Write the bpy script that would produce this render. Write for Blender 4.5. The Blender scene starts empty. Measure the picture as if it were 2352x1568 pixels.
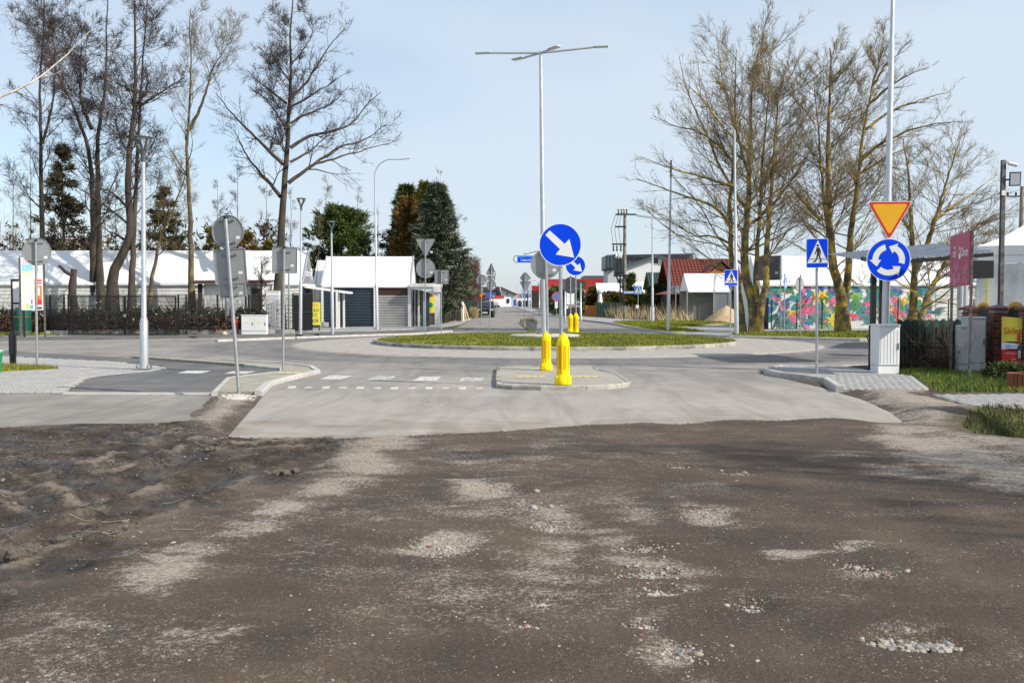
import bpy, bmesh, math, random
import numpy as np
from mathutils import Vector, Matrix

sc = bpy.context.scene
COL = sc.collection
PI = math.pi
rad = math.radians

# ------------------------------------------------------------------ camera
CAMH = 1.65
FPX, CX, CY, HOR = 2287.0, 1176.0, 784.0, 693.0
PITCH = math.atan((CY - HOR) / FPX)
cam_d = bpy.data.cameras.new('camera')
cam_d.sensor_width = 36.0
cam_d.lens = 36.0 * FPX / 2352.0
cam_d.clip_start = 0.1
cam_d.clip_end = 6000
cam = bpy.data.objects.new('camera', cam_d)
cam.location = (0, 0, CAMH)
cam.rotation_euler = (PI / 2 - PITCH, 0, 0)
COL.objects.link(cam)
sc.camera = cam

# ------------------------------------------------------------------ light
SUN_EL = rad(36)
SUN_TO = Vector((1.0, -0.52, 0)).normalized()          # horizontal direction towards the sun
SUN_DIR = Vector((SUN_TO.x * math.cos(SUN_EL), SUN_TO.y * math.cos(SUN_EL), math.sin(SUN_EL)))
world = bpy.data.worlds.new('World')
sc.world = world
world.use_nodes = True
wn, wl = world.node_tree.nodes, world.node_tree.links
wn.clear()
w_out = wn.new('ShaderNodeOutputWorld')
w_bg = wn.new('ShaderNodeBackground')
w_bg.inputs['Strength'].default_value = 0.15
sky = wn.new('ShaderNodeTexSky')
sky.sky_type = 'NISHITA'
sky.sun_disc = False
sky.sun_elevation = SUN_EL
sky.sun_rotation = math.atan2(SUN_TO.x, SUN_TO.y)
sky.altitude = 10
sky.air_density = 1.0
sky.dust_density = 1.0
sky.ozone_density = 2.0
# thin high cloud veil over the blue
w_tc = wn.new('ShaderNodeTexCoord')
w_map = wn.new('ShaderNodeMapping')
w_map.inputs['Scale'].default_value = (1.0, 1.0, 3.2)
w_map.inputs['Rotation'].default_value = (0.15, 0.35, 0.4)
w_n = wn.new('ShaderNodeTexNoise')
w_n.inputs['Scale'].default_value = 1.25
w_n.inputs['Detail'].default_value = 3
w_n.inputs['Roughness'].default_value = 0.5
w_n.inputs['Distortion'].default_value = 0.4
w_r = wn.new('ShaderNodeMapRange')
w_r.inputs['From Min'].default_value = 0.38
w_r.inputs['From Max'].default_value = 0.62
w_r.inputs['To Min'].default_value = 0.40
w_r.inputs['To Max'].default_value = 0.92
w_mix = wn.new('ShaderNodeMix')
w_mix.data_type = 'RGBA'
w_mix.inputs['B'].default_value = (4.05, 4.65, 5.3, 1)
wl.new(w_tc.outputs['Generated'], w_map.inputs['Vector'])
wl.new(w_map.outputs['Vector'], w_n.inputs['Vector'])
wl.new(w_n.outputs['Fac'], w_r.inputs['Value'])
wl.new(w_r.outputs['Result'], w_mix.inputs['Factor'])
wl.new(sky.outputs['Color'], w_mix.inputs['A'])
wl.new(w_mix.outputs['Result'], w_bg.inputs['Color'])
wl.new(w_bg.outputs['Background'], w_out.inputs['Surface'])

sun_d = bpy.data.lights.new('sun', 'SUN')
sun_d.energy = 4.8
sun_d.angle = rad(0.55)
sun_d.color = (1.0, 0.93, 0.82)
sun = bpy.data.objects.new('sun', sun_d)
sun.rotation_euler = (-SUN_DIR).to_track_quat('-Z', 'Y').to_euler()
sun.location = (30, -20, 40)
COL.objects.link(sun)

sc.view_settings.view_transform = 'Standard'
sc.view_settings.look = 'None'
sc.view_settings.exposure = 0.22
sc.view_settings.gamma = 1.0
sc.render.engine = 'CYCLES'
sc.cycles.max_bounces = 6
sc.cycles.diffuse_bounces = 3
sc.cycles.use_denoising = True

# ------------------------------------------------------------------ photo measuring helpers
_f = np.array((0, math.cos(PITCH), -math.sin(PITCH)))
_u = np.array((0, math.sin(PITCH), math.cos(PITCH)))
def ray(u, v):
    return np.array((1, 0, 0)) * ((u - CX) / FPX) - _u * ((v - CY) / FPX) + _f
def G(u, v, z=0.0):                       # ground point seen at a pixel
    d = ray(u, v); t = (z - CAMH) / d[2]
    return Vector((d[0] * t, d[1] * t, z))
def W(u, v, Y):                           # point at a distance
    d = ray(u, v); t = Y / d[1]
    return Vector((d[0] * t, Y, CAMH + d[2] * t))
def XZ(u, v, Y):
    p = W(u, v, Y); return p.x, p.z
def GP(pts, z=0.0):
    return [tuple(G(u, v, z)[:2]) for u, v in pts]

# ------------------------------------------------------------------ mesh builder
class MB:
    def __init__(s):
        s.v = []; s.f = []; s.m = []
    def add(s, vs, fs, m=0):
        o = len(s.v); s.v.extend([tuple(p) for p in vs])
        s.f.extend([tuple(i + o for i in f) for f in fs]); s.m.extend([m] * len(fs)); return s
    def box(s, c, d, rz=0.0, m=0, rx=0.0, ry=0.0):
        x, y, z = d[0] / 2, d[1] / 2, d[2] / 2
        vs = [Vector(p) for p in ((-x,-y,-z),(x,-y,-z),(x,y,-z),(-x,y,-z),(-x,-y,z),(x,-y,z),(x,y,z),(-x,y,z))]
        R = Matrix.Rotation(rz, 3, 'Z') @ Matrix.Rotation(ry, 3, 'Y') @ Matrix.Rotation(rx, 3, 'X')
        c = Vector(c)
        return s.add([R @ p + c for p in vs], [(0,3,2,1),(4,5,6,7),(0,1,5,4),(1,2,6,5),(2,3,7,6),(3,0,4,7)], m)
    def bar(s, a, b, w, h=None, m=0):          # square bar between two points
        a, b = Vector(a), Vector(b); h = h or w
        t = (b - a).normalized(); ref = Vector((0,0,1)) if abs(t.z) < .95 else Vector((1,0,0))
        e1 = t.cross(ref).normalized() * w / 2; e2 = e1.cross(t).normalized() * h / 2
        vs = [p + i * e1 + j * e2 for p in (a, b) for i, j in ((-1,-1),(1,-1),(1,1),(-1,1))]
        return s.add(vs, [(0,3,2,1),(4,5,6,7),(0,1,5,4),(1,2,6,5),(2,3,7,6),(3,0,4,7)], m)
    def tube(s, pts, rs, n=8, m=0, cap=True):
        pts = [Vector(p) for p in pts]
        if not hasattr(rs, '__len__'): rs = [rs] * len(pts)
        o = len(s.v); ref = None
        for i, p in enumerate(pts):
            t = (pts[min(i + 1, len(pts) - 1)] - pts[max(i - 1, 0)])
            t = t.normalized() if t.length > 1e-9 else Vector((0,0,1))
            if ref is None: ref = Vector((0,0,1)) if abs(t.z) < .9 else Vector((1,0,0))
            e1 = ref - t * ref.dot(t); e1.normalize(); ref = e1; e2 = t.cross(e1)
            for k in range(n):
                a = 2 * PI * k / n
                s.v.append(tuple(p + (e1 * math.cos(a) + e2 * math.sin(a)) * rs[i]))
        for i in range(len(pts) - 1):
            for k in range(n):
                k2 = (k + 1) % n
                s.f.append((o+i*n+k, o+i*n+k2, o+(i+1)*n+k2, o+(i+1)*n+k)); s.m.append(m)
        if cap:
            s.f.append(tuple(o + k for k in range(n))[::-1]); s.m.append(m)
            e = o + (len(pts) - 1) * n
            s.f.append(tuple(e + k for k in range(n))); s.m.append(m)
        return s
    def cyl(s, a, b, r, r2=None, n=12, m=0):
        return s.tube([a, b], [r, r if r2 is None else r2], n, m)
    def lathe(s, prof, n=20, m=0, c=(0, 0, 0), rot=0.0):     # prof = [(r,z)...]
        o = len(s.v); c = Vector(c)
        for r, z in prof:
            for k in range(n):
                a = 2 * PI * (k + rot) / n
                s.v.append((c.x + r * math.cos(a), c.y + r * math.sin(a), c.z + z))
        for i in range(len(prof) - 1):
            for k in range(n):
                k2 = (k + 1) % n
                s.f.append((o+i*n+k, o+i*n+k2, o+(i+1)*n+k2, o+(i+1)*n+k)); s.m.append(m)
        s.f.append(tuple(o + k for k in range(n))[::-1]); s.m.append(m)
        e = o + (len(prof) - 1) * n
        s.f.append(tuple(e + k for k in range(n))); s.m.append(m)
        return s
    def prism(s, poly, z0, z1, m=0, side=True, bottom=True):          # vertical extrusion of an xy polygon
        n = len(poly)
        ar = sum(poly[i][0]*poly[(i+1)%n][1]-poly[(i+1)%n][0]*poly[i][1] for i in range(n))
        if ar < 0: poly = poly[::-1]
        vs = [(x, y, z0) for x, y in poly] + [(x, y, z1) for x, y in poly]
        fs = [tuple(range(n, 2 * n))]
        if bottom: fs.append(tuple(range(n))[::-1])
        if side: fs += [(i, (i+1) % n, n + (i+1) % n, n + i) for i in range(n)]
        return s.add(vs, fs, m)
    def plate(s, poly, y0, y1, m=0):           # xz polygon extruded along y (y0 = camera side)
        n = len(poly)
        ar = sum(poly[i][0]*poly[(i+1)%n][1]-poly[(i+1)%n][0]*poly[i][1] for i in range(n))
        if ar < 0: poly = poly[::-1]
        vs = [(x, y0, z) for x, z in poly] + [(x, y1, z) for x, z in poly]
        fs = [tuple(range(n)), tuple(range(n, 2*n))[::-1]] + [((i+1) % n, i, n + i, n + (i+1) % n) for i in range(n)]
        return s.add(vs, fs, m)
    def quad(s, a, b, c, d, m=0):
        return s.add([a, b, c, d], [(0, 1, 2, 3)], m)
    def mesh(s, name):
        me = bpy.data.meshes.new(name); me.from_pydata(s.v, [], s.f); return me
    def obj(s, name, mats, parent=None, smooth=False, bevel=0.0, loc=None, rz=0.0):
        me = s.mesh(name)
        if not isinstance(mats, (list, tuple)): mats = [mats]
        for mt in mats: me.materials.append(mt)
        if len(mats) > 1: me.polygons.foreach_set('material_index', s.m)
        if smooth:
            me.polygons.foreach_set('use_smooth', [True] * len(me.polygons))
            me.update()
            try: me.set_sharp_from_angle(angle=rad(40))
            except Exception: pass
        me.validate(); me.update()
        return link(name, me, parent, bevel, loc, rz)

def link(name, me, parent=None, bevel=0.0, loc=None, rz=0.0):
    o = bpy.data.objects.new(name, me); COL.objects.link(o)
    if parent is not None: o.parent = parent
    if loc is not None: o.location = loc
    if rz: o.rotation_euler.z = rz
    if bevel:
        b = o.modifiers.new('bevel', 'BEVEL'); b.width = bevel; b.segments = 2; b.limit_method = 'ANGLE'; b.angle_limit = rad(40)
    return o
def tag(o, label=None, cat=None, group=None, kind=None):
    if label: o['label'] = label
    if cat: o['category'] = cat
    if group: o['group'] = group
    if kind: o['kind'] = kind
    return o
def thing(name, label, cat, loc=(0, 0, 0), rz=0.0, group=None):
    o = bpy.data.objects.new(name, None); o.empty_display_size = .2; COL.objects.link(o)
    o.location = loc; o.rotation_euler = (0, 0, rz)
    return tag(o, label, cat, group)
def copy_tree(o, parent=None):
    c = o.copy(); COL.objects.link(c); c.parent = parent
    for ch in o.children: copy_tree(ch, c)
    return c
def text(name, body, size, mt, parent, loc, rot=(PI/2, 0, 0), align='CENTER', ext=0.001, sx=1.0, shear=0.0):
    cu = bpy.data.curves.new(name, 'FONT'); cu.body = body; cu.size = size; cu.align_x = align; cu.align_y = 'CENTER'
    cu.extrude = ext; cu.shear = shear; cu.resolution_u = 3; cu.materials.append(mt)
    tmp = bpy.data.objects.new(name, cu); COL.objects.link(tmp)
    bpy.context.view_layer.update()
    me = bpy.data.meshes.new_from_object(tmp.evaluated_get(bpy.context.evaluated_depsgraph_get()))
    bpy.data.objects.remove(tmp); bpy.data.curves.remove(cu)
    o = link(name, me, parent); o.location = loc; o.rotation_euler = rot; o.scale = (sx, 1, 1); return o
def circ(r, n=40, cx=0.0, cz=0.0, a0=0.0):
    return [(cx + r * math.cos(a0 + 2*PI*k/n), cz + r * math.sin(a0 + 2*PI*k/n)) for k in range(n)]
def rrect(w, h, r, cx=0.0, cz=0.0, n=4):
    out = []
    for qx, qz, a in ((1,1,0),(-1,1,PI/2),(-1,-1,PI),(1,-1,1.5*PI)):
        for k in range(n + 1):
            b = a + PI/2*k/n
            out.append((cx + qx*(w/2-r) + r*math.cos(b), cz + qz*(h/2-r) + r*math.sin(b)))
    return out
def round_poly(pts, r, n=4):
    out = []; m = len(pts)
    for i in range(m):
        p = Vector(pts[i]); a = Vector(pts[i-1]); b = Vector(pts[(i+1) % m])
        d1 = (a-p).normalized(); d2 = (b-p).normalized()
        half = math.acos(max(-1, min(1, d1.dot(d2)))) / 2; L = r / math.tan(half)
        p1 = p + d1*L; p2 = p + d2*L
        for k in range(n+1):
            t = k/n; q = (1-t)*(1-t)*p1 + 2*t*(1-t)*p + t*t*p2; out.append((q.x, q.y))
    return out

# ------------------------------------------------------------------ materials
def srgb(r, g, b):
    f = lambda c: c/12.92 if c <= .04045 else ((c+.055)/1.055)**2.4
    return (f(r/255), f(g/255), f(b/255))
def nodes(m):
    return m.node_tree.nodes, m.node_tree.links
def mat(name, col, rough=.6, metal=0.0, var=.12, scale=4.0, bump=0.0, bscale=40.0, spec=.5, col2=None, lo=.35, hi=.65, stretch=None, detail=4):
    m = bpy.data.materials.new(name); m.use_nodes = True
    n, l = nodes(m); b = n['Principled BSDF']
    b.inputs['Roughness'].default_value = rough; b.inputs['Metallic'].default_value = metal
    b.inputs['Specular IOR Level'].default_value = spec
    tc = n.new('ShaderNodeTexCoord'); vec = tc.outputs['Object']
    if stretch:
        mp = n.new('ShaderNodeMapping'); mp.inputs['Scale'].default_value = stretch
        l.new(vec, mp.inputs['Vector']); vec = mp.outputs['Vector']
    nz = n.new('ShaderNodeTexNoise'); nz.inputs['Scale'].default_value = scale; nz.inputs['Detail'].default_value = detail
    nz.inputs['Roughness'].default_value = .6
    l.new(vec, nz.inputs['Vector'])
    cr = n.new('ShaderNodeValToRGB'); e = cr.color_ramp.elements
    c1 = tuple(c * (1 - var) for c in col); c2 = col2 if col2 else tuple(min(1, c * (1 + var)) for c in col)
    e[0].position = lo; e[0].color = (*c1, 1); e[1].position = hi; e[1].color = (*c2, 1)
    l.new(nz.outputs['Fac'], cr.inputs['Fac']); l.new(cr.outputs['Color'], b.inputs['Base Color'])
    if bump:
        nb = n.new('ShaderNodeTexNoise'); nb.inputs['Scale'].default_value = bscale; nb.inputs['Detail'].default_value = 3
        l.new(vec, nb.inputs['Vector'])
        bp = n.new('ShaderNodeBump'); bp.inputs['Strength'].default_value = bump; bp.inputs['Distance'].default_value = .02
        l.new(nb.outputs['Fac'], bp.inputs['Height']); l.new(bp.outputs['Normal'], b.inputs['Normal'])
    return m

M = {}
M['galv'] = mat('galvanised_steel', (.42, .44, .46), .42, .75, .12, 9, .08, 60)
M['galv_light'] = mat('new_galvanised_mast', (.55, .57, .60), .40, .55, .08, 6)
M['sign_back'] = mat('grey_sign_back', (.30, .31, .315), .55, .1, .05, 3)
M['sign_back_dark'] = mat('dark_grey_sign_back', (.13, .135, .14), .55, .1, .06, 3)  # sign_back darkened; shade on backs turned from the sun is painted in
M['sign_white'] = mat('sign_white_film', (.82, .83, .83), .45, 0, .02, 3)
M['sign_blue'] = mat('sign_blue_film', (.0, .06, .80), .5, 0, .06, 2, spec=.15)
M['sign_lightblue'] = mat('faded_blue_film', (.03, .25, .72), .4, 0, .06, 2)
M['sign_red'] = mat('sign_red_film', (.62, .03, .02), .4, 0, .06, 2)
M['sign_amber'] = mat('sign_amber_film', (.85, .42, .01), .42, 0, .05, 2)
M['sign_orange'] = mat('sign_orange_film', (.85, .22, .01), .4, 0, .05, 2)
M['black'] = mat('black_film', (.012, .012, .013), .5, 0, .1, 3)
M['sticker'] = mat('white_sticker', (.8, .8, .8), .5, 0, .04, 30)
M['yellow_plastic'] = mat('yellow_plastic', (.95, .69, .008), .55, 0, .09, 5, .05, 30, detail=8, spec=.15)
M['orange_strip'] = mat('orange_reflector', (.72, .36, .004), .5, 0, .06, 40, spec=.15)
M['black_metal'] = mat('black_powder_coat', (.018, .019, .021), .45, .2, .12, 5)
M['anthracite'] = mat('anthracite_lamp_paint', (.10, .115, .125), .4, .3, .08, 5)
M['tent_white'] = mat('white_tent_pvc', (.80, .81, .82), .5, 0, .035, .7, .04, 2)
M['tent_stain'] = mat('mildewed_tent_pvc', (.62, .62, .57), .55, 0, .28, 1.4, .05, 3, col2=(.80,.81,.80), lo=.3, hi=.55, stretch=(1, 1, .45), detail=8)
M['white_paint'] = mat('white_painted_board', (.76, .75, .72), .6, 0, .07, 3)
M['white_grp'] = mat('white_grp_cabinet', (.72, .73, .735), .5, 0, .03, 2)
M['grey_grp'] = mat('grey_grp_cabinet', (.47, .49, .51), .5, 0, .05, 3)
M['concrete'] = mat('concrete', (.42, .41, .385), .85, 0, .18, 5, .2, 50)
M['kerb'] = mat('kerb_concrete', (.44, .425, .395), .85, 0, .16, 3, .15, 60)
M['kerb_light'] = mat('new_kerb_concrete', (.56, .54, .50), .85, 0, .12, 3, .15, 60)
M['kerb_dirty'] = mat('stained_kerb_concrete', (.20, .19, .17), .9, 0, .3, 2.2, .25, 60, col2=(.42, .40, .355), lo=.35, hi=.62, detail=8)
M['glass'] = mat('dark_window_glass', (.03, .036, .042), .1, 0, .2, 2, spec=.35)
M['lens'] = mat('lamp_lens', (.75, .76, .78), .2, 0, .05, 20)
M['road_paint'] = mat('worn_road_paint', (.50, .48, .44), .75, 0, .5, 9, .1, 60, col2=(.56,.545,.51), lo=.32, hi=.52, detail=9)
M['navy_shutter'] = mat('navy_shutter', (.040, .058, .082), .4, .25, .08, 2)
M['brown_shutter'] = mat('maroon_panel', (.075, .026, .022), .5, .1, .08, 3)
M['grey_shutter'] = mat('grey_shutter', (.36, .355, .345), .45, .25, .08, 1.5, stretch=(1,1,.3))
M['brick'] = mat('clinker_brick', (.16, .036, .022), .55, 0, .35, 5, .15, 60)
M['brick_dark'] = mat('dark_clinker_brick', (.05, .022, .02), .5, 0, .3, 5, .15, 60)
M['mortar'] = mat('pale_mortar', (.45, .43, .41), .9, 0, .12, 8)
M['gold'] = mat('gold_paint', (.42, .27, .045), .35, .6, .2, 20)
M['rust'] = mat('rusty_steel', (.10, .075, .06), .75, .2, .4, 6, .1, 40, col2=(.17, .165, .16))
M['wood_brown'] = mat('brown_stained_wood', (.22, .065, .028), .6, 0, .25, 3, .1, 30, stretch=(4, 4, .5))
M['wood_dark'] = mat('dark_weathered_wood', (.035, .026, .02), .8, 0, .3, 3, .1, 30)
M['wood_light'] = mat('raw_timber', (.45, .32, .18), .7, 0, .15, 4)
M['wood_orange'] = mat('orange_varnished_wood', (.48, .17, .025), .5, 0, .15, 4, stretch=(1, 1, 5))
M['green_bin'] = mat('green_bin_plastic', (.008, .085, .055), .35, 0, .06, 4)
M['green_bright'] = mat('bright_green_plastic', (.01, .27, .10), .4, 0, .06, 4)
M['green_mesh'] = mat('green_shade_net', (.012, .045, .035), .9, 0, .3, 8)
M['red_paint'] = mat('red_paint', (.5, .05, .03), .45, 0, .1, 5)
M['corrugated'] = mat('bare_corrugated_steel', (.36, .38, .41), .35, .75, .25, 2)
M['car_black'] = mat('black_car_paint', (.006, .006, .007), .25, 0, .05, 3, spec=.25)
M['tyre'] = mat('tyre_rubber', (.02, .02, .02), .85, 0, .1, 20)
M['plate_white'] = mat('number_plate', (.7, .7, .7), .5, 0, .02, 5)
M['headlight'] = mat('headlight_glass', (.7, .72, .75), .1, 0, .05, 30)
M['sand'] = mat('heaped_sand', (.44, .32, .19), .95, 0, .18, 5, .3, 30)
M['dry_grass'] = mat('dry_grass_straw', (.40, .30, .15), .8, 0, .25, 3)
M['grass'] = mat('spring_grass', (.11, .215, .018), .8, 0, .3, .7, col2=(.34, .32, .045), lo=.40, hi=.66, spec=.1)
M['grass_far'] = mat('verge_grass', (.14, .175, .022), .8, 0, .3, 1.2, col2=(.29, .26, .05), spec=.1)
M['turf'] = mat('turf_soil', (.13, .16, .020), .95, 0, .3, 1.5, .4, 40, col2=(.30, .26, .05), spec=.1)
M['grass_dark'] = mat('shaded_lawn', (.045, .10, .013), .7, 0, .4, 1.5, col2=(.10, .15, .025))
M['roof_red'] = mat('red_roof_tile', (.16, .032, .021), .6, 0, .2, 1.3)
M['roof_green'] = mat('green_roof_tile', (.035, .075, .055), .5, 0, .15, 1.3)
M['roof_dark'] = mat('brown_roof_tile', (.055, .036, .036), .6, 0, .15, 1.0)
M['roof_metal'] = mat('anthracite_roof_metal', (.095, .11, .13), .45, .3, .12, 1.0)
M['render_white'] = mat('white_house_render', (.72, .72, .73), .8, 0, .03, 2, .05, 50)
M['render_grey'] = mat('pale_grey_render', (.50, .53, .57), .8, 0, .03, 2)
M['red_cladding'] = mat('red_cladding', (.34, .025, .025), .5, 0, .1, 1)
M['log'] = mat('dark_log_wall', (.04, .016, .009), .7, 0, .3, 3, stretch=(1, 1, 6))
M['banner_grey'] = mat('grey_banner_cloth', (.16, .165, .18), .6, 0, .15, 2)
M['yellow_board'] = mat('yellow_board', (.80, .72, .08), .55, 0, .04, 3)
M['blue_banner'] = mat('blue_banner', (.04, .085, .42), .55, 0, .1, 3)
M['pole_concrete'] = mat('utility_pole_concrete', (.22, .205, .18), .9, 0, .2, 2, .1, 40)
M['ceramic'] = mat('brown_ceramic', (.02, .018, .018), .3, 0, .1, 5)
M['bark_alder'] = mat('alder_bark', (.052, .042, .034), .95, 0, .35, 3, .5, 30, col2=(.085, .068, .05), stretch=(1, 1, .3))
M['twig_alder'] = mat('alder_twig', (.058, .041, .034), .9, 0, .3, 1)
M['bark_lime'] = mat('lichen_covered_bark', (.135, .112, .085), .95, 0, .3, 2.6, .7, 22, col2=(.40, .275, .045), lo=.43, hi=.60, detail=9)
M['twig_lime'] = mat('olive_brown_twig', (.19, .135, .075), .9, 0, .3, .6, col2=(.27, .21, .09))
M['bark_ash'] = mat('yellowish_bark', (.10, .082, .052), .95, 0, .25, 1.5, .3, 25, col2=(.20, .155, .05), lo=.45, hi=.68)
M['bark_birch'] = mat('birch_bark', (.55, .50, .44), .8, 0, .25, 4)
M['twig_birch'] = mat('birch_twig', (.10, .062, .048), .9, 0, .25, 1)
M['needle_dark'] = mat('dark_pine_needles', (.045, .075, .02), .8, 0, .35, .9, col2=(.11, .145, .036), spec=.2)
M['needle_blue'] = mat('blue_spruce_needles', (.068, .095, .058), .8, 0, .35, 1.2, col2=(.155, .175, .112), spec=.2)
M['needle_brown'] = mat('browning_thuja', (.13, .075, .018), .85, 0, .45, 1.0, col2=(.25, .145, .035), spec=.2)
M['needle_yellow'] = mat('yellow_green_thuja', (.10, .095, .016), .85, 0, .4, 1.0, col2=(.19, .16, .03), spec=.2)
M['needle_far'] = mat('dark_spruce_needles', (.035, .036, .020), .85, 0, .4, .9, col2=(.07, .062, .03), spec=.2)
M['bramble'] = mat('bramble_leaves', (.022, .034, .012), .7, 0, .4, 2, col2=(.07, .065, .03))
M['bramble_red'] = mat('dead_bramble', (.10, .05, .028), .85, 0, .3, 2)
M['blossom'] = mat('white_blossom', (.7, .7, .62), .8, 0, .1, 4)
M['bush_red'] = mat('reddish_bare_twigs', (.11, .055, .042), .9, 0, .3, 1)
# ------------------------------------------------------------------ noise helpers
def vnoise(x, y, seed=0):
    xi = np.floor(x).astype(np.int64); yi = np.floor(y).astype(np.int64)
    fx = x - xi; fy = y - yi
    fx = fx*fx*fx*(fx*(fx*6-15)+10); fy = fy*fy*fy*(fy*(fy*6-15)+10)
    def h(a, b):
        n = (a*374761393 + b*668265263 + seed*974634777) & 0xffffffff
        n = ((n ^ (n >> 13)) * 1274126177) & 0xffffffff
        return ((n ^ (n >> 16)) & 0xffff) / 65535.0
    return (h(xi,yi)*(1-fx)+h(xi+1,yi)*fx)*(1-fy) + (h(xi,yi+1)*(1-fx)+h(xi+1,yi+1)*fx)*fy
def fbm(x, y, o=4, seed=0, g=.5):
    s = 0; a = 1.0; t = 0
    for k in range(o):
        s = s + a*vnoise(x*2**k + 17.3*k, y*2**k - 9.1*k, seed+k); t += a; a *= g
    return s / t
def sdist(X, Y, poly):                       # negative inside
    d = np.full(X.shape, 1e9); ins = np.zeros(X.shape, bool); n = len(poly)
    for i in range(n):
        ax, ay = poly[i]; bx, by = poly[(i+1) % n]
        ex, ey = bx-ax, by-ay
        t = np.clip(((X-ax)*ex+(Y-ay)*ey)/(ex*ex+ey*ey+1e-12), 0, 1)
        d = np.minimum(d, (X-ax-t*ex)**2+(Y-ay-t*ey)**2)
        c = ((ay > Y) != (by > Y)) & (X < (bx-ax)*(Y-ay)/(by-ay+1e-12)+ax)
        ins ^= c
    d = np.sqrt(d); return np.where(ins, -d, d)
def pdist(X, Y, line):                       # signed distance to a polyline (sign = side), only near it
    d = np.full(X.shape, 1e9); sg = np.zeros(X.shape)
    for i in range(len(line)-1):
        ax, ay = line[i]; bx, by = line[i+1]; ex, ey = bx-ax, by-ay
        t = np.clip(((X-ax)*ex+(Y-ay)*ey)/(ex*ex+ey*ey), 0, 1)
        dx = X-ax-t*ex; dy = Y-ay-t*ey; q = np.sqrt(dx*dx+dy*dy)
        b = q < d; d = np.where(b, q, d); sg = np.where(b, np.sign(ex*dy-ey*dx), sg)
    return d, sg
def sstep(a, b, x):
    t = np.clip((x-a)/(b-a), 0, 1); return t*t*(3-2*t)

# ------------------------------------------------------------------ plan of the place (traced on the ground plane)
ROUND_C = (1.68, 39.05); R_ISLAND, R_APRON = 7.07, 10.1
near_edge = [(508,1008),(560,1009),(620,1010),(700,1011),(780,1011),(850,1008),(930,1004),(1010,1000),(1090,997),(1150,993),(1200,990),
             (1250,986),(1300,981),(1340,979),(1400,977),(1450,974),(1500,974),(1545,977),(1590,974),(1620,969),(1660,967),(1700,967),
             (1750,969),(1800,968),(1850,964),(1890,962),(1940,963),(1985,968),(2030,975)]
road_px = near_edge + [(2075,972),(2040,945),(1975,917),(1925,903),(1895,893),(1760,862),(1745,855),(1985,842),(2400,838),(3400,822),
           (3400,777),(2400,784),(1975,784),(1680,776),(1560,771),(1500,763),(1440,753),(1400,745),(1330,737),(1292,731),(1222,720),(1172,702.5),
           (1163,697.2),(1154,697.2),(1135,705),(1105,720),(1078,738),(1050,752),(1005,767),(700,772),(560,775),(400,778),(140,782),(0,784),(-600,776),(-600,806),(0,811),
           (300,824),(480,834),(600,842),(650,862),(605,911)]
ROAD = GP(road_px)
LOT = GP([(-500,907),(487,907),(470,935),(440,962),(400,972),(330,976),(180,978),(60,985),(-60,990),(-500,1010)])
PATH = GP([(-500,786),(0,806),(300,824),(480,838),(640,852),(640,859),(590,866),(520,878),(490,905.5),(150,905.5),(205,870),(240,864),(345,854.5),(384,848),(375,843),(250,830),(0,818),(-500,793)])
PAVE_L = GP([(-500,795),(0,819),(250,831),(372,844),(384,848),(343,855),(238,865),(203,868.5),(147,905),(-500,905)])
ISLE_L = GP([(487,909),(520,874.5),(590,865.5),(641,859),(640,851.5),(560,843),(480,837),(300,824),(300,822),(480,832),(560,836.5),(650,841),(723,849),(738,857),(698,867),(660,876),(625,887),(603,909)])
ISLE_C = GP([(1141,850),(1137,880),(1140,893),(1176,896),(1240,898),(1301,898),(1370,896.5),(1416,893.5),(1445,890),(1450,886),(1421,867),(1376,857),(1364,848)])
PAVE_R = GP([(1752,857),(1764,850),(1790,846),(1924,846),(1975,851),(2018,860),(2055,864),(2099,870),(2137,899),(2127,903),(1919,902),(1890,880),(1790,866)])
PATH_R = GP([(2134,911),(2500,908),(2900,906),(2900,934),(2500,934),(2360,932),(2222,938)])
VERGE_R = GP([(2045,858),(2200,852),(2500,848),(2900,846),(2900,905),(2500,907),(2352,906),(2164,908.5),(2140,899),(2101,869),(2060,864.5)])
DITCH = GP([(2262,938),(2352,931),(2700,925),(3200,920),(3200,1060),(2700,1040),(2352,1019),(2245,1011),(2205,990),(2225,955)])
MUD = GP([(-500,990),(0,988),(120,985),(300,980),(430,977),(500,962),(480,1000),(510,1014),(640,1016),(800,1015),(830,1025),(720,1075),(640,1110),
          (560,1150),(450,1200),(350,1240),(300,1290),(130,1375),(0,1420),(-500,1560)])
SAND_R = GP([(1925,903),(2127,904),(2134,911),(2222,938),(2262,945),(2205,990),(2240,1012),(2400,1022),(2900,1060),(2900,1180),(2352,1120),(2200,1060),(2080,1000),(2030,960),(1975,925)])
GAP_L = GP([(487,909),(603,909),(508,1008),(440,985),(400,974),(470,935)])

# ------------------------------------------------------------------ ground sheet
def axis(lo, hi, step, far, grow=1.18):
    a = list(np.arange(lo, hi + 1e-6, step)); s = step; p = hi; up = []
    while p < far: s *= grow; p += s; up.append(p)
    s = step; p = lo; dn = []
    while p > -far: s *= grow; p -= s; dn.append(p)
    return np.array(dn[::-1] + a + up)
def steps(segs):
    out = [segs[0][0]]
    for a, b, s in segs: out += list(a+(b-a)*np.arange(1, int(round((b-a)/s))+1)/int(round((b-a)/s)))
    return np.array(out)
gx = steps([(-12.4, -8.4, .08), (-8.4, -1.0, .0285), (-1.0, 12.4, .075)])
_up = []; _s = .065; _p = 12.4
while _p < 2500: _s *= 1.18; _p += _s; _up.append(_p)
_dn = []; _s = .06; _p = -12.4
while _p > -2500: _s *= 1.18; _p -= _s; _dn.append(_p)
gx = np.r_[_dn[::-1], gx, _up]
yy = list(steps([(2.4, 5.4, .045), (5.4, 15.4, .034), (15.4, 24, .13)]))
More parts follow.
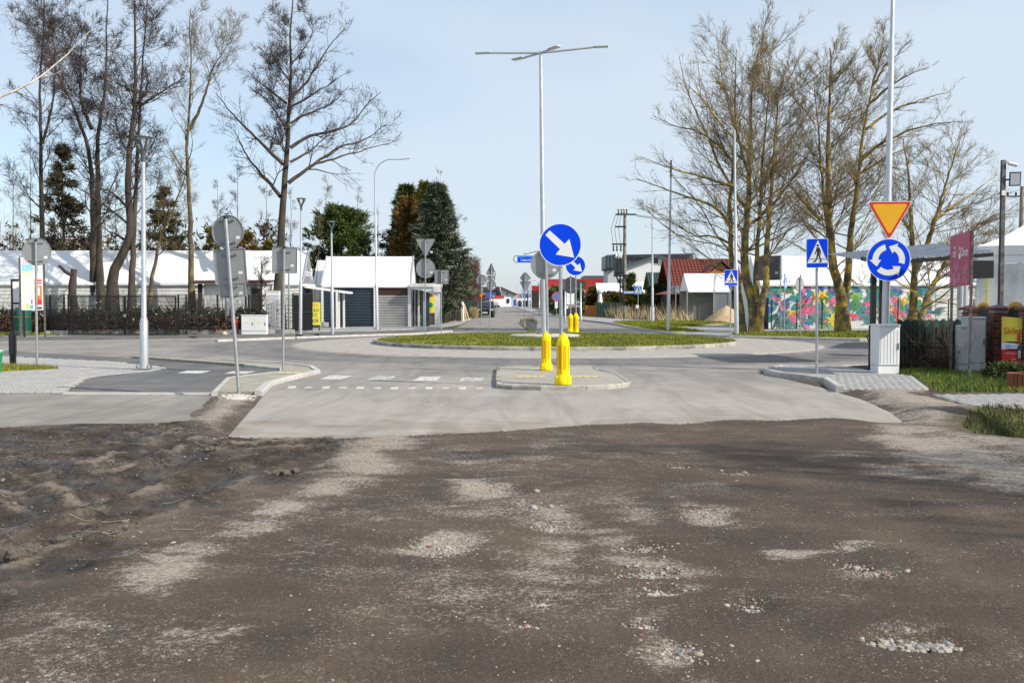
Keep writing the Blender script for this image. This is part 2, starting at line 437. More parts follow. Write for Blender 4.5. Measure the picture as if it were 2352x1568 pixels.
s_ = yy[1]-yy[0]; p_ = yy[0]; dn = []
while p_ > -400: s_ *= 1.5; p_ -= s_; dn.append(p_)
s_ = yy[-1]-yy[-2]; p_ = yy[-1]; up = []
while p_ < 4500: s_ *= 1.15; p_ += s_; up.append(p_)
gy = np.array(dn[::-1] + yy + up)
GX, GY = np.meshgrid(gx, gy)
SH = GX.shape
fx_, fy_ = GX.ravel(), GY.ravel()
near = (np.abs(fx_) < 20) & (fy_ > 1) & (fy_ < 32)
X, Y = fx_[near], fy_[near]
warp = (fbm(X*1.3, Y*1.3, 4, 5)-.5)
s_road = sdist(X, Y, ROAD) + warp*.10
s_lot = sdist(X, Y, LOT) + warp*.25
s_mud = sdist(X, Y, MUD) + warp*1.2
s_ditch = sdist(X, Y, DITCH) + warp*.4
s_paved = np.minimum.reduce([sdist(X, Y, p) for p in (PATH, PAVE_L, ISLE_L, PAVE_R, PATH_R)])
s_verge = sdist(X, Y, VERGE_R)
s_sand = sdist(X, Y, SAND_R) + warp*.9
s_gap = sdist(X, Y, GAP_L) + warp*.3
mud = sstep(.25, -.35, s_mud)
hz = (fbm(X*.45, Y*.45, 3, 1)-.5)*.05 + (fbm(X*2.2, Y*2.2, 4, 2)-.5)*.022 + (fbm(X*9, Y*9, 3, 3)-.5)*.010
rid = 1-np.abs(fbm(X*1.6, Y*3.2, 4, 8)*2-1)
rid2 = 1-np.abs(fbm(X*5.5, Y*7, 4, 18)*2-1)
rid3 = 1-np.abs(fbm(X*10, Y*12, 3, 21)*2-1)
hm = (fbm(X*.7, Y*.9, 3, 11)-.5)*.022 + (rid2-.8)*.034*(.3+1.4*fbm(X*.8, Y*.8, 2, 19)) + (rid3-.8)*.034*(.3+1.4*fbm(X*1.3, Y*1.3, 2, 22)) + (fbm(X*16, Y*18, 3, 12)-.5)*.035
dry = np.zeros_like(X); wetm = np.zeros_like(X)
ruts = [[(-120,1250),(120,1200),(260,1150),(350,1110),(430,1060),(520,1005)],[(-120,1160),(60,1130),(230,1090),(360,1040),(470,990)],
        [(60,1370),(200,1300),(350,1250),(480,1200),(620,1130),(760,1065)],[(-120,1075),(150,1045),(320,1015),(440,985)],
        [(-50,1120),(60,1150),(120,1190)],[(200,1010),(420,1050),(620,1035),(800,1030)],[(-60,1330),(120,1260),(240,1200),(420,1150),(600,1075)]]
for i, r in enumerate(ruts):
    d, sg = pdist(X, Y, GP(r))
    d = d+(fbm(X*2.5, Y*2.5, 3, 35+i)-.5)*.16; w = .10 + .05*fbm(X*1.1, Y*1.1, 2, 30+i); k = .55+.9*fbm(X*.8, Y*.8, 2, 40+i)
    rg_ = np.exp(-((np.abs(d)-2*w)/(.8*w))**2)*np.clip(fbm(X*1.6, Y*1.6, 3, 50+i)*3.0-1.25, 0, 1.1); dry = np.maximum(dry, rg_); wetm = np.maximum(wetm, np.exp(-(d/(1.2*w))**2))
    hm += -.034*k*np.exp(-(d/w)**2) + .019*k*np.exp(-((d-2*w)/(.7*w))**2)*(.4+1.2*fbm(X*3, Y*3, 3, 50+i))
    tread = (d < w*1.2)*np.sin((X*.8+Y*.6)*2*PI/.11)*.006
    hm += tread
# tyre tread print in the drier mud
tp = G(290, 1262)
hm += np.exp(-(((X-tp.x)/.24)**2+((Y-tp.y)/.16)**2)**2)*np.sin((X-tp.x + .25*(Y-tp.y))*2*PI/.085)*.016
hz = hz*(1-mud) + (hz*.5+hm)*mud
# pot-holes and worn hollows with loose stone: u, v, ru, rv, depth, stones
HOLES = [(1020,1278,85,22,.035,150),(1130,1140,80,17,.03,70),(1225,1180,60,14,.022,45),(1265,1228,60,18,.025,60),(1490,1338,95,16,.035,120),(1480,1278,70,13,.022,60),
         (1620,1205,62,22,.03,80),(1520,1382,65,14,.025,55),(2105,1500,130,28,.045,0),(1720,1418,55,17,.035,40),(1945,1276,45,9,.022,45),
         (2010,1340,75,14,.02,60),(1960,1322,60,10,.02,30),(1210,1458,50,10,.02,18),(1560,1530,75,42,.02,60),(1480,1462,55,10,.02,35),
         (1560,1085,40,8,.02,40),(1240,1410,60,14,.02,16),(1700,1100,70,9,.018,40)]
hole_w = []
for (u, v, ru, rv, dp, ns) in HOLES:
    c = G(u, v); rx = ru/FPX*c.y; ry = (G(u, v-rv).y-G(u, v+rv).y)/2
    q = ((X-c.x)/rx)**2+((Y-c.y)/ry)**2 + warp*.9
    hz -= dp*sstep(1.25, .35, q); hole_w.append((c.x, c.y, rx, ry, ns))
# ground drops under paved sheets, the dirt climbs a little over the asphalt's worn edge
edge = np.minimum(s_road, s_lot)
hz = hz*sstep(0, .6, edge) + np.clip(edge, -.3, .35)*.16 + .012
hz = np.where(edge < 0, np.maximum(hz, -.05), hz)
hz = np.where(s_paved < .12, np.minimum(hz, -.02+.0*hz), hz)
hz = np.where((s_verge < .1), .02 + .05*fbm(X*1.2, Y*1.2, 3, 60), hz)
hz -= .62*sstep(.1, -.9, s_ditch)
sand_h = .03 + .05*fbm(X*1.4, Y*1.4, 3, 70)
hz = hz + sand_h*sstep(.2, -.6, s_sand)*sstep(0, .5, edge)*.7
hz = hz*sstep(32, 24, Y)*sstep(20, 15, np.abs(X)) + -.03*(1-sstep(32, 24, Y)*sstep(20, 15, np.abs(X)))
# dry dusty patches: u, v, ru, rv, strength
DUST = [(885,1018,80,12,1.1),(850,1050,75,20,1.1),(800,1095,80,22,1.05),(735,1142,85,20,1.05),(650,1190,90,20,1.0),(560,1232,80,20,.95),(470,1282,80,22,1.0),(390,1325,90,26,1.15),(1090,1118,120,10,.7),(1250,1068,130,10,.6),(1120,1165,90,14,.7),(1360,1245,120,16,.75),(1230,1330,130,16,.6),(1420,1400,110,14,.5),(900,1030,120,22,1),(840,1080,100,30,1),(760,1130,90,28,.9),(700,1165,70,20,.6),(620,1230,70,24,.6),(1020,1050,160,30,.45),(360,1335,110,42,1.05),(470,1300,80,25,.8),
        (520,1245,60,18,.7),(300,1360,90,25,.8),(160,1480,70,14,.6),(100,1500,60,12,.5),(480,1535,110,22,.75),(560,1520,60,12,.6),(380,1505,45,12,.75),(300,1440,60,7,.6),
        (1020,1275,95,26,1.1),(1130,1140,95,20,1.1),(1240,1205,100,45,.8),(1290,1300,110,40,.75),(1310,1240,80,30,.65),(1500,1340,110,20,.9),(1470,1290,80,30,.7),(1560,1530,90,60,.9),
        (1440,1190,70,40,.6),(1620,1200,80,35,.9),(1610,1130,60,20,.6),(1540,1050,90,16,.5),(1530,1390,70,16,.7),(1330,1350,80,30,.55),(1400,1150,160,30,.45),(1280,1030,90,14,.6),(1060,1076,60,8,.9),
        (2090,1497,110,18,.42),(2010,1335,90,22,.55),(1945,1275,60,10,.9),(1835,1276,60,5,1.1),(1490,1460,60,12,.6),(2150,1040,120,38,1.1),(2250,1085,150,40,1.05),(2330,1120,140,36,.9),(2090,1000,80,18,1),
        (1960,1060,110,9,.6),(1890,1065,60,7,.5),(2050,1095,120,8,.7),(2160,1110,140,12,.75),(1500,1525,200,30,.35),(1720,1420,70,20,.5),(1200,1455,80,14,.35),(1700,1010,260,12,.25),(1300,1010,260,14,.35),
        (1180,1080,200,16,.35),(650,1060,60,8,.5),(250,1195,120,10,.5),(560,1090,120,9,.45),(420,1140,110,8,.5),(100,1300,60,14,.5),(180,1255,50,12,.7)]
dust = np.zeros_like(X); Xw = X+(fbm(X*1.1, Y*1.1, 4, 301)-.5)*.5+(fbm(X*4, Y*4, 3, 303)-.5)*.25; Yw = Y+(fbm(X*1.1, Y*1.1, 4, 302)-.5)*.7+(fbm(X*4, Y*4, 3, 304)-.5)*.5
for (u, v, ru, rv, st) in DUST:
    c = G(u, v); rx = ru/FPX*c.y; ry = max(.12, (G(u, v-rv).y-G(u, v+rv).y)/2)
    q = ((Xw-c.x)/rx)**2+((Yw-c.y)/ry)**2
    dust = np.maximum(dust, st*np.exp(-q*.9))
dust = np.maximum(dust, 1.0*sstep(.2, -.6, s_sand)*(.40+.9*fbm(X*.9, Y*.9, 3, 80)))
dust = np.maximum(dust, .95*sstep(.15, -.4, s_gap))
dust = np.maximum(dust, (.60*fbm(X*.5, Y*.9, 4, 90)-.04)*(.45+.55*sstep(.25, .02, X/Y)))
grs = np.maximum(sstep(.05, -.2, s_verge), sstep(.25, -.25, s_ditch))
z = np.full(fx_.shape, -.03); z[near] = hz
att = {k: np.zeros(fx_.shape, np.float32) for k in ('dust', 'mud', 'turf', 'dry', 'wet')}
att['turf'][:] = 1.0
att['dry'][near] = dry; att['wet'][near] = wetm; att['dust'][near] = dust; att['mud'][near] = mud
att['turf'][near] = np.maximum(grs, 1-sstep(32, 26, Y)*sstep(20, 16, np.abs(X)))
nr, nc = SH
idx = np.arange(nr*nc).reshape(SH)
quads = np.stack([idx[:-1,:-1], idx[:-1,1:], idx[1:,1:], idx[1:,:-1]], -1).reshape(-1, 4)
def np_mesh(name, co, faces, k=4):
    me = bpy.data.meshes.new(name); nv = len(co); nf = len(faces)
    me.vertices.add(nv); me.vertices.foreach_set('co', np.asarray(co, np.float32).ravel())
    me.loops.add(nf*k); me.loops.foreach_set('vertex_index', np.asarray(faces, np.int32).ravel())
    me.polygons.add(nf); me.polygons.foreach_set('loop_start', np.arange(0, nf*k, k, dtype=np.int32))
    me.polygons.foreach_set('loop_total', np.full(nf, k, np.int32))
    me.update(calc_edges=True); return me
GXA, GYA = gx.copy(), gy.copy()
me = np_mesh('ground', np.stack([fx_, fy_, z], 1), quads)
me.polygons.foreach_set('use_smooth', [True]*len(me.polygons))
for k, a in att.items():
    at_ = me.attributes.new(k, 'FLOAT', 'POINT'); at_.data.foreach_set('value', a)

def ramp(n, l, src, stops):
    cr = n.new('ShaderNodeValToRGB'); e = cr.color_ramp.elements
    while len(e) < len(stops): e.new(.5)
    for i, (p, c) in enumerate(stops):
        e[i].position = p; e[i].color = (*c, 1) if hasattr(c, '__len__') else (c, c, c, 1)
    l.new(src, cr.inputs['Fac']); return cr.outputs['Color']
def nz(n, l, vec, scale, detail=4, rough=.6, stretch=None):
    if stretch:
        mp = n.new('ShaderNodeMapping'); mp.inputs['Scale'].default_value = stretch; l.new(vec, mp.inputs['Vector']); vec = mp.outputs['Vector']
    t = n.new('ShaderNodeTexNoise'); t.inputs['Scale'].default_value = scale; t.inputs['Detail'].default_value = detail; t.inputs['Roughness'].default_value = rough
    l.new(vec, t.inputs['Vector']); return t.outputs['Fac']
def mth(n, l, op, a, b=None, c=None):
    t = n.new('ShaderNodeMath'); t.operation = op
    for i, q in enumerate((a, b, c)):
        if q is None: continue
        if isinstance(q, (int, float)): t.inputs[i].default_value = q
        else: l.new(q, t.inputs[i])
    return t.outputs[0]
def mixc(n, l, f, a, b):
    t = n.new('ShaderNodeMix'); t.data_type = 'RGBA'
    for k, q in (('Factor', f), ('A', a), ('B', b)):
        if isinstance(q, (int, float)): t.inputs[k].default_value = q
        elif isinstance(q, tuple): t.inputs[k].default_value = (*q, 1)
        else: l.new(q, t.inputs[k])
    return t.outputs['Result']
def new_mat(name):
    m = bpy.data.materials.new(name); m.use_nodes = True; n, l = nodes(m)
    tc = n.new('ShaderNodeTexCoord'); return m, n, l, tc.outputs['Object'], n['Principled BSDF']
def bump_to(n, l, b, h, strength, dist):
    bp = n.new('ShaderNodeBump'); bp.inputs['Strength'].default_value = strength; bp.inputs['Distance'].default_value = dist
    l.new(h, bp.inputs['Height']); l.new(bp.outputs['Normal'], b.inputs['Normal'])

# dirt: damp brown grit, dry pale dust, wet mud, turf
m, n, l, P, b = new_mat('dirt_and_grit')
def attr(name):
    a = n.new('ShaderNodeAttribute'); a.attribute_name = name; return a.outputs['Fac']
big = nz(n, l, P, .7, 5, .6, (1, 1.4, 1))
trk = nz(n, l, P, 1.0, 5, .6, (.9, .22, 1))
base = ramp(n, l, mth(n, l, 'ADD', mth(n, l, 'MULTIPLY', big, .5), mth(n, l, 'MULTIPLY', trk, .5)), [(.38, (.058, .042, .032)), (.5, (.088, .063, .046)), (.60, (.128, .091, .064))])
fine = nz(n, l, P, 55, 4, .75)
grain = ramp(n, l, fine, [(.3, .62), (.5, 1.0), (.72, 1.5)])
mul = n.new('ShaderNodeMix'); mul.data_type = 'RGBA'; mul.blend_type = 'MULTIPLY'; mul.inputs['Factor'].default_value = .85
l.new(base, mul.inputs['A']); l.new(grain, mul.inputs['B']); base = mul.outputs['Result']
d1 = mth(n, l, 'ADD', mth(n, l, 'MULTIPLY', attr('dust'), 1.16), mth(n, l, 'MULTIPLY', mth(n, l, 'SUBTRACT', nz(n, l, P, 3.4, 9, .80, (.72, 1.25, 1)), .5), 2.3))
d2 = mth(n, l, 'ADD', mth(n, l, 'ADD', d1, mth(n, l, 'MULTIPLY', mth(n, l, 'SUBTRACT', nz(n, l, P, 30, 4, .85), .5), 2.0)), mth(n, l, 'MULTIPLY', mth(n, l, 'SUBTRACT', nz(n, l, P, 110, 2, .8), .5), 1.9))
dfac = ramp(n, l, d2, [(.46, 0.0), (.70, .40), (.98, .96)])
dcol = ramp(n, l, nz(n, l, P, 30, 4, .8), [(.3, (.20, .162, .126)), (.5, (.345, .292, .238)), (.7, (.54, .49, .43))])
colr = mixc(n, l, dfac, base, dcol)
# scattered grit specks
vo = n.new('ShaderNodeTexVoronoi'); vo.inputs['Scale'].default_value = 38; l.new(P, vo.inputs['Vector'])
sp = mth(n, l, 'LESS_THAN', vo.outputs['Distance'], mth(n, l, 'MULTIPLY', mth(n, l, 'SUBTRACT', nz(n, l, P, 1.7, 4, .7), .38), .95))
spc = mixc(n, l, vo.outputs['Color'], (.16, .14, .12), (.44, .41, .37))
colr = mixc(n, l, mth(n, l, 'MULTIPLY', sp, .75), colr, spc)
mudc = ramp(n, l, nz(n, l, P, 2.6, 6, .65), [(.36, (.026, .019, .014)), (.48, (.052, .039, .029)), (.58, (.082, .063, .047)), (.72, (.17, .135, .10))])
mulm = n.new('ShaderNodeMix'); mulm.data_type = 'RGBA'; mulm.blend_type = 'MULTIPLY'; mulm.inputs['Factor'].default_value = .8
mudc = mixc(n, l, mth(n, l, 'MULTIPLY', ramp(n, l, mth(n, l, 'ADD', attr('dry'), mth(n, l, 'MULTIPLY', mth(n, l, 'SUBTRACT', nz(n, l, P, 14, 5, .8), .5), 1.6)), [(.40, 0.0), (.95, 1.0)]), .85), mudc, (.24, .197, .148))
l.new(mudc, mulm.inputs['A']); l.new(grain, mulm.inputs['B'])
mfac = mth(n, l, 'MULTIPLY', attr('mud'), mth(n, l, 'SUBTRACT', 1.0, mth(n, l, 'MULTIPLY', dfac, .6)))
colr = mixc(n, l, mfac, colr, mulm.outputs['Result'])
tcol = ramp(n, l, nz(n, l, P, 5, 5, .7), [(.3, (.045, .05, .014)), (.6, (.10, .11, .028)), (.8, (.17, .145, .06))])
colr = mixc(n, l, attr('turf'), colr, tcol)
l.new(colr, b.inputs['Base Color'])
wet = ramp(n, l, mth(n, l, 'ADD', mth(n, l, 'MULTIPLY', attr('wet'), .12), nz(n, l, P, 1.5, 4, .6)), [(.52, 0.0), (.60, 1.0)])
rg = mth(n, l, 'SUBTRACT', .92, mth(n, l, 'MULTIPLY', mth(n, l, 'MULTIPLY', wet, mfac), .70))
l.new(rg, b.inputs['Roughness']); b.inputs['Specular IOR Level'].default_value = .35
hh = mth(n, l, 'ADD', mth(n, l, 'ADD', mth(n, l, 'MULTIPLY', nz(n, l, P, 28, 5, .75), 1.0), mth(n, l, 'MULTIPLY', sp, .25)), mth(n, l, 'MULTIPLY', mth(n, l, 'MULTIPLY', nz(n, l, P, 9, 8, .8), attr('mud')), 1.3))
bump_to(n, l, b, hh, .9, .03)
M['dirt'] = m
me.materials.append(m)
ground = link('ground', me); tag(ground, 'bare muddy and dusty dirt ground of the unpaved road', kind='structure')

# asphalt
def asphalt(name, dark, light, ring=False, dusty=.35):
    m, n, l, P, b = new_mat(name)
    c = ramp(n, l, nz(n, l, P, .35, 6, .65), [(.36, dark), (.62, light)])
    fine = ramp(n, l, nz(n, l, P, 90, 3, .8), [(.3, .72), (.7, 1.25)])
    mu = n.new('ShaderNodeMix'); mu.data_type = 'RGBA'; mu.blend_type = 'MULTIPLY'; mu.inputs['Factor'].default_value = .7
    l.new(c, mu.inputs['A']); l.new(fine, mu.inputs['B']); c = mu.outputs['Result']
    ds = ramp(n, l, nz(n, l, P, .9, 7, .7, (.7, 1.3, 1)), [(.48, 0.0), (.75, dusty)])
    c = mixc(n, l, ds, c, (.36, .31, .26))
    if ring:
        sx = n.new('ShaderNodeSeparateXYZ'); l.new(P, sx.inputs[0])
        dx = mth(n, l, 'SUBTRACT', sx.outputs['X'], ROUND_C[0]); dy = mth(n, l, 'SUBTRACT', sx.outputs['Y'], ROUND_C[1])
        r = mth(n, l, 'SQRT', mth(n, l, 'ADD', mth(n, l, 'MULTIPLY', dx, dx), mth(n, l, 'MULTIPLY', dy, dy)))
        r = mth(n, l, 'ADD', r, mth(n, l, 'MULTIPLY', mth(n, l, 'SUBTRACT', nz(n, l, P, .25, 3), .5), 1.6))
        band = ramp(n, l, mth(n, l, 'DIVIDE', r, 20.0), [(.50, 0.0), (.545, .75), (.60, .45), (.64, .8), (.70, 0.0)])
        c = mixc(n, l, band, c, (.125, .122, .122))
        tr = mth(n, l, 'MULTIPLY', band, ramp(n, l, mth(n, l, 'FRACT', mth(n, l, 'MULTIPLY', r, 1.9)), [(.0, .5), (.5, 0.0), (1, .5)]))
        c = mixc(n, l, tr, c, (.10, .098, .098))
        # pale dusty strip where the dirt is carried on to the road
        yv = mth(n, l, 'ADD', sx.outputs['Y'], mth(n, l, 'MULTIPLY', mth(n, l, 'SUBTRACT', nz(n, l, P, .4, 5, .7), .5), 5.0))
        nf = ramp(n, l, mth(n, l, 'DIVIDE', yv, 30.0), [(.40, .62), (.55, .42), (.80, .05)])
        c = mixc(n, l, nf, c, (.41, .372, .33))
        de = mth(n, l, 'ADD', mth(n, l, 'DIVIDE', sx.outputs['Y'], 24.0), mth(n, l, 'MULTIPLY', mth(n, l, 'SUBTRACT', nz(n, l, P, .9, 8, .75, (.6, 1.2, 1)), .5), .75))
        c = mixc(n, l, ramp(n, l, de, [(.46, .72), (.60, 0.0)]), c, (.20, .158, .118))
    tkn = nz(n, l, P, 1.0, 6, .62, (1.6, .30, 1)); tkn.node.inputs['Distortion'].default_value = 1.2
    tk = ramp(n, l, tkn, [(.38, .74), (.5, 1.0), (.64, 1.18)])
    m3 = n.new('ShaderNodeMix'); m3.data_type = 'RGBA'; m3.blend_type = 'MULTIPLY'; m3.inputs['Factor'].default_value = .6
    l.new(c, m3.inputs['A']); l.new(tk, m3.inputs['B']); c = m3.outputs['Result']
    vv = n.new('ShaderNodeTexVoronoi'); vv.inputs['Scale'].default_value = 16; l.new(P, vv.inputs['Vector'])
    sk = mth(n, l, 'LESS_THAN', vv.outputs['Distance'], mth(n, l, 'MULTIPLY', mth(n, l, 'SUBTRACT', nz(n, l, P, .8, 4, .7), .42), .8))
    c = mixc(n, l, mth(n, l, 'MULTIPLY', sk, .45), c, (.11, .10, .09))
    l.new(c, b.inputs['Base Color']); b.inputs['Roughness'].default_value = .85; b.inputs['Specular IOR Level'].default_value = .3
    bump_to(n, l, b, nz(n, l, P, 140, 3, .8), .35, .006)
    return m
M['asphalt'] = asphalt('dusty_asphalt', (.185, .174, .163), (.27, .25, .23), ring=True)
M['asphalt_path'] = asphalt('cycle_path_asphalt', (.105, .104, .106), (.145, .142, .142), dusty=.2)
M['asphalt_lot'] = asphalt('worn_lot_asphalt', (.19, .18, .165), (.27, .25, .22), dusty=.5)

def setts(name, c1, c2, joint, bw, bh, jw=.012, rot=0.0):
    m, n, l, P, b = new_mat(name)
    mp = n.new('ShaderNodeMapping'); mp.inputs['Rotation'].default_value = (0, 0, rot); l.new(P, mp.inputs['Vector'])
    br = n.new('ShaderNodeTexBrick'); l.new(mp.outputs['Vector'], br.inputs['Vector'])
    br.inputs['Scale'].default_value = 1; br.inputs['Brick Width'].default_value = bw; br.inputs['Row Height'].default_value = bh
    br.inputs['Mortar Size'].default_value = jw; br.inputs['Color1'].default_value = (*c1, 1); br.inputs['Color2'].default_value = (*c2, 1); br.inputs['Mortar'].default_value = (*joint, 1)
    f = ramp(n, l, nz(n, l, P, 2.5, 6, .7), [(.3, .78), (.7, 1.18)])
    mu = n.new('ShaderNodeMix'); mu.data_type = 'RGBA'; mu.blend_type = 'MULTIPLY'; mu.inputs['Factor'].default_value = .9
    l.new(br.outputs['Color'], mu.inputs['A']); l.new(f, mu.inputs['B']); l.new(mu.outputs['Result'], b.inputs['Base Color'])
    b.inputs['Roughness'].default_value = .85
    bump_to(n, l, b, mth(n, l, 'SUBTRACT', nz(n, l, P, 40, 3), br.outputs['Fac']), .5, .012)
    return m
M['setts_apron'] = setts('granite_setts', (.37, .34, .305), (.42, .39, .35), (.25, .225, .20), .16, .11)
M['setts_isle'] = setts('yellowish_cobbles', (.33, .30, .235), (.40, .37, .30), (.24, .22, .16), .12, .10)
M['setts_grey'] = setts('grey_cobbles', (.43, .395, .34), (.36, .335, .29), (.26, .24, .20), .11, .09)
M['paver_base'] = mat('paver_joint_sand', (.32, .31, .29), .9, 0, .15, 3)
M['paver'] = mat('grey_concrete_paver', (.375, .37, .36), .85, 0, .10, 1.7, .15, 60)
M['paver_far'] = setts('far_grey_pavers', (.32, .318, .31), (.36, .357, .35), (.25, .245, .24), .2, .1)
M['paver_pink'] = setts('far_pinkish_pavers', (.34, .31, .29), (.37, .34, .315), (.28, .25, .23), .2, .1)
M['tactile'] = mat('yellow_tactile_paving', (.50, .41, .24), .8, 0, .12, 8)

def sheet(name, poly, z, mt, label):
    o = MB().add([(x, y, z) for x, y in poly], [tuple(range(len(poly)))]).obj(name, mt)
    if o.data.polygons[0].normal.z < 0: o.data.flip_normals()
    return tag(o, label, kind='structure')
# the road sheet runs a little under the dirt so that its visible edge is the ragged dirt edge
road_under = [(u, v+14) for u, v in near_edge]
road = sheet('road', GP(road_under + road_px[len(near_edge):]), .012, M['asphalt'], 'dusty grey asphalt road running into the roundabout')
sheet('side_lot', GP([(-500,906),(489,906),(478,935),(448,966),(405,984),(330,992),(180,996),(60,1004),(-60,1010),(-500,1030)]), .008, M['asphalt_lot'], 'worn asphalt apron between the mud and the cycle path')
cyc = sheet('cycle_path', PATH, .020, M['asphalt_path'], 'dark asphalt cycle path with white crossing marks')
def ringpts(r, n=96, a0=0.0, a1=2*PI):
    return [(ROUND_C[0]+r*math.cos(a0+(a1-a0)*k/n), ROUND_C[1]+r*math.sin(a0+(a1-a0)*k/n)) for k in range(n)]
ap = MB(); N = 120
for k in range(N):
    a = 2*PI*k/N; c_, s2 = math.cos(a), math.sin(a)
    for r, zz in ((R_ISLAND-.1, .075), (R_APRON-.12, .045), (R_APRON, .012)):
        ap.v.append((ROUND_C[0]+r*c_, ROUND_C[1]+r*s2, zz))
for k in range(N):
    q = (k+1) % N
    for j in (0, 1): ap.f.append((3*k+j, 3*k+j+1, 3*q+j+1, 3*q+j)); ap.m.append(j)
apron = ap.obj('truck_apron', [M['setts_apron'], M['setts_apron']])
tag(apron, 'pale stone sett apron ringing the grass roundabout', kind='structure')

# kerbs, stone by stone
def kerb(name, label, path, w=.13, z0=-.05, z1=.12, mt=None, stone=1.0, closed=False, inward=1, chamfer=.02, jit=.004):
    mt = mt or M['kerb']; root = thing(name, label, None); root['kind'] = 'structure'
    pts = [Vector((p[0], p[1])) for p in path]
    if closed: pts.append(pts[0])
    nrm = []
    for i in range(len(pts)):
        if closed and i in (0, len(pts)-1): t = (pts[1]-pts[0]).normalized() + (pts[-1]-pts[-2]).normalized()
        else: t = pts[min(i+1, len(pts)-1)] - pts[max(i-1, 0)]
        t.normalize(); nrm.append(Vector((-t.y, t.x))*inward)
    L = [0]
    for i in range(len(pts)-1): L.append(L[-1]+(pts[i+1]-pts[i]).length)
    def at(s):
        for i in range(len(L)-1):
            if s <= L[i+1] or i == len(L)-2:
                t = (s-L[i])/max(1e-9, L[i+1]-L[i]); return pts[i].lerp(pts[i+1], t), nrm[i].lerp(nrm[i+1], t).normalized()
    cnt = max(1, round(L[-1]/stone)); d = L[-1]/cnt; rng = random.Random(7)
    for k in range(cnt):
        a, b2 = k*d+.006, (k+1)*d-.006
        ss = [a] + [s for s in L if a+.05 < s < b2-.05] + [b2]
        if len(ss) < 3: ss = [a, (a+b2)/2, b2]
        dz = rng.uniform(-jit, jit); mb = MB()
        for s in ss:
            p, q = at(s); i_ = p+q*w; c1 = p+q*chamfer
            for (xy, zz) in ((p, z0), (p, z1-chamfer+dz), (c1, z1+dz), (i_, z1+dz), (i_, z0)): mb.v.append((xy.x, xy.y, zz))
        for j in range(len(ss)-1):
            for e in range(5):
                f = (5*j+e, 5*(j+1)+e, 5*(j+1)+(e+1) % 5, 5*j+(e+1) % 5)
                mb.f.append(f if inward > 0 else f[::-1]); mb.m.append(0)
        e = 5*(len(ss)-1); mb.f += [tuple(range(5))[::-1], tuple(e+q for q in range(5))]; mb.m += [0, 0]
        o = mb.obj('kerb_stone', mt, root)
        bm = bmesh.new(); bm.from_mesh(o.data); bmesh.ops.recalc_face_normals(bm, faces=bm.faces); bm.to_mesh(o.data); bm.free()
    return root
kerb('island_kerb', 'round concrete kerb around the central grass island', ringpts(R_ISLAND, 144), .15, -.03, .20, M['kerb_dirty'], 1.0, True)
island = MB()
for i, (r, zz) in enumerate(((R_ISLAND-.14, .17), (5.5, .24), (3.5, .29), (1.0, .31))):
    island.v += [(x, y, zz) for x, y in ringpts(r, 72)]
for i in range(3):
    for k in range(72): island.f.append((i*72+k, i*72+(k+1) % 72, (i+1)*72+(k+1) % 72, (i+1)*72+k)); island.m.append(0)
island.f.append(tuple(range(216, 288))); island.m.append(0)
tag(island.obj('grass_island', M['turf'], smooth=True), 'low grass mound in the middle of the roundabout', kind='structure')
LAMP_C = (1.28, 38.6)
pad = MB().lathe([(1.35, -.1), (1.35, .36), (1.30, .39), (.3, .40)], 40, c=(LAMP_C[0], LAMP_C[1], 0)).obj('lamp_pad', M['concrete'], smooth=True)
tag(pad, 'round concrete footing in the grass island', kind='structure')

def inset(poly, d):
    n_ = len(poly); ar = sum(poly[i][0]*poly[(i+1) % n_][1]-poly[(i+1) % n_][0]*poly[i][1] for i in range(n_)); sg = 1 if ar > 0 else -1; out = []
    for i in range(n_):
        a, p, b2 = Vector(poly[i-1]), Vector(poly[i]), Vector(poly[(i+1) % n_]); t1, t2 = (p-a).normalized(), (b2-p).normalized()
        q = Vector((-(t1.y+t2.y), t1.x+t2.x))*sg; q = q.normalized() if q.length > 1e-6 else Vector((0, 0)); c_ = max(.35, q.dot(Vector((-t1.y, t1.x))*sg)); out.append(tuple(p+q*d/c_))
    return out
def raised(name, poly, z, mt, label, z0=-.05):
    poly = inset(poly, .035); o = MB().prism(poly, z0, z, bottom=False).obj(name, mt); return tag(o, label, kind='structure')
raised('cobbled_island', ISLE_L, .075, M['setts_isle'], 'yellowish cobbled island beside the crossing')
kerb('island_edge', 'curved concrete kerb of the yellowish cobbled island', GP([(603,910),(625,888),(660,877),(698,868),(736,858),(723,848.5),(650,840.5),(560,836),(480,831.5)]), .14, -.03, .10, M['kerb'], .8, inward=1)
kerb('island_back_edge', 'low flush kerb between cobbled island and cycle path', GP([(485,909.5),(519,875),(590,866),(641,859.5),(641,851.5),(560,843.5)]), .10, -.03, .085, M['kerb'], .8, inward=-1)
raised('splitter_island', ISLE_C, .088, M['setts_grey'], 'grey cobbled splitter island under the yellow bollards')
kerb('splitter_kerb', 'concrete kerb around the splitter island', ISLE_C, .10, -.03, .100, M['kerb_dirty'], .9, True, inward=1)
raised('right_paving', PAVE_R, .060, M['paver_base'], 'grey block paved refuge beside the pedestrian sign')
kerb('refuge_kerb', 'raised grey kerb in front of the paved refuge', GP([(1752,857.5),(1766,863),(1790,868),(1840,873.5),(1890,881.5),(1920,902)]), .13, -.03, .13, M['kerb'], .7, inward=1)
kerb('refuge_back_kerb', 'low rounded kerb behind the paved refuge', GP([(1752,857),(1764,849.5),(1790,845.5),(1924,845.5),(1990,843)]), .12, -.03, .085, M['kerb'], .8, inward=-1)
raised('left_paving', PAVE_L, .022, M['paver_base'], 'grey block paved footway beside the cycle path')
raised('right_footpath', PATH_R, .040, M['paver_base'], 'narrow grey paved footpath crossing the right verge')
strip = MB()
pa, pb = G(147, 906), G(488, 907)
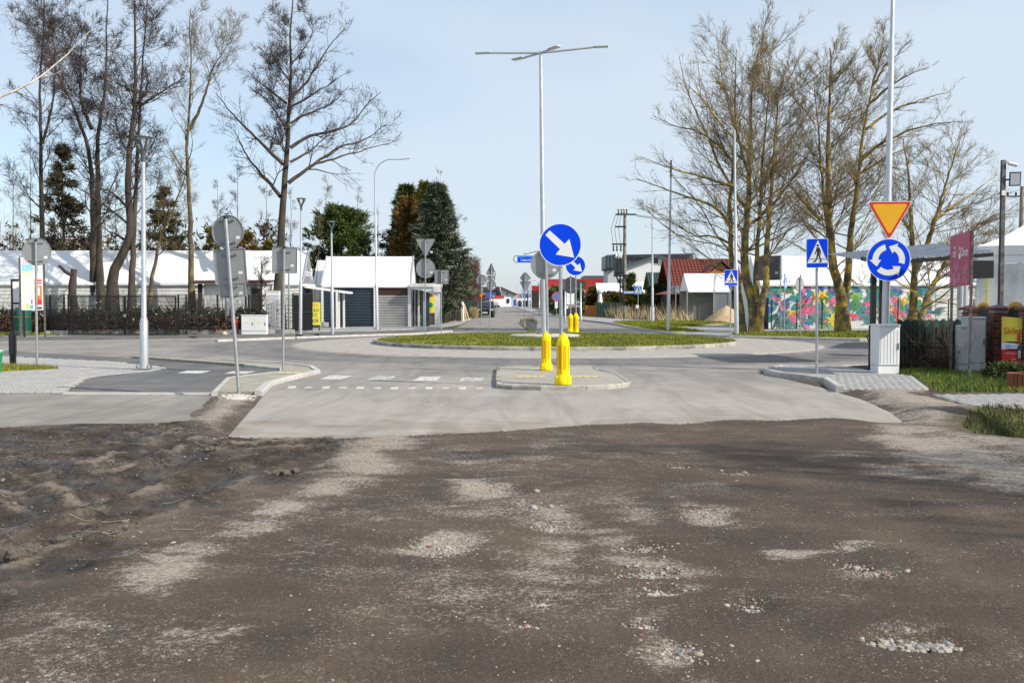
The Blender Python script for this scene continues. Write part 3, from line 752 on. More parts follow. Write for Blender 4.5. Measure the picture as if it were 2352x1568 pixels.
strip.bar((pa.x, pa.y, .018), (pb.x, pb.y, .018), .07, .05)
tag(strip.obj('edging_strip', M['kerb_light']), 'thin pale edging kerb across the cycle path', kind='structure')

def pave(parent, poly, ang, bw=.2, bh=.1, top=.03, seed=1, lim=300, inset=.02):
    rng = random.Random(seed); ca, sa = math.cos(ang), math.sin(ang)
    px = [x*ca+y*sa for x, y in poly]; py = [-x*sa+y*ca for x, y in poly]
    cells = []
    j = math.floor(min(py)/bh)
    while j*bh < max(py):
        i = math.floor(min(px)/bw)-1
        while i*bw < max(px):
            cells.append(((i+.5*(j % 2)+.5)*bw, (j+.5)*bh)); i += 1
        j += 1
    cs = np.array(cells); cx = cs[:, 0]*ca-cs[:, 1]*sa; cy = cs[:, 0]*sa+cs[:, 1]*ca
    sd = sdist(cx, cy, poly); vis = (np.abs(cx/cy) < .60) & (sd < -inset-.5*bh) & (cy < 34)
    c2 = sorted(zip(cx[vis], cy[vis]), key=lambda p: p[1])
    def block(mb, x, y, z, g=.006):
        w, h, c = bw/2-g, bh/2-g, .006
        def R(a, b): return (x+a*ca-b*sa, y+a*sa+b*ca)
        lo = [R(*p) for p in ((-w,-h),(w,-h),(w,h),(-w,h))]; hi = [R(*p) for p in ((-w+c,-h+c),(w-c,-h+c),(w-c,h-c),(-w+c,h-c))]
        vs = [(*p, z-.03) for p in lo]+[(*p, z-c) for p in lo]+[(*p, z) for p in hi]
        mb.add(vs, [(8,9,10,11)]+[(4+k, 4+(k+1) % 4, 8+(k+1) % 4, 8+k) for k in range(4)]+[(k, (k+1) % 4, 4+(k+1) % 4, 4+k) for k in range(4)])
    p0 = MB(); block(p0, 0, 0, 0); me0 = p0.mesh('paver')
    variants = []
    for k in range(3):
        mm = me0.copy(); mm.materials.append(M['paver_v%d' % k]); variants.append(mm)
    for (x, y) in c2[:lim]:
        link('paver', rng.choice(variants), parent, loc=(x, y, top+rng.uniform(-.002, .002)))
    if len(c2) > lim:
        mb = MB()
        for (x, y) in c2[lim:]: block(mb, x, y, top+rng.uniform(-.002, .002))
        for k in range(len(mb.m)): mb.m[k] = ((k//9)*7919 % 31) % 3
        tag(mb.obj('paver_field', [M['paver_v%d' % k] for k in range(3)], parent), kind='stuff')
for k, q in enumerate((.93, 1.0, 1.07)):
    M['paver_v%d' % k] = mat('grey_concrete_paver_%d' % k, (.315*q, .308*q, .295*q), .85, 0, .12, 2.3, .2, 70)
pave(bpy.data.objects['left_paving'], PAVE_L, rad(47), top=.032, seed=3)
pave(bpy.data.objects['right_paving'], PAVE_R, rad(118), top=.070, seed=4)
pave(bpy.data.objects['right_footpath'], PATH_R, rad(92), top=.050, seed=5)

# painted marks
def mark(name, px, z, parent, mt='road_paint'):
    o = MB().add([tuple(G(u, v, z)) for u, v in px], [tuple(range(len(px)))]).obj(name, M[mt], parent)
    if o.data.polygons[0].normal.z < 0: o.data.flip_normals()
    return o
q2 = lambda x, y: (588+x/3.998, 746.5+y/3.998)
M['paint_worn'] = mat('half_worn_road_paint', (.26, .245, .23), .7, 0, .2, 9, .1, 60, col2=(.66, .64, .60), lo=.40, hi=.62, detail=8)
for pts, mt in ((((580,495),(690,460),(895,463),(780,498)), 'road_paint'), (((1015,502),(1110,467),(1290,469),(1220,503)), 'paint_worn'),
            (((1440,510),(1510,472),(1700,473),(1655,511)), 'road_paint'), (((1870,515),(1895,478),(2090,478),(2080,512)), 'paint_worn')):
    mark('crosswalk_stripe', [q2(*p) for p in pts], .0165, road, mt)
for i, x in enumerate((330,483,643,798,957,1113,1271,1428,1587,1743,1897,2055)):
    hh_ = 12 if i % 2 == 0 else 7; w_ = 36-i*.4; sk = 10-i*.8
    yb = 570+min(i, 6)*1.4
    mark('give_way_dash', [q2(x-w_-sk, yb+hh_), q2(x-w_+sk, yb-hh_), q2(x+w_+sk, yb-hh_), q2(x+w_-sk, yb+hh_)], .0165, road)
mark('cycle_crossing_mark', [(407,856.5),(430,850.5),(486,851),(462,857.5)], .0245, cyc)
mark('cycle_crossing_mark', [(514,857.5),(535,851.8),(588,852.2),(566,858.2)], .0245, cyc)
for i in range(3):
    mark('tactile_slab', [(634+i*18,857.5),(642+i*18,852.8),(658+i*18,853.4),(650+i*18,858.1)], .082, bpy.data.objects['cobbled_island'], 'tactile')
for i in range(4):
    mark('tactile_slab', [(1186+i*17,866.5),(1187+i*17,861.5),(1202+i*17,861.5),(1201+i*17,866.5)], .094, bpy.data.objects['splitter_island'], 'tactile')
for i in range(4):
    mark('tactile_slab', [(1307+i*17,866.5),(1306+i*17,861.5),(1321+i*17,861.5),(1323+i*17,866.5)], .094, bpy.data.objects['splitter_island'], 'tactile')
for i in range(4):
    mark('tactile_slab', [(1796+i*17,857),(1793+i*17,853.5),(1808+i*17,853.5),(1812+i*17,857)], .076, bpy.data.objects['right_paving'], 'tactile')

# far side: pavements, verges, kerbs
raised('far_left_pavement', GP([(-500,770),(0,778),(150,774),(400,771.5),(560,770),(700,767),(860,761),(1000,754),(1060,744),(1085,732),(1120,712),(1138,703),(1150,698),(1130,698),(1085,714),(1060,728),(1030,742),(1000,748),(700,755),(400,765),(0,768),(-500,758)]), .06, M['paver_far'], 'grey paved footway along the market fence')
raised('far_cycle_path', GP([(-200,781),(0,784),(150,781),(400,776),(620,771.5),(860,767.5),(1000,762),(1090,758),(1090,755),(1000,758),(860,763),(620,768),(400,771.6),(150,774.5),(0,778.5),(-200,776)]), .066, M['asphalt_path'], 'dark asphalt cycle path behind the roundabout')
kerb('far_left_kerb', 'pale kerb stones on the far left of the roundabout', GP([(500,785.5),(613,781.5),(700,777.5),(760,775.5),(860,772),(960,769),(1040,763)]), .2, -.03, .10, M['kerb'], 1.0, inward=1)
raised('far_verge', GP([(1405,742),(1445,739.5),(1600,738),(1680,742),(1540,757),(1620,763),(1540,765),(1480,757),(1440,751)]), .10, M['turf'], 'dry grass verge at the far road corner')
raised('far_right_pavement', GP([(1155,696.5),(1175,702),(1225,719),(1294,730.5),(1332,736),(1402,744),(1442,752),(1500,762),(1560,770),(1680,775),(1960,781),(3000,781),(3000,757),(1975,757),(1760,758),(1600,741),(1420,733),(1330,727),(1240,714),(1185,700)]), .05, M['paver_far'], 'pale far pavement winding past the kiosk')
kerb('far_right_kerb', 'dark kerb curving along the far right pavement', GP([(1173,703),(1222,720),(1292,731),(1330,736),(1400,744),(1441,753),(1500,763),(1560,771),(1680,776)]), .15, -.03, .12, M['kerb'], 1.2, inward=1)
raised('tree_verge', GP([(1675,774),(1700,769),(1975,765),(2500,765),(2500,783),(1975,783),(1690,777)]), .12, M['turf'], 'grass verge under the lime trees')
kerb('tree_verge_kerb', 'long grey kerb in front of the lime trees', GP([(1676,777.5),(1975,784),(2400,784)]), .15, -.03, .13, M['kerb'], 1.0, inward=1)
# ------------------------------------------------------------------ signs
def stroke(mb, pts, w, y0, y1, m=0, capr=True):
    for i in range(len(pts)-1):
        a, b2 = Vector(pts[i]), Vector(pts[i+1]); t = (b2-a).normalized(); q = Vector((-t.y, t.x))*w/2
        mb.plate([tuple(a-q), tuple(b2-q), tuple(b2+q), tuple(a+q)], y0, y1, m)
    if capr:
        for p in pts: mb.plate(circ(w/2, 8, *p), y0-.0002, y1, m)
def lip(mb, outer, k, y0, y1, c):               # folded rim of a pressed sign
    n_ = len(outer); inner = [(c[0]+(x-c[0])*k, c[1]+(z-c[1])*k) for x, z in outer]
    vs = [(x, y0, z) for x, z in outer]+[(x, y0, z) for x, z in inner]+[(x, y1, z) for x, z in inner]+[(x, y1, z) for x, z in outer]
    fs = []
    for i in range(n_):
        j = (i+1) % n_
        fs += [(i, j, n_+j, n_+i), (n_+i, n_+j, 2*n_+j, 2*n_+i), (3*n_+i, 3*n_+j, j, i)]
    mb.add(vs, fs)
def brackets(root, cx, zs, w, y=.045):
    for zz in zs:
        b_ = MB().box((0, y-.012, zz), (w, .022, .034))
        o = b_.obj('bracket', M['sign_back'], root, loc=(cx, 0, 0))
        for x in (-.42, -.30, .30, .42):
            MB().box((x*w, y-.0245, zz), (.055*w if abs(x) > .35 else .03*w, .003, .012)).obj('slot', M['black'], o)
        MB().lathe([(.036, -.017), (.036, .017)], 12, c=(0, 0, zz)).obj('clamp', M['galv'], root)
def face_arrow(root, cx, cz, R):
    d = MB().plate(circ(R, 48, cx, cz), -.052, -.046); p = d.obj('sign_plate', M['sign_white'], root)
    MB().plate(circ(R*.955, 48, cx, cz), -.0545, -.0522).obj('sign_face', M['sign_blue'], p)
    q = [(897,270),(858,312),(988,440),(947,487),(1113,518),(1073,352),(1030,394)]
    MB().plate([(cx+(x-990)/192*R, cz-(y-400)/192*R) for x, y in q], -.057, -.0547).obj('arrow', M['sign_white'], p)
def face_round(root, cx, cz, R):
    d = MB().plate(circ(R, 56, cx, cz), -.052, -.046); p = d.obj('sign_plate', M['sign_white'], root)
    MB().plate(circ(R*.965, 56, cx, cz), -.0545, -.0522).obj('sign_face', M['sign_blue'], p)
    for k in range(3):
        a0 = rad(104+120*k); a1 = rad(180+120*k); at_ = rad(210+120*k); n_ = 10
        o_ = [(cx+.74*R*math.cos(a0+(a1-a0)*i/n_), cz+.74*R*math.sin(a0+(a1-a0)*i/n_)) for i in range(n_+1)]
        i_ = [(cx+.47*R*math.cos(a0+(a1-a0)*i/n_), cz+.47*R*math.sin(a0+(a1-a0)*i/n_)) for i in range(n_+1)]
        P2 = lambda r, a: (cx+r*R*math.cos(a), cz+r*R*math.sin(a))
        MB().plate(o_+[P2(.88, a1), P2(.62, at_), P2(.34, a1)]+i_[::-1], -.057, -.0547).obj('curved_arrow', M['sign_white'], p)
def face_yield(root, cx, cz, w, h):
    tri = lambda k: round_poly([(cx-w/2*k, cz+h/2-(1-k)*h*.33), (cx, cz-h/2+(1-k)*h*.70), (cx+w/2*k, cz+h/2-(1-k)*h*.33)], .045*w)
    p = MB().plate(tri(1.0), -.052, -.046).obj('sign_plate', M['sign_white'], root)
    MB().plate(tri(.965), -.0545, -.0522).obj('sign_border', M['sign_red'], p)
    MB().plate(tri(.80), -.057, -.0547).obj('sign_face', M['sign_amber'], p)
def face_ped(root, cx, cz, w, h, blue='sign_blue'):
    p = MB().plate(rrect(w, h, .06*w, cx, cz), -.052, -.046).obj('sign_plate', M['sign_white'], root)
    MB().plate(rrect(w*.955, h*.965, .05*w, cx, cz), -.0545, -.0522).obj('sign_face', M[blue], p)
    f = lambda x, y: (cx+(x-599)/188*w, cz-(y-480)/264*h)
    MB().plate([f(605,362), f(513,570), f(690,570)], -.057, -.0547).obj('triangle', M['sign_white'], p)
    mb = MB(); y0, y1 = -.0595, -.0572
    mb.plate([f(604+11*math.cos(a), 412+11*math.sin(a)) for a in np.linspace(0, 2*PI, 13)[:-1]], y0, y1)
    mb.plate([f(594,428), f(615,428), f(620,470), f(614,492), f(600,490)], y0, y1)
    k = w/188
    for line, lw in (([(599,434),(590,466),(581,486)], 9), ([(613,433),(626,460),(626,490)], 9), ([(604,486),(597,520),(584,552),(570,555)], 12), ([(612,486),(622,522),(633,553),(622,559)], 12)):
        stroke(mb, [f(*q) for q in line], lw*k, y0, y1)
    for xa, xb in ((535,580),(604,616),(636,668)):
        stroke(mb, [f(xa,532), f(xb,532)], 5*k, y0-.0006, y1, capr=False)
    mb.obj('walking_figure', M['black'], p)
def face_nostop(root, cx, cz, R):
    p = MB().plate(circ(R, 28, cx, cz), -.052, -.046).obj('sign_plate', M['sign_red'], root)
    MB().plate(circ(R*.82, 28, cx, cz), -.0545, -.0522).obj('sign_face', M['sign_lightblue'], p)
    mb = MB()
    for s in (-1, 1): stroke(mb, [(cx-s*R*.58, cz-R*.58), (cx+s*R*.58, cz+R*.58)], .15*R, -.057+s*.0003, -.0547, capr=False)
    mb.obj('cross', M['sign_red'], p)
def back(root, kind, cx, cz, w, h, dark=False, fac=1):
    mt = M['sign_back_dark'] if dark else M['sign_back']
    if kind == 'disc': poly = circ(w/2, 48, cx, cz)
    elif kind == 'rect': poly = rrect(w, h, .05*w, cx, cz)
    elif kind == 'tri_up': poly = round_poly([(cx-w/2, cz-h/2), (cx+w/2, cz-h/2), (cx, cz+h/2)], .06*w)
    elif kind == 'tri_dn': poly = round_poly([(cx-w/2, cz+h/2), (cx, cz-h/2), (cx+w/2, cz+h/2)], .06*w)
    else: poly = round_poly([(cx-w/2, cz), (cx, cz-h/2), (cx+w/2, cz), (cx, cz+h/2)], .05*w)
    p = MB().plate(poly, .046, .050).obj('sign_plate', mt, root)
    mb = MB(); lip(mb, poly, .965, .036, .051, (cx, cz)); mb.obj('rim', mt, p)
    MB().box((cx+w*.30, .0445, cz-h*.20 if kind != 'tri_up' else cz-h*.36), (.12*w, .002, .09*w)).obj('sticker', M['sticker'], p)
    brackets(root, 0, [cz+h*.34, cz-h*.32] if kind != 'tri_up' else [cz+.05*h, cz-h*.36], min(.34, .5*w))
def sign(name, label, b, t, plates, rz=0.0, r=.03, group=None, cat='road sign', zb=.05, mt='galv', Y=None):
    base = G(b[0], b[1], zb) if Y is None else W(b[0], b[1], Y)
    if Y is not None: base.z = zb
    Yd = base.y; top = W(t[0], t[1], Yd)
    L = (top-base).length
    root = thing(name, label, cat, base, rz, group)
    root.rotation_euler = (0, math.atan2(top.x-base.x, top.z-base.z)*math.cos(rz), rz)
    MB().tube([(0, 0, -.05), (0, 0, L)], r, 14).obj('pole', M[mt], root, smooth=True)
    MB().lathe([(r*1.12, 0), (r*1.12, .05), (r*.8, .06)], 12, c=(0, 0, L-.045)).obj('pole_cap', M['black'], root)
    k = Yd/FPX
    for pl in plates:
        kind, cu, cv, w, h = pl[:5]
        f = (b[1]-cv)/(b[1]-t[1]); pu = b[0]+(t[0]-b[0])*f
        cz = L*f; cx = (cu-pu)*k; w *= k; h *= k
        if kind == 'arrow': face_arrow(root, cx, cz, w/2)
        elif kind == 'round': face_round(root, cx, cz, w/2)
        elif kind == 'yield': face_yield(root, cx, cz, w, h)
        elif kind == 'ped': face_ped(root, cx, cz, w, h, pl[5] if len(pl) > 5 else 'sign_blue')
        elif kind == 'nostop': face_nostop(root, cx, cz, w/2)
        elif kind == 'front':
            p = MB().plate(rrect(w, h, .06*w, cx, cz), -.052, -.046).obj('sign_plate', M[pl[5]], root)
        else: back(root, kind, cx, cz, w, h, dark=(len(pl) > 5 and pl[5]))
    return root
sign('road_sign', 'leaning post with grey backs of round, square and small signs', (550,915), (516,497),
     [('disc',519,531,77,77), ('rect',525,611,78,80), ('rect',531,667,64,32)], rz=rad(-8), r=.033, zb=.0)
sign('road_sign', 'grey back of a round sign beside the green litter bin', (85,841), (82,551), [('disc',83,578,64,62)], rz=rad(6))
sign('road_sign', 'grey back of a single square sign on the cobbled island', (650,853.5), (653,567), [('rect',652.5,597.5,59,60)], rz=rad(-4), zb=.075)
sign('road_sign', 'grey backs of triangular and round signs before the market stall', (977,766), (977,549), [('tri_dn',977,570,47,43), ('disc',977,616,45,46)], rz=rad(-8))
sign('road_sign', 'small grey back of a square sign beside the white awning post', (1013.5,764), (1014,619), [('rect',1014,636,33,33)], rz=rad(-8))
sign('road_sign', 'dark grey backs of triangle, plate and disc in front of the black car', (1124,763), (1130,606), [('tri_up',1130,617,27,28,True), ('rect',1130,638,20,11,True), ('disc',1130,655,24,24,True)], rz=rad(25))
s_ = sign('road_sign', 'pale grey back of a round sign with an orange flasher below', (1105,746), (1106,633), [('disc',1106,643,25,25), ('rect',1106,665,8,14)], rz=rad(-10))
k_ = s_.location.y/FPX
MB().box((0, -.03, 68*k_), (7*k_, .05, 7*k_)).obj('flasher', M['sign_orange'], s_)
sign('road_sign', 'grey backs of diamond and inverted triangle beside the concrete planters', (1204,751), (1206,628), [('diamond',1206,638,27,28), ('tri_dn',1206,659,28,26)], rz=rad(-8))
sign('road_sign', 'grey back of a round sign on the pole behind the large blue arrow', (1260,849), (1253,570), [('disc',1252,607,68,68)], rz=rad(-8), r=.035, zb=.1)
sign('road_sign', 'large blue keep right sign with white arrow on the front bollard', (1291,881), (1286,520), [('arrow',1287,562,98,98)], rz=rad(-6), r=.036, zb=.1)
sign('road_sign', 'small blue keep right sign with white arrow on the far bollard', (1323.5,770), (1322,590), [('arrow',1322,610,46,46)], rz=rad(-6), zb=.1, Y=46)
sign('road_sign', 'dark grey back of a round sign behind the small blue arrow', (1311,769), (1310,635), [('disc',1311,656,38,38,True)], rz=rad(-10), zb=.1, Y=50)
sign('road_sign', 'blue pedestrian crossing sign on the block paved refuge', (1876,858), (1876,552), [('ped',1876.5,581.5,48,67)], rz=rad(-12), zb=.07)
sign('road_sign', 'small blue pedestrian crossing sign beside the lime tree trunk', (1677.5,773), (1678.5,618), [('ped',1678.5,637.5,30,36)], rz=rad(-5), zb=.1)
sign('road_sign', 'light blue pedestrian crossing sign before the yellow hedge', (1465,739), (1466,654), [('ped',1466,666,17,19,'sign_lightblue'), ('front',1464,704,7,7,'sign_white')], rz=rad(-5))
sign('road_sign', 'red and blue no stopping sign near the far dark hoarding', (1278,731), (1278,672), [('nostop',1278,681.5,22,22), ('front',1278,700,7,16,'sign_white')], rz=rad(-5))
sign('road_sign', 'grey back of a square sign before the red tiled roof', (1552,744), (1552,656), [('rect',1552,664.5,18,19)], rz=rad(-10))
sign('road_sign', 'grey oval looking back of a round sign turned away before flower wall', (1837.5,769), (1838,632), [('disc',1838,653,34,38)], rz=rad(42), zb=.1)
sign('road_sign', 'thin blue pedestrian sign seen almost edge on before flower wall', (1801,765), (1802,630), [('ped',1802,649,22,28,'sign_lightblue')], rz=rad(62), zb=.1)
sign('road_sign', 'large dark grey sign back half hidden behind the lime trunks', (1793,769), (1792,588), [('rect',1766,617,58,56,True)], rz=rad(-20), zb=.1, Y=56.5)
sign('road_sign', 'yellow and white priority diamond on a thin far pole', (1236,714), (1236,680), [('front',1236,688,9,9,'sign_white')], r=.025)
sign('road_sign', 'far orange warning sign above a white round speed sign', (1186,702), (1186,674), [('front',1188,682,11,11,'sign_orange'), ('front',1188,694,9,9,'sign_white')], r=.03)

# yellow bollards
def bollard(label, u, v, hpx, rz=.2, zb=.1, Y=None):
    base = G(u, v, zb) if Y is None else Vector((W(u, v, Y).x, Y, zb))
    H = hpx*base.y/FPX; s = H/1.03
    root = thing('traffic_bollard', label, 'bollard', base, rz, 'yellow traffic bollards on the islands')
    c8 = 1/math.cos(PI/8)
    MB().lathe([(.163*s, 0), (.168*s, .02*s), (.168*s, .125*s), (.132*s, .195*s)], 24).obj('foot', M['yellow_plastic'], root, smooth=True)
    MB().lathe([(.122*s*c8, .19*s), (.124*s*c8, .82*s), (.115*s*c8, .875*s), (.075*s*c8, .965*s), (.045*s*c8, .985*s), (.042*s, 1.03*s)], 8, rot=.5).obj('body', M['yellow_plastic'], root, bevel=.012*s)
    for k in range(8):
        a = PI/4*k
        MB().box((.1235*s, 0, .545*s), (.004, .058*s, .47*s)).obj('reflector', M['orange_strip'], root, rz=a)
        if k % 2 == 0:
            MB().lathe([(.026*s, 0), (.026*s, .15*s), (.012*s, .175*s)], 10, c=(.155*s, 0, 0)).obj('foot_rib', M['yellow_plastic'], root, rz=a+PI/8)
    return root
bollard('largest yellow bollard at the front of the splitter island', 1293, 882, 118)
bollard('second yellow bollard just behind the largest one on the splitter island', 1254.5, 849, 89, .5)
bollard('nearer yellow bollard of the small far pair behind the grass island', 1322.5, 770, 52, .3, Y=46)
bollard('farther and shorter yellow bollard of the small far pair', 1310.5, 769, 44, .3, Y=50)

# street name sign
base = Vector((W(1256, 760, 41.5).x+.6, 41.5, .1))
t = thing('street_name_sign', 'blue street name sign reading Latarnicza on a curled bracket', 'street sign', base)
zc = W(1205, 595, 41.5).z-.1; k_ = 41.5/FPX
MB().tube([(0, 0, 0), (0, 0, zc+.6)], .035, 10).obj('pole', M['anthracite'], t)
xl, xr = -(1256+33-1188)*k_*1.0, -.12
p = MB().box(((xl+xr)/2, 0, zc), (xr-xl, .03, 16*k_)).obj('name_plate', M['sign_blue'], t)
MB().box(((xl+xr)/2, -.0165, zc+5.6*k_), (xr-xl-.02, .002, 4.4*k_)).obj('top_band', M['sign_lightblue'], p)
text('lettering', 'Latarnicza', 8*k_, M['sign_white'], p, (xl+8*k_, -.0175, zc-2.2*k_), align='LEFT')
text('lettering', 'ulica', 4*k_, M['sign_blue'], p, (xl+18*k_, -.0185, zc+5.5*k_), align='LEFT', sx=1.6)
mb = MB(); mb.tube([(xl, 0, zc+8*k_), (xl-4*k_, 0, zc+7.5*k_), (xl-9*k_, 0, zc+2*k_), (xl-9*k_, 0, zc-2*k_), (xl-4*k_, 0, zc-7.5*k_), (xl, 0, zc-8*k_)], .014, 6)
mb.tube([(xl+18*k_, 0, zc+10*k_), (xl+14*k_, 0, zc+13*k_), (xl+20*k_, 0, zc+11*k_), (xl+40*k_, 0, zc+17*k_), (0, 0, zc+24*k_)], .014, 6)
mb.obj('curled_bracket', M['black_metal'], t)

# ------------------------------------------------------------------ lamps and masts
def foot(root, r):
    MB().box((0, 0, .012), (r*5.2, r*5.2, .024)).obj('base_plate', M['galv'], root)
    for sx in (-1, 1):
        for sy in (-1, 1): MB().lathe([(.018, .02), (.018, .09)], 8, c=(sx*r*2, sy*r*2, 0)).obj('bolt', M['rust'], root)
def pole_root(name, label, u0, v0, u1, v1, Y=None, zb=.05, cat='street lamp', group=None):
    base = G(u0, v0, zb) if Y is None else Vector((W(u0, v0, Y).x, Y, zb))
    top = W(u1, v1, base.y); root = thing(name, label, cat, base, 0, group)
    root.rotation_euler.y = math.atan2(top.x-base.x, top.z-base.z)
    return root, (top-base).length, base.y/FPX
def post_top(label, u0, v0, u1, v1, step, wpx, r=.055):
    root, L, k = pole_root('street_lamp', label, u0, v0, u1, v1, group='post top lamps along the footway')
    hd = wpx*k/2; hs = wpx*k*.62; Ls = L-hs; s1 = L*(v0-step)/(v0-v1)
    MB().tube([(0,0,0), (0,0,s1-.06), (0,0,s1+.05), (0,0,Ls-.25)], [r*1.55, r*1.5, r, r*.72], 16).obj('pole', M['galv_light'], root, smooth=True)
    MB().lathe([(r*.95, Ls-.28), (r*1.0, Ls-.12), (r*1.5, Ls+.02)], 14).obj('neck', M['anthracite'], root, smooth=True)
    for k2 in range(4):
        a = PI/4+PI/2*k2; c_, s2 = math.cos(a), math.sin(a)
        MB().bar((r*.9*c_, r*.9*s2, Ls-.02), (hd*.86*c_, hd*.86*s2, L-.10*hd*2), .035, .06).obj('arm', M['anthracite'], root)
    MB().lathe([(hd*.80, L-.10*hd), (hd*.98, L-.07*hd), (hd, L), (hd*.9, L+.06*hd), (hd*.3, L+.12*hd)], 28).obj('lamp_head', M['anthracite'], root, smooth=True)
    MB().lathe([(hd*.76, L-.115*hd), (hd*.76, L-.102*hd)], 24).obj('lens', M['lens'], root)
    foot(root, r); return root
post_top('tall grey post top lamp on the block paved footway', 331, 847, 329, 316, 731, 45, .062)
post_top('grey post top lamp rising by the black gate panel', 690, 768, 692, 456, 644, 23)
post_top('shortest grey post top lamp before the navy shutter', 764, 768, 761, 508, 655, 21)
# swan neck lamp
root, L, k = pole_root('street_lamp', 'slim white swan neck lamp in front of the market stall', 866.5, 757, 861, 404)
Rn = 44*k
pts = [(0,0,0), (0,0,L*.30), (0,0,L*.3+.05), (0,0,L)]
mb = MB().tube(pts, [.095, .085, .058, .045], 14)
arc = [(0,0,L)]+[(Rn*(1-math.cos(a))*.9, 0, L+Rn*.85*math.sin(a)) for a in np.linspace(.2, PI/2*.92, 7)]+[(68*k, 0, L+37*k)]
mb.tube(arc, .036, 10); mb.obj('pole', M['galv_light'], root, smooth=True)
MB().box((74*k, 0, L+38.2*k), (14*k, .16, .05), ry=-.16).obj('lamp_head', M['grey_grp'], root, bevel=.015)
foot(root, .08)
# central four armed mast
root, L, k = pole_root('mast_lamp', 'tall four armed lamp mast on the grass island', 1250, 775, 1242, 118, Y=LAMP_C[1], zb=.40)
MB().tube([(0,0,0), (0,0,L*.26), (0,0,L*.27), (0,0,L*.545), (0,0,L*.55), (0,0,L*.80), (0,0,L*.81), (0,0,L)], [.115, .105, .098, .092, .085, .075, .07, .062], 18).obj('pole', M['galv_light'], root, smooth=True)
for nm, ax, ay, az, hl in (('w', -115*k, .25, 5*k, -1), ('e', 117*k, -.25, 7*k, 1), ('n', -.62, .55, -.04, .35), ('s', .32, -.45, .0, -.25)):
    a = MB().tube([(0, 0, L-.06), (ax, ay, L-.06+az)], [.05, .042], 10).obj('arm', M['galv_light'], root, smooth=True)
    d = Vector((ax, ay, 0)).normalized(); c = Vector((ax, ay, L-.05+az))+d*.30
    h_ = MB().box((0, 0, 0), (.58, .24, .055)).obj('lamp_head', M['grey_grp'], a, bevel=.02, loc=c, rz=math.atan2(d.y, d.x))
    MB().box((0, 0, -.03), (.40, .18, .01)).obj('lens', M['lens'], h_)
foot(root, .11)
# right hand mast behind the cabinet (its top is above the frame)
root, L, k = pole_root('mast_lamp', 'thick galvanised mast carrying the yield and roundabout signs', 2031, 862, 2052, -60, Y=22.9, zb=.05)
MB().tube([(0,0,0), (0,0,L*.30), (0,0,L*.31), (0,0,L*.82), (0,0,L*.83), (0,0,L)], [.088, .082, .075, .062, .048, .042], 18).obj('pole', M['galv_light'], root, smooth=True)
MB().tube([(0, 0, L-.02), (-1.2, .5, L+.25)], .035, 10).obj('arm', M['galv_light'], root)
MB().box((-1.5, .62, L+.3), (.6, .26, .06), rz=-.4).obj('lamp_head', M['grey_grp'], root, bevel=.02)
Lz = lambda v: L*(862-v)/(862+60)
for pr in (470, 535, 575, 630): MB().lathe([(.092, -.03), (.092, .03)], 14, c=(0, 0, Lz(pr))).obj('clamp', M['galv'], root)
ys = thing('road_sign', 'orange yield triangle with red border high on the mast', 'road sign', (0, 0, 0))
rs = thing('road_sign', 'round blue roundabout sign with three white arrows on the mast', 'road sign', (0, 0, 0))
pm = W(2041, 508, 22.8); pr_ = W(2039, 597, 22.8)
ys.location = (pm.x, 22.78, pm.z); rs.location = (pr_.x, 22.78, pr_.z)
ys.rotation_euler.z = rs.rotation_euler.z = rad(-7)
k = 22.8/FPX
face_yield(ys, 0, 0, 100*k, 88*k); face_round(rs, 0, 0, 48.5*k)
for r_, w_ in ((ys, .35), (rs, .35)):
    MB().box((0, -.03, .08), (w_, .03, .035)).obj('bracket', M['galv'], r_)
# far lamps on the right
def swan_pair(label, u, v0, v1, both=True, out=38):
    root, L, k = pole_root('street_lamp', label, u, v0, u, v1)
    mb = MB().tube([(0,0,0), (0,0,L*.33), (0,0,L*.34), (0,0,L)], [.10, .095, .07, .05], 12)
    hs = []
    for s in ((-1, 1) if both else (-1,)):
        R_ = 22*k
        mb.tube([(0,0,L)]+[(s*R_*(1-math.cos(a)), 0, L+R_*math.sin(a)) for a in np.linspace(.2, PI/2*.9, 6)]+[(s*out*k, 0, L+24*k)], .035, 8)
        hs.append(s)
    mb.obj('pole', M['galv_light'], root, smooth=True)
    for s in hs: MB().box((s*(out+6)*k, 0, L+25.5*k), (14*k, .25, .06), ry=s*-.2).obj('lamp_head', M['lens'], root)
    foot(root, .09)
swan_pair('double swan neck lamp standing on the far verge', 1498.5, 741, 502)
root, L, k = pole_root('street_lamp', 'slim white pole with a dark flat top before the kiosk', 1534.5, 761, 1541.5, 368)
MB().tube([(0,0,0), (0,0,L*.32), (0,0,L*.33), (0,0,L*.9)], [.095, .09, .065, .045], 14).obj('pole', M['galv_light'], root, smooth=True)
MB().tube([(0,0,L*.9), (0,0,L)], [.05, .045], 10).obj('lamp_head', M['anthracite'], root); foot(root, .09)
root, L, k = pole_root('street_lamp', 'grey mast rising through the branches of the left lime tree', 1692, 772, 1687, 300)
MB().tube([(0,0,0), (0,0,L*.36), (0,0,L*.37), (0,0,L)], [.105, .10, .07, .045], 14).obj('pole', M['galv_light'], root, smooth=True)
MB().tube([(0,0,L), (-.05, .5, L+.25), (-.1, 1.3, L+.3)], .035, 8).obj('arm', M['galv_light'], root); MB().box((-.1, 1.5, L+.31), (.22, .6, .06)).obj('lamp_head', M['grey_grp'], root); foot(root, .10)
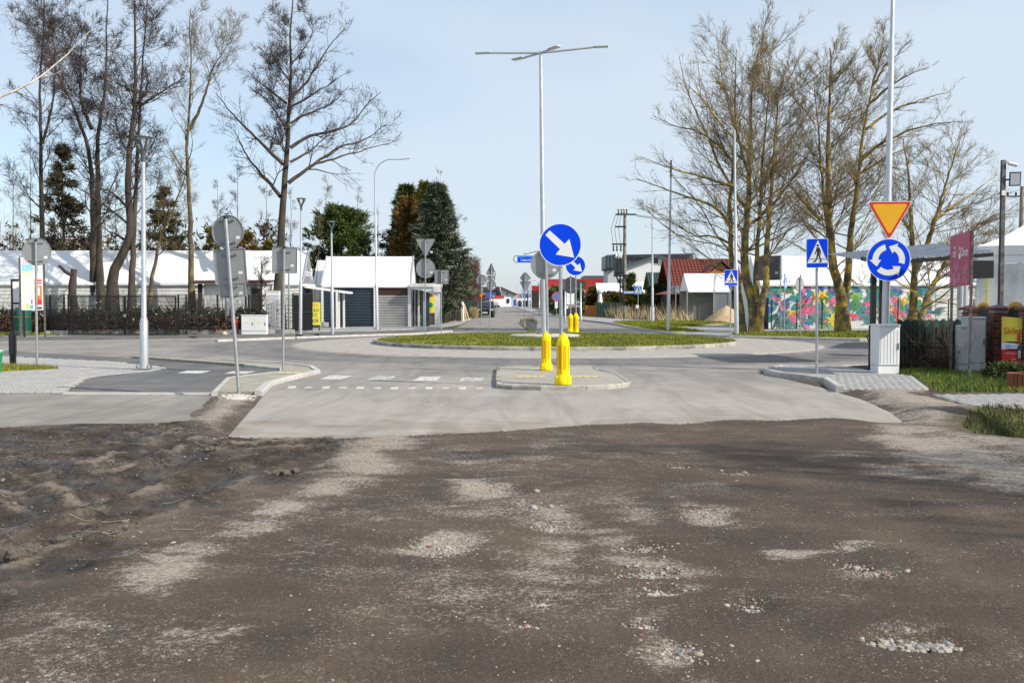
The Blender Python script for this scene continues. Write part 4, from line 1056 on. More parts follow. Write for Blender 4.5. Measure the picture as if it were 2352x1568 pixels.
for i, (u, v0, v1) in enumerate(((1185.5,703,652),(1219.5,715,647),(1239,720,650),(1298,737,640),(1334,737,650),(1215,712,664),(1200,712,660))):
    lab = ['slender far lamp behind the orange warning sign', 'far lamp just right of the diamond sign back', 'far lamp pole standing beside the central mast', 'grey pole between the blue arrow and the dark disc',
           'thick grey pole right of the small blue arrow', 'far lamp pole behind the concrete planters', 'far thin lamp pole beyond the diamond sign back'][i]
    root, L, k = pole_root('street_lamp', lab, u, v0, u, v1, group='far street lamps')
    MB().tube([(0,0,0), (0,0,L*.35), (0,0,L*.36), (0,0,L)], [.095, .09, .065, .05], 10).obj('pole', M['galv_light'], root, smooth=True)
    if i not in (3, 4):
        MB().tube([(0,0,L), (-.4, 0, L+.3), (-1.2, 0, L+.42)], .04, 8).obj('arm', M['galv_light'], root)
        MB().box((-1.5, 0, L+.45), (.7, .2, .07)).obj('lamp_head', M['lens'], root)
# ------------------------------------------------------------------ bare trees
def unit(v): return v/(np.linalg.norm(v, axis=-1, keepdims=True)+1e-9)
def resample(pts, n):
    pts = np.asarray(pts, float); d = np.r_[0, np.cumsum(np.linalg.norm(np.diff(pts, axis=0), axis=1))]
    t = np.linspace(0, d[-1], n); return np.stack([np.interp(t, d, pts[:, k]) for k in range(3)], 1)
def smooth_line(pts, n, rng, wob=.0):
    q = resample(pts, max(n, 4))
    for _ in range(2): q[1:-1] = (q[:-2]+2*q[1:-1]+q[2:])/4
    if wob: q[1:-1] += rng.normal(0, wob, (len(q)-2, 3))
    return q
class Tubes:                       # batches of polylines (B,N,3) with radii (B,N)
    def __init__(s): s.co = []; s.fa = []; s.n = 0
    def add(s, P, R, sides):
        P = np.asarray(P, float); R = np.asarray(R, float)
        if P.ndim == 2: P, R = P[None], R[None]
        B, N, _ = P.shape
        T = np.empty_like(P); T[:, 1:-1] = P[:, 2:]-P[:, :-2]; T[:, 0] = P[:, 1]-P[:, 0]; T[:, -1] = P[:, -1]-P[:, -2]
        T = unit(T); ax = unit(P[:, -1]-P[:, 0])
        ref = np.where(np.abs(ax[:, 2:3]) < .85, np.array([[0, 0, 1.0]]), np.array([[1.0, 0, 0]]))[:, None, :]
        E1 = unit(np.cross(T, np.broadcast_to(ref, T.shape))); E2 = np.cross(T, E1)
        a = np.arange(sides)*2*PI/sides
        V = P[:, :, None, :] + R[:, :, None, None]*(E1[:, :, None, :]*np.cos(a)[None, None, :, None]+E2[:, :, None, :]*np.sin(a)[None, None, :, None])
        s.co.append(V.reshape(-1, 3))
        i = np.arange(B*N*sides).reshape(B, N, sides); j = np.roll(i, -1, axis=2)
        F = np.stack([i[:, :-1], j[:, :-1], j[:, 1:], i[:, 1:]], -1).reshape(-1, 4)+s.n
        s.fa.append(F); s.n += B*N*sides
    def obj(s, name, mt, parent, origin):
        co = np.concatenate(s.co)-np.array(origin); fa = np.concatenate(s.fa)
        me = np_mesh(name, co, fa); me.polygons.foreach_set('use_smooth', [True]*len(me.polygons)); me.materials.append(mt)
        return link(name, me, parent)
def kids(P, R, n_each, t0, t1, ang, lr, rr, npts, rng, up=.25, wig=.12, minr=.004, lmin=.25, flat=0.0, taper=.55, lconst=None, out=None):
    """children of a batch of branches; returns (B*n,npts,3),(B*n,npts)"""
    B, N, _ = P.shape; n_ = B*n_each
    t = rng.uniform(t0, t1, (B, n_each)); b = np.repeat(np.arange(B), n_each); t = t.ravel()
    f = t*(N-1); i = np.clip(f.astype(int), 0, N-2); w = (f-i)[:, None]
    S = P[b, i]*(1-w)+P[b, i+1]*w; T = unit(P[b, i+1]-P[b, i]); r0 = (R[b, i]*(1-w[:, 0])+R[b, i+1]*w[:, 0])
    plen = np.linalg.norm(np.diff(P, axis=1), axis=2).sum(1)[b]
    rv = unit(rng.normal(size=(n_, 3))); pr = unit(np.cross(T, rv))
    a = rng.normal(ang, ang*.25, n_)[:, None]
    D = unit(T*np.cos(a)+pr*np.sin(a))
    if flat: D[:, 2] *= (1-flat); D = unit(D)
    L = (plen*lr if lconst is None else lconst)*(1-taper*t)*rng.uniform(.6, 1.3, n_); L = np.maximum(L, lmin)
    rad0 = np.maximum(np.minimum(r0*rr, r0*.9), minr)
    Q = np.empty((n_, npts, 3)); Q[:, 0] = S; d = D.copy(); st = (L/(npts-1))[:, None]
    for k in range(1, npts):
        d = d+rng.normal(0, wig, (n_, 3)); d[:, 2] += up/(npts-1); d = unit(d); Q[:, k] = Q[:, k-1]+d*st
    RR = rad0[:, None]*np.linspace(1, .25, npts)[None]; RR = np.maximum(RR, minr*.6)
    return Q, RR
def bare_tree(name, label, stems, Y, mats, seed, lv, group=None, limbs=(), cones=0, depth=1.0, r0=.16, cat='tree', cone_m='twig_alder'):
    """stems/limbs traced in the picture: (points px, base radius m); lv = list of level settings"""
    rng = np.random.default_rng(seed)
    b0 = stems[0][0][0]; base = W(b0[0], b0[1], Y); base.z = 0
    root = thing(name, label, cat, base, 0, group)
    tr = Tubes(); tw = Tubes(); PP, RR = [], []
    def line(pts, r, k, endr, off):
        w3 = []
        for i, (u, v) in enumerate(pts):
            f = i/max(1, len(pts)-1); w3.append(tuple(W(u, v, Y+off[0]+(off[1]-off[0])*f)))
        q = smooth_line(w3, k, rng, .02); q[0] = w3[0]
        return q, np.linspace(1, endr**.6, k)**1.65*r
    for pts, r in stems:
        q, rr = line(pts, r, 26, .10, (rng.normal(0, .25*depth), rng.normal(0, .9*depth)))
        q[0, 2] = min(q[0, 2], -.1) if pts[0][1] > 700 else q[0, 2]
        if pts[0][1] > 735: rr[:4] *= (1.55, 1.35, 1.2, 1.08)
        tr.add(q, rr, 10); PP.append(q); RR.append(rr)
    LP, LR = [], []
    for pts, r in limbs:
        q, rr = line(pts, r, 16, .16, (0, rng.normal(0, 1.6*depth))); tr.add(q, rr, 7); LP.append(q); LR.append(rr)
    cur = [(np.array(PP), np.array(RR))]
    first = True; tips = None
    for s in lv:
        nxt = []
        for Pc, Rc in cur:
            Q, R_ = kids(Pc, Rc, rng=rng, **s['k']); nxt.append((Q, R_))
        if first and LP:
            nxt.append((np.array(LP), np.array(LR)))
        for i, (Q, R_) in enumerate(nxt):
            if first and LP and i == len(nxt)-1: continue
            (tr if s.get('bark') else tw).add(Q, R_, s['sides'])
        cur = nxt; first = False
    tips = np.concatenate([Q[:, -1] for Q, _ in cur])
    tr.obj('trunk', mats[0], root, base); tw.obj('crown', mats[1], root, base)
    if cones:
        c = tips[rng.choice(len(tips), min(cones, len(tips)*3))]+rng.normal(0, .08, (min(cones, len(tips)*3), 3))
        blobs(name, c, .035, .016, M[cone_m], root, base, rng, 'catkins')
    return root
def blobs(nm, c, L, w, mt, root, base, rng, part):
    n_ = len(c); d = unit(rng.normal(size=(n_, 3))); e = unit(np.cross(d, rng.normal(size=(n_, 3)))); g = np.cross(d, e)
    s = rng.uniform(.6, 1.4, (n_, 1))
    V = np.stack([c-d*L*s, c+e*w*s, c+(-.5*e+.87*g)*w*s, c+(-.5*e-.87*g)*w*s, c+d*L*s], 1).reshape(-1, 3)-np.array(base)
    f = np.array([(0,2,1),(0,3,2),(0,1,3),(4,1,2),(4,2,3),(4,3,1)]); F = (f[None]+(np.arange(n_)*5)[:, None, None]).reshape(-1, 3)
    me = np_mesh(part, V, F, 3); me.materials.append(mt); o = link(part, me, root); o['kind'] = 'stuff'; return o
def lev(n_each, t0, t1, ang, lr, rr, npts, sides, bark=False, **kw):
    return dict(k=dict(n_each=n_each, t0=t0, t1=t1, ang=ang, lr=lr, rr=rr, npts=npts, **kw), sides=sides, bark=bark)
q1 = lambda *p: [(x/3.034, y/3.034) for x, y in p]                     # crop of the left sky
qa = lambda *p: [(459.4+x/3.034, y/3.034) for x, y in p]               # crop around the alder
AL = (M['bark_alder'], M['twig_alder']); AS = (M['bark_ash'], M['twig_lime'])
def alder_lv(n1, l1, n2=8, n3=5, n4=3):
    return [lev(n1, .30, .98, 1.0, .2, .30, 9, 5, True, lconst=l1*1.2, up=.6, wig=.14, taper=.62, minr=.012),
            lev(n2, .15, 1, .7, .46, .5, 6, 3, up=.3, wig=.17, minr=.008),
            lev(n3, .12, 1, .65, .6, .6, 3, 3, up=.1, wig=.2, minr=.0085),
            lev(n4, .2, 1, .6, .6, .7, 2, 3, up=.1, wig=.25, minr=.008, lmin=.28)]
bare_tree('alder_tree', 'tall dark alder standing alone with long spreading limbs',
    [([(640,740),(639,677),(644,587),(651,459)]+qa((590,1250),(610,1050),(615,850),(620,700),(630,550),(640,450),(622,250),(640,100),(650,-40)), .30)], 56, AL, 11,
    [lev(20, .45, .98, .8, .2, .28, 9, 5, True, lconst=4.6, up=.6, wig=.13, taper=.68, minr=.012),
     lev(11, .15, 1, .7, .40, .5, 6, 3, up=.35, wig=.17, minr=.008), lev(6, .12, 1, .65, .6, .6, 3, 3, up=.15, wig=.2, minr=.0085), lev(3, .2, 1, .6, .6, .7, 2, 3, up=.1, wig=.25, minr=.008, lmin=.28)],
    limbs=[(qa(*p), r) for p, r in (
        (((615,1275),(700,1210),(800,1140),(900,1075),(980,1005),(1130,1000),(1230,920),(1290,870)), .12),
        (((560,1370),(500,1290),(420,1210),(340,1110),(300,1030),(235,910)), .12), (((580,1145),(470,1040),(390,960),(280,850),(170,730),(110,650)), .12),
        (((630,1130),(760,1060),(830,1000),(860,970),(930,900)), .08), (((630,1030),(700,975),(820,930),(1000,905),(1090,840),(1150,730),(1260,640)), .11),
        (((630,860),(740,790),(850,760),(960,690),(1040,600)), .08), (((600,720),(500,640),(420,580),(320,480)), .08),
        (((630,690),(750,570),(850,400),(930,280),(1020,200)), .09), (((620,750),(800,650),(900,590),(1000,520)), .08),
        (((800,1140),(960,1110),(1020,1070),(1100,1070),(1200,1020),(1310,1010),(1380,970)), .07), (((600,900),(540,800),(470,700),(400,640),(330,600)), .07),
        (((620,560),(560,480),(500,380),(480,300)), .06), (((640,450),(720,350),(780,250),(800,140)), .06))], cones=2600)
bare_tree('alder_tree', 'slim dark alder at the far left of the tree row', [([(99,752),(97,560),(95,400),(92,250),(93,150),(100,60),(106,-80)], .22),
    ([(97,330),(120,250),(128,170),(120,60),(118,-60)], .09)], 62, AL, 12, alder_lv(26, 3.6), cones=1600)
bare_tree('alder_tree', 'twin stemmed dark alder with forked crown', [([(218,742),(215,639),(214,575),(213,459)]+q1((625,1000),(540,850),(500,690),(380,500),(330,300),(300,80)), .26),
    ([(236,742),(231,639),(227,575),(224,459)]+q1((680,900),(720,700),(745,560),(740,300),(750,-60)), .26), (q1((640,900),(590,800),(555,650),(562,420),(570,200)), .12), (q1((700,780),(640,700),(610,690)), .06)],
    58, AL, 13, alder_lv(20, 3.4), cones=2200)
bare_tree('alder_tree', 'crooked thick alder bending right above its base', [([(262,742),(258,680),(252,651),(259,618),(292,574),(305,523),(295,472),(293,461)]+q1((900,1000),(930,850),(945,600),(940,300),(940,100),(940,-120)), .32),
    ([(300,742),(302,710),(306,575),(310,459),(318,330),(320,250),(330,120),(340,-20)], .20)], 55, AL, 14, alder_lv(24, 3.8),
    limbs=[(q1((960,720),(1010,640),(1040,560),(1000,470)), .10), (q1((950,650),(860,600),(770,560)), .08), (q1((970,740),(1050,690),(1160,620),(1290,540)), .09), ([(292,555),(270,540),(245,530),(238,510)], .09),
           (q1((880,1440),(820,1370),(720,1310),(640,1330)), .08)], cones=2600)
bare_tree('ash_tree', 'yellowish barked tree with pale upright branches', [([(442,742),(441,710),(438,587),(437,485),(434,420),(428,363)]+q1((1310,880),(1320,700),(1335,470),(1320,250),(1330,60)), .20),
    ([(340,742),(343,710),(346,651),(359,600),(364,549),(384,510),(399,478),(425,405),(432,380)], .16), (q1((1300,920),(1340,880),(1420,700),(1470,500),(1560,350),(1640,240)), .11)], 57, AS, 15,
    [lev(20, .4, .98, .8, .2, .42, 9, 5, True, lconst=3.6, up=.7, wig=.13, taper=.6, minr=.012), lev(7, .2, 1, .7, .42, .5, 6, 3, up=.3, wig=.16, minr=.008), lev(6, .2, 1, .7, .5, .55, 3, 3, up=.2, wig=.2, minr=.006), lev(2, .2, 1, .6, .6, .6, 2, 3, minr=.005)])
# broken stump and far left birch bough
rng = np.random.default_rng(5)
sp_ = W(167, 745, 54); st = thing('tree_stump', 'broken dead trunk with one short snapped limb', 'stump', (sp_.x, sp_.y, 0))
tb = Tubes(); pts = np.array([W(u, v, 54) for u, v in ((170,760),(167,700),(166,660),(170,618))])-np.array((sp_.x, sp_.y, 0))
tb.add(resample(pts, 10), np.linspace(.30, .16, 10)*(1+.1*np.sin(np.arange(10)*2.1)), 10)
pts2 = np.array([W(u, v, 53.7) for u, v in ((166,632),(150,625),(141,614),(135,610))])-np.array((sp_.x, sp_.y, 0))
tb.add(resample(pts2, 7), np.linspace(.11, .07, 7), 8)
tb.obj('trunk', M['bark_alder'], st, (0, 0, 0))
bare_tree('birch_tree', 'birch beyond the frame reaching in with one white bough', [([(-150,760),(-140,560),(-130,420),(-120,250),(-110,100),(-100,-100)], .24)], 40, (M['bark_birch'], M['twig_birch']), 16,
    [lev(10, .4, .95, .8, .2, .4, 9, 5, True, lconst=2.4, up=-.1, wig=.12, minr=.01), lev(9, .2, 1, .8, .4, .4, 7, 3, up=-.9, wig=.12, minr=.006), lev(8, .15, 1, .7, .6, .5, 5, 3, up=-1.4, wig=.12, minr=.005, lmin=.5)],
    limbs=[([(-130,290),(-60,250),(0,222),(60,198),(95,180),(125,150),(155,125),(210,68)], .085), ([(95,182),(115,175),(140,165),(158,140)], .035), ([(-120,40),(-50,35),(0,33),(50,34)], .05)])
# limes on the right
LI = (M['bark_lime'], M['twig_lime'])
def lime_lv(n1, l1, n2=8, n3=6, n4=3, up=.75):
    return [lev(n1, .18, .97, .98, .2, .24, 11, 4, True, lconst=l1*1.45, up=up*.62, wig=.07, taper=.66, minr=.016),
            lev(n2, .08, 1, .5, .42, .5, 6, 3, up=.3, wig=.10, minr=.010), lev(n3, .08, 1, .55, .5, .6, 3, 3, up=.1, wig=.12, minr=.007), lev(n4, .15, 1, .55, .55, .7, 2, 3, up=.05, wig=.2, minr=.0055, lmin=.25)]
q5 = lambda *p: [(1378+x/3.034, y/3.034) for x, y in p]
q6 = lambda *p: [(1777.8+x/3.034, y/3.034) for x, y in p]
bare_tree('lime_tree', 'broad multi stemmed lime with yellow lichen nearest the kiosk', [
    ([(1704,766),(1701,690),(1680,613),(1675,562),(1683,523),(1672,478),(1681,422),(1690,300),(1688,180),(1692,115)], .20),
    ([(1737,766),(1737,710),(1719,664),(1706,613),(1711,562),(1716,510),(1721,396),(1724,231),(1737,168),(1742,112)], .30),
    ([(1742,715),(1746,700),(1762,664),(1757,613),(1762,562),(1770,461),(1777,362),(1787,241),(1806,150)], .20),
    ([(1740,695),(1737,677),(1734,613),(1742,536),(1747,459),(1750,380),(1762,260),(1768,140)], .15)], 52, LI, 21, lime_lv(38, 4.8, 9, 6, 2),
    limbs=[([(1690,430),(1640,415),(1590,400),(1530,385),(1470,360)], .09), ([(1680,520),(1640,470),(1580,455),(1520,430),(1460,412)], .10), ([(1690,380),(1650,330),(1600,300),(1540,290),(1500,265)], .09),
           ([(1715,480),(1660,400),(1620,300),(1580,220),(1560,130)], .10), ([(1720,400),(1690,300),(1660,200),(1650,100)], .09), ([(1745,500),(1800,440),(1840,380),(1870,330)], .09), ([(1678,560),(1640,540),(1600,545),(1560,520),(1500,480)], .07),
           ([(1720,350),(1660,290),(1600,210),(1560,190)], .08)], depth=2.0)
bare_tree('lime_tree', 'middle lime with forked yellow trunk before the flower wall', [
    ([(1936,767),(1935,715),(1938,690),(1923,651),(1910,600),(1907,536),(1903,461),(1900,330),(1906,198),(1910,162),(1906,110)], .31),
    ([(1938,700),(1944,660),(1946,651),(1951,587),(1953,523),(1964,472),(1976,362),(1989,264),(2008,181),(2018,145),(2030,110)], .22), ([(1918,640),(1910,620),(1900,520),(1886,400),(1880,300),(1868,180)], .14)], 52, LI, 22, lime_lv(36, 4.0, 9, 6, 2),
    limbs=[(q6((330,1540),(200,1400),(60,1230),(0,1180)), .12), (q6((600,1120),(720,1010),(900,920),(1100,860),(1290,845)), .10), (q6((640,900),(800,780),(1000,700),(1230,640)), .09), (q6((650,750),(780,620),(900,540),(1080,470)), .08),
           (q6((560,1230),(700,1150),(850,1060),(1000,1010)), .08), ([(1952,640),(1975,655),(1990,630)], .06), (q6((690,600),(760,470),(860,380),(930,300)), .07)], depth=1.6)
bare_tree('lime_tree', 'smaller crooked lime behind the red shop board', [
    ([(2096,768),(2097,741),(2099,664),(2101,613),(2094,536),(2090,450),(2085,380),(2075,320)], .24), ([(2112,768),(2114,738),(2127,690),(2145,651),(2170,603),(2200,560),(2235,520)], .22),
    ([(2101,625),(2112,600),(2130,562),(2145,510),(2163,459),(2180,400),(2205,320)], .17), ([(2150,645),(2190,620),(2230,600)], .08)], 49, LI, 23, lime_lv(24, 3.4, 8, 5, 2, up=.45), depth=1.3,
    limbs=[([(2145,510),(2190,470),(2240,440),(2290,400)], .08), ([(2170,603),(2220,540),(2270,500),(2320,480)], .08), ([(2094,536),(2060,480),(2030,440)], .07)])
# lesser bare trees behind
SM = (M['bark_alder'], M['twig_alder'])
def small_tree(label, u, v0, v1, Y, w, seed, mats=SM, n1=16, lean=0, cones=500, name='young_alder', up=.4, r=.09):
    return bare_tree(name, label, [([(u, v0), (u+lean*.4, v0+(v1-v0)*.5), (u+lean, v1)], r)], Y, mats, seed,
        [lev(n1, .22, .97, .8, .2, .45, 7, 4, lconst=w, up=up, wig=.14, taper=.75, minr=.010), lev(7, .2, 1, .7, .42, .5, 5, 3, up=.2, wig=.18, minr=.007), lev(6, .2, 1, .7, .55, .55, 3, 3, wig=.2, minr=.006, lmin=.25)], group='small bare trees behind the tents', cones=cones)
small_tree('small bare alder behind the tent roof, left of the tall alder', 546, 760, 372, 80, 2.4, 31)
small_tree('small bare alder just left of the tall alder trunk', 612, 760, 410, 82, 2.2, 32)
small_tree('small dense alder right behind the tall alder trunk', 668, 760, 430, 78, 1.8, 33)
small_tree('wispy young alder behind the dark pine', 822, 760, 432, 90, 2.0, 34)
small_tree('short twiggy alder between pine and spruces', 868, 760, 470, 92, 2.0, 35)
small_tree('very thin pale sapling leaning by the second lamp', 716, 765, 400, 62, 1.2, 36, mats=(M['bark_ash'], M['twig_lime']), n1=7, lean=40, cones=0, r=.045)
small_tree('drooping birch top rising behind the blue spruce', 1012, 750, 388, 88, 2.6, 37, mats=(M['bark_birch'], M['twig_birch']), cones=0, name='birch_tree', up=-.5)
small_tree('hanging bare birch right of the blue spruce', 1052, 750, 470, 86, 2.0, 38, mats=(M['twig_birch'], M['twig_birch']), cones=0, name='birch_tree', up=-.7)
small_tree('slender far birch above the red house roof', 1297, 700, 655, 190, 2.8, 39, mats=(M['bark_birch'], M['twig_birch']), cones=0, name='birch_tree')
small_tree('brown bare tree far down the street, behind the lamps', 1212, 700, 640, 210, 3.0, 40, cones=0, name='bare_tree', r=.15)
small_tree('low brown bare tree right of the far lamps', 1240, 700, 655, 200, 3.6, 41, cones=0, name='bare_tree', r=.15)
small_tree('twisted low fruit tree before the tiled shed', 600, 752, 588, 53, 1.3, 42, n1=22, cones=0, name='fruit_tree', up=.1, r=.11)
for i, (u, v1, Y, w) in enumerate(((-20,330,70,3.2),(30,370,72,3.2),(70,300,76,3.0),(140,360,78,3.0),(265,400,80,2.6),(345,420,80,2.6),(500,420,84,2.2))):
    small_tree(['reddish bare thicket tree at the left picture edge', 'reddish bare thicket tree behind the round sign back', 'tall thin thicket tree behind the slim alder', 'brown thicket tree in front of the dark spruce',
                'hazy bare tree between twin alder and crooked alder', 'hazy bare tree behind the tall footway lamp', 'hazy bare tree behind the leaning sign post'][i], u, 760, v1, Y, w, 60+i, mats=(M['twig_birch'], M['bush_red']) if i < 4 else SM, n1=24, cones=0, name='bare_tree')
# undergrowth twigs before the long tent
def twig_mass(name, label, boxes, n_, L, seed, mt, group=None, kind='stuff', up=.9, base_z=0.0, cat=None, npts=6, r=.010):
    rng = np.random.default_rng(seed); Ps = []
    for (x0, x1, y0, y1, h) in boxes:
        k = n_; S = np.stack([rng.uniform(x0, x1, k), rng.uniform(y0, y1, k), np.full(k, base_z)], 1); d = unit(np.stack([rng.normal(0, .45, k), rng.normal(0, .45, k), np.full(k, up)], 1))
        Ls = h*rng.uniform(.4, 1.2, k)[:, None]; Q = np.empty((k, npts, 3)); Q[:, 0] = S
        for j in range(1, npts):
            d = unit(d+rng.normal(0, .18, (k, 3))); d[:, 2] -= .08; Q[:, j] = Q[:, j-1]+d*Ls/(npts-1)
        Ps.append(Q)
    P_ = np.concatenate(Ps); R_ = np.broadcast_to(np.linspace(r, r*.4, npts), P_.shape[:2]); t_ = Tubes(); t_.add(P_, R_, 3)
    Q, Rq = kids(P_, R_, 4, .3, 1, .7, .35, .6, 4, rng, up=.1, wig=.2, minr=r*.5); t_.add(Q, Rq, 3)
    o = t_.obj(name, mt, None, (0, 0, 0)); return tag(o, label, cat, group, kind)
def X_(u, Y): return (u-CX)/FPX*Y
twig_mass('thicket', 'tangled bare undergrowth before the long white tent', [(X_(-40, 52), X_(430, 52), 50, 55, 3.0), (X_(430, 52), X_(640, 52), 50, 54, 2.4)], 250, 3, 71, M['twig_alder'])
twig_mass('reddish_thicket', 'reddish twigs massed behind the map board', [(X_(-60, 64), X_(200, 64), 61, 72, 8.5), (X_(200, 66), X_(440, 66), 63, 72, 6.5)], 380, 3, 72, M['bush_red'])

# ------------------------------------------------------------------ conifers and bushes
def needles(C, D, L, w, rng, per=7, spread=.6):
    n_ = len(C)*per; c = np.repeat(C, per, 0); d = unit(np.repeat(D, per, 0)+rng.normal(0, spread, (n_, 3)))
    e = unit(np.cross(d, rng.normal(size=(n_, 3)))); l_ = (L*rng.uniform(.6, 1.3, n_))[:, None]
    c = c+rng.normal(0, L*.25, (n_, 3))
    V = np.stack([c-e*w, c+e*w, c+d*l_], 1).reshape(-1, 3); return V, np.arange(n_*3).reshape(-1, 3)
def conifer(name, label, u, v0, v1, Y, rbase, mt, seed, n_=1500, droop=-.2, L=.38, w=.07, per=8, shape=1.0, group=None, bot=.06, tiers=True, trunk='bark_alder', round_top=False):
    rng = np.random.default_rng(seed); base = W(u, v0, Y); base.z = 0; H = W(u, v1, Y).z
    root = thing(name, label, 'tree', base, 0, group)
    MB().tube([(0,0,-.1), (0,0,H*.5), (0,0,H*.95)], [.16, .10, .03], 8).obj('trunk', M[trunk], root)
    nbr = max(40, n_//9); m_ = n_//nbr+1
    z0 = bot+(1-bot)*rng.uniform(0, 1, nbr)**(.9 if not round_top else .8); az = rng.uniform(0, 2*PI, nbr)
    if tiers: nt = max(9, int(H*1.7)); z0 = (np.floor(z0*nt)+rng.normal(.5, .12, nbr))/nt
    env = np.sqrt(np.clip(1-((z0-.38)/.64)**2, .02, 1)) if round_top else np.clip(1-z0, .0, 1)**shape*(1-.5*np.exp(-(z0/.08)))
    side = 1+.22*np.sin(az*2+seed)+.16*np.sin(az*3+z0*9+seed*2)
    ln = rbase*env*side*rng.uniform(.62, 1.18, nbr)+.06
    f = rng.uniform(.12, 1, (nbr, m_))**.62; b_ = np.repeat(np.arange(nbr), m_); f = f.ravel(); q = ln[b_]*f
    up_ = droop if droop > 0 else droop*.6
    zz = z0[b_]*H + q*up_*.55 + (.18*ln[b_]*f**2 if droop < 0 else 0)
    lat = rng.normal(0, .13, len(q))*(ln[b_]*.5+.25)
    C = np.stack([q*np.cos(az[b_])-lat*np.sin(az[b_]), q*np.sin(az[b_])+lat*np.cos(az[b_]), zz+rng.normal(0, .05, len(q))], 1)
    D = np.stack([np.cos(az[b_]), np.sin(az[b_]), np.full(len(q), up_+(.25 if droop < 0 else .2))], 1)
    V, F = needles(C, D, L, w, rng, per); me = np_mesh('crown', V, F, 3); me.materials.append(mt); link('crown', me, root)
    return root
conifer('pine_tree', 'rounded dark green pine behind the market tent', 786, 752, 486, 78, 3.05, M['needle_dark'], 81, 2600, .5, .42, .055, round_top=True, tiers=False)
conifer('pine_tree', 'tall dark green pine on the left of the conifer clump', 936, 752, 428, 80, 2.3, M['needle_dark'], 82, 2800, .3, .40, .055, shape=.55)
conifer('thuja_tree', 'browning thuja in front of the dark pine', 940, 752, 458, 76, 2.1, M['needle_brown'], 83, 1900, .6, .36, .045, shape=.6, tiers=False)
conifer('blue_spruce', 'large blue green spruce beside the road', 1004, 752, 424, 74, 2.55, M['needle_blue'], 84, 3400, -.25, .40, .055, shape=.62)
conifer('thuja_tree', 'yellowish thuja behind the blue spruce top', 975, 752, 424, 79, 2.2, M['needle_yellow'], 85, 1700, .5, .36, .045, shape=.6, tiers=False)
conifer('spruce_tree', 'dark spruce in the haze of the left thicket', 150, 760, 338, 74, 4.0, M['needle_far'], 86, 750, -.3, .5, .06)
conifer('spruce_tree', 'dark spruce behind the tall footway lamp', 380, 760, 425, 76, 3.0, M['needle_far'], 87, 600, -.3, .45, .06, shape=.8)
conifer('thuja_tree', 'small golden thuja left of the leaning sign disc', 484, 760, 526, 70, .9, M['needle_yellow'], 88, 500, .5, .3, .045, shape=.6, tiers=False)
conifer('thuja_tree', 'small golden thuja right of the leaning sign disc', 572, 760, 530, 70, .9, M['needle_brown'], 89, 500, .5, .3, .045, shape=.6, tiers=False)
conifer('thuja_tree', 'low golden thuja left of the tall alder trunk', 622, 760, 556, 70, .9, M['needle_yellow'], 90, 400, .5, .3, .045, shape=.6, tiers=False)
conifer('pine_tree', 'small young pine beside the utility pole', 1449, 735, 634, 108, 1.1, M['needle_dark'], 91, 500, .9, .45, .05, shape=.9)
conifer('pine_tree', 'low spreading pine before the green roof', 1512, 735, 662, 104, 1.5, M['needle_dark'], 92, 600, .5, .45, .06, tiers=False, round_top=True)
conifer('thuja_tree', 'yellow green thuja right of the dark hoarding', 1362, 724, 664, 122, 1.2, M['needle_yellow'], 93, 600, .6, .4, .06, shape=.6, tiers=False)
for i, (u, w_) in enumerate(((1450,1.2),(1472,1.1),(1488,1.2))):
    conifer('thuja_tree', ['yellow thuja left of the light blue crossing sign', 'yellow thuja behind the light blue crossing sign', 'yellow thuja left of the double lamp'][i], u, 735, 676, 107, w_, M['needle_yellow'], 94+i, 500, .6, .4, .06, shape=.5, tiers=False, group='yellow thuja row')
def bush(name, label, x0, x1, y0, y1, h, mt, seed, n_=1500, L=.2, w=.05, per=6, kind=None, cat='hedge', top=.25):
    rng = np.random.default_rng(seed); C = np.stack([rng.uniform(x0, x1, n_), rng.uniform(y0, y1, n_), np.zeros(n_)], 1)
    hh = h*(1-top+2*top*fbm(C[:, 0]*.7+3, C[:, 1]*.7, 3, seed)); C[:, 2] = hh*rng.uniform(.03, 1, n_)**.7
    D = np.tile(np.array([[0, -.3, .5]]), (n_, 1)); V, F = needles(C, D, L, w, rng, per, 1.0)
    me = np_mesh(name, V, F, 3); me.materials.append(mt); o = link(name, me); return tag(o, label, cat if kind != 'stuff' else None, None, kind)
bush('bramble', 'dark bramble leaves spreading behind the black mesh fence', X_(-60, 50), X_(620, 50), 48.8, 53, 1.15, M['bramble'], 101, 3600, .13, .055, kind='stuff')
bush('dead_bramble', 'reddish dead bramble low behind the black mesh fence', X_(-60, 50), X_(560, 50), 48.6, 51, .9, M['bramble_red'], 102, 1800, .2, .02, kind='stuff')
bush('blossom', 'white blossoms dotted over the bramble', X_(-20, 50), X_(560, 50), 48.5, 50.2, 1.6, M['blossom'], 103, 150, .05, .035, per=4, kind='stuff')
bush('undergrowth', 'brown olive undergrowth massed behind the long tent', X_(-60, 78), X_(650, 78), 74, 80, 6.4, mat('olive_undergrowth', (.05, .042, .02), .85, 0, .4, .5, col2=(.12, .085, .035), spec=.2), 109, 2400, .45, .07, kind='stuff', top=.5)
bush('hedge', 'low dark juniper hedge behind the concrete planters', X_(1262, 118), X_(1340, 118), 116, 122, 3.0, M['needle_dark'], 104, 1600, .35, .08)
bush('hedge', 'yellow green clipped hedge left of the utility pole', X_(1376, 116), X_(1430, 116), 115, 118, 2.7, M['needle_yellow'], 105, 1500, .3, .07, top=.1)
bush('bare_bush', 'reddish bare bush right of the blue spruce', X_(1063, 130), X_(1100, 130), 124, 134, 6.6, M['bush_red'], 106, 2600, .5, .02)
conifer('lime_evergreen', 'dark evergreen beyond the far left house gap', 1090, 720, 640, 150, 2.0, M['needle_yellow'], 108, 600, .4, .5, .08, tiers=False)
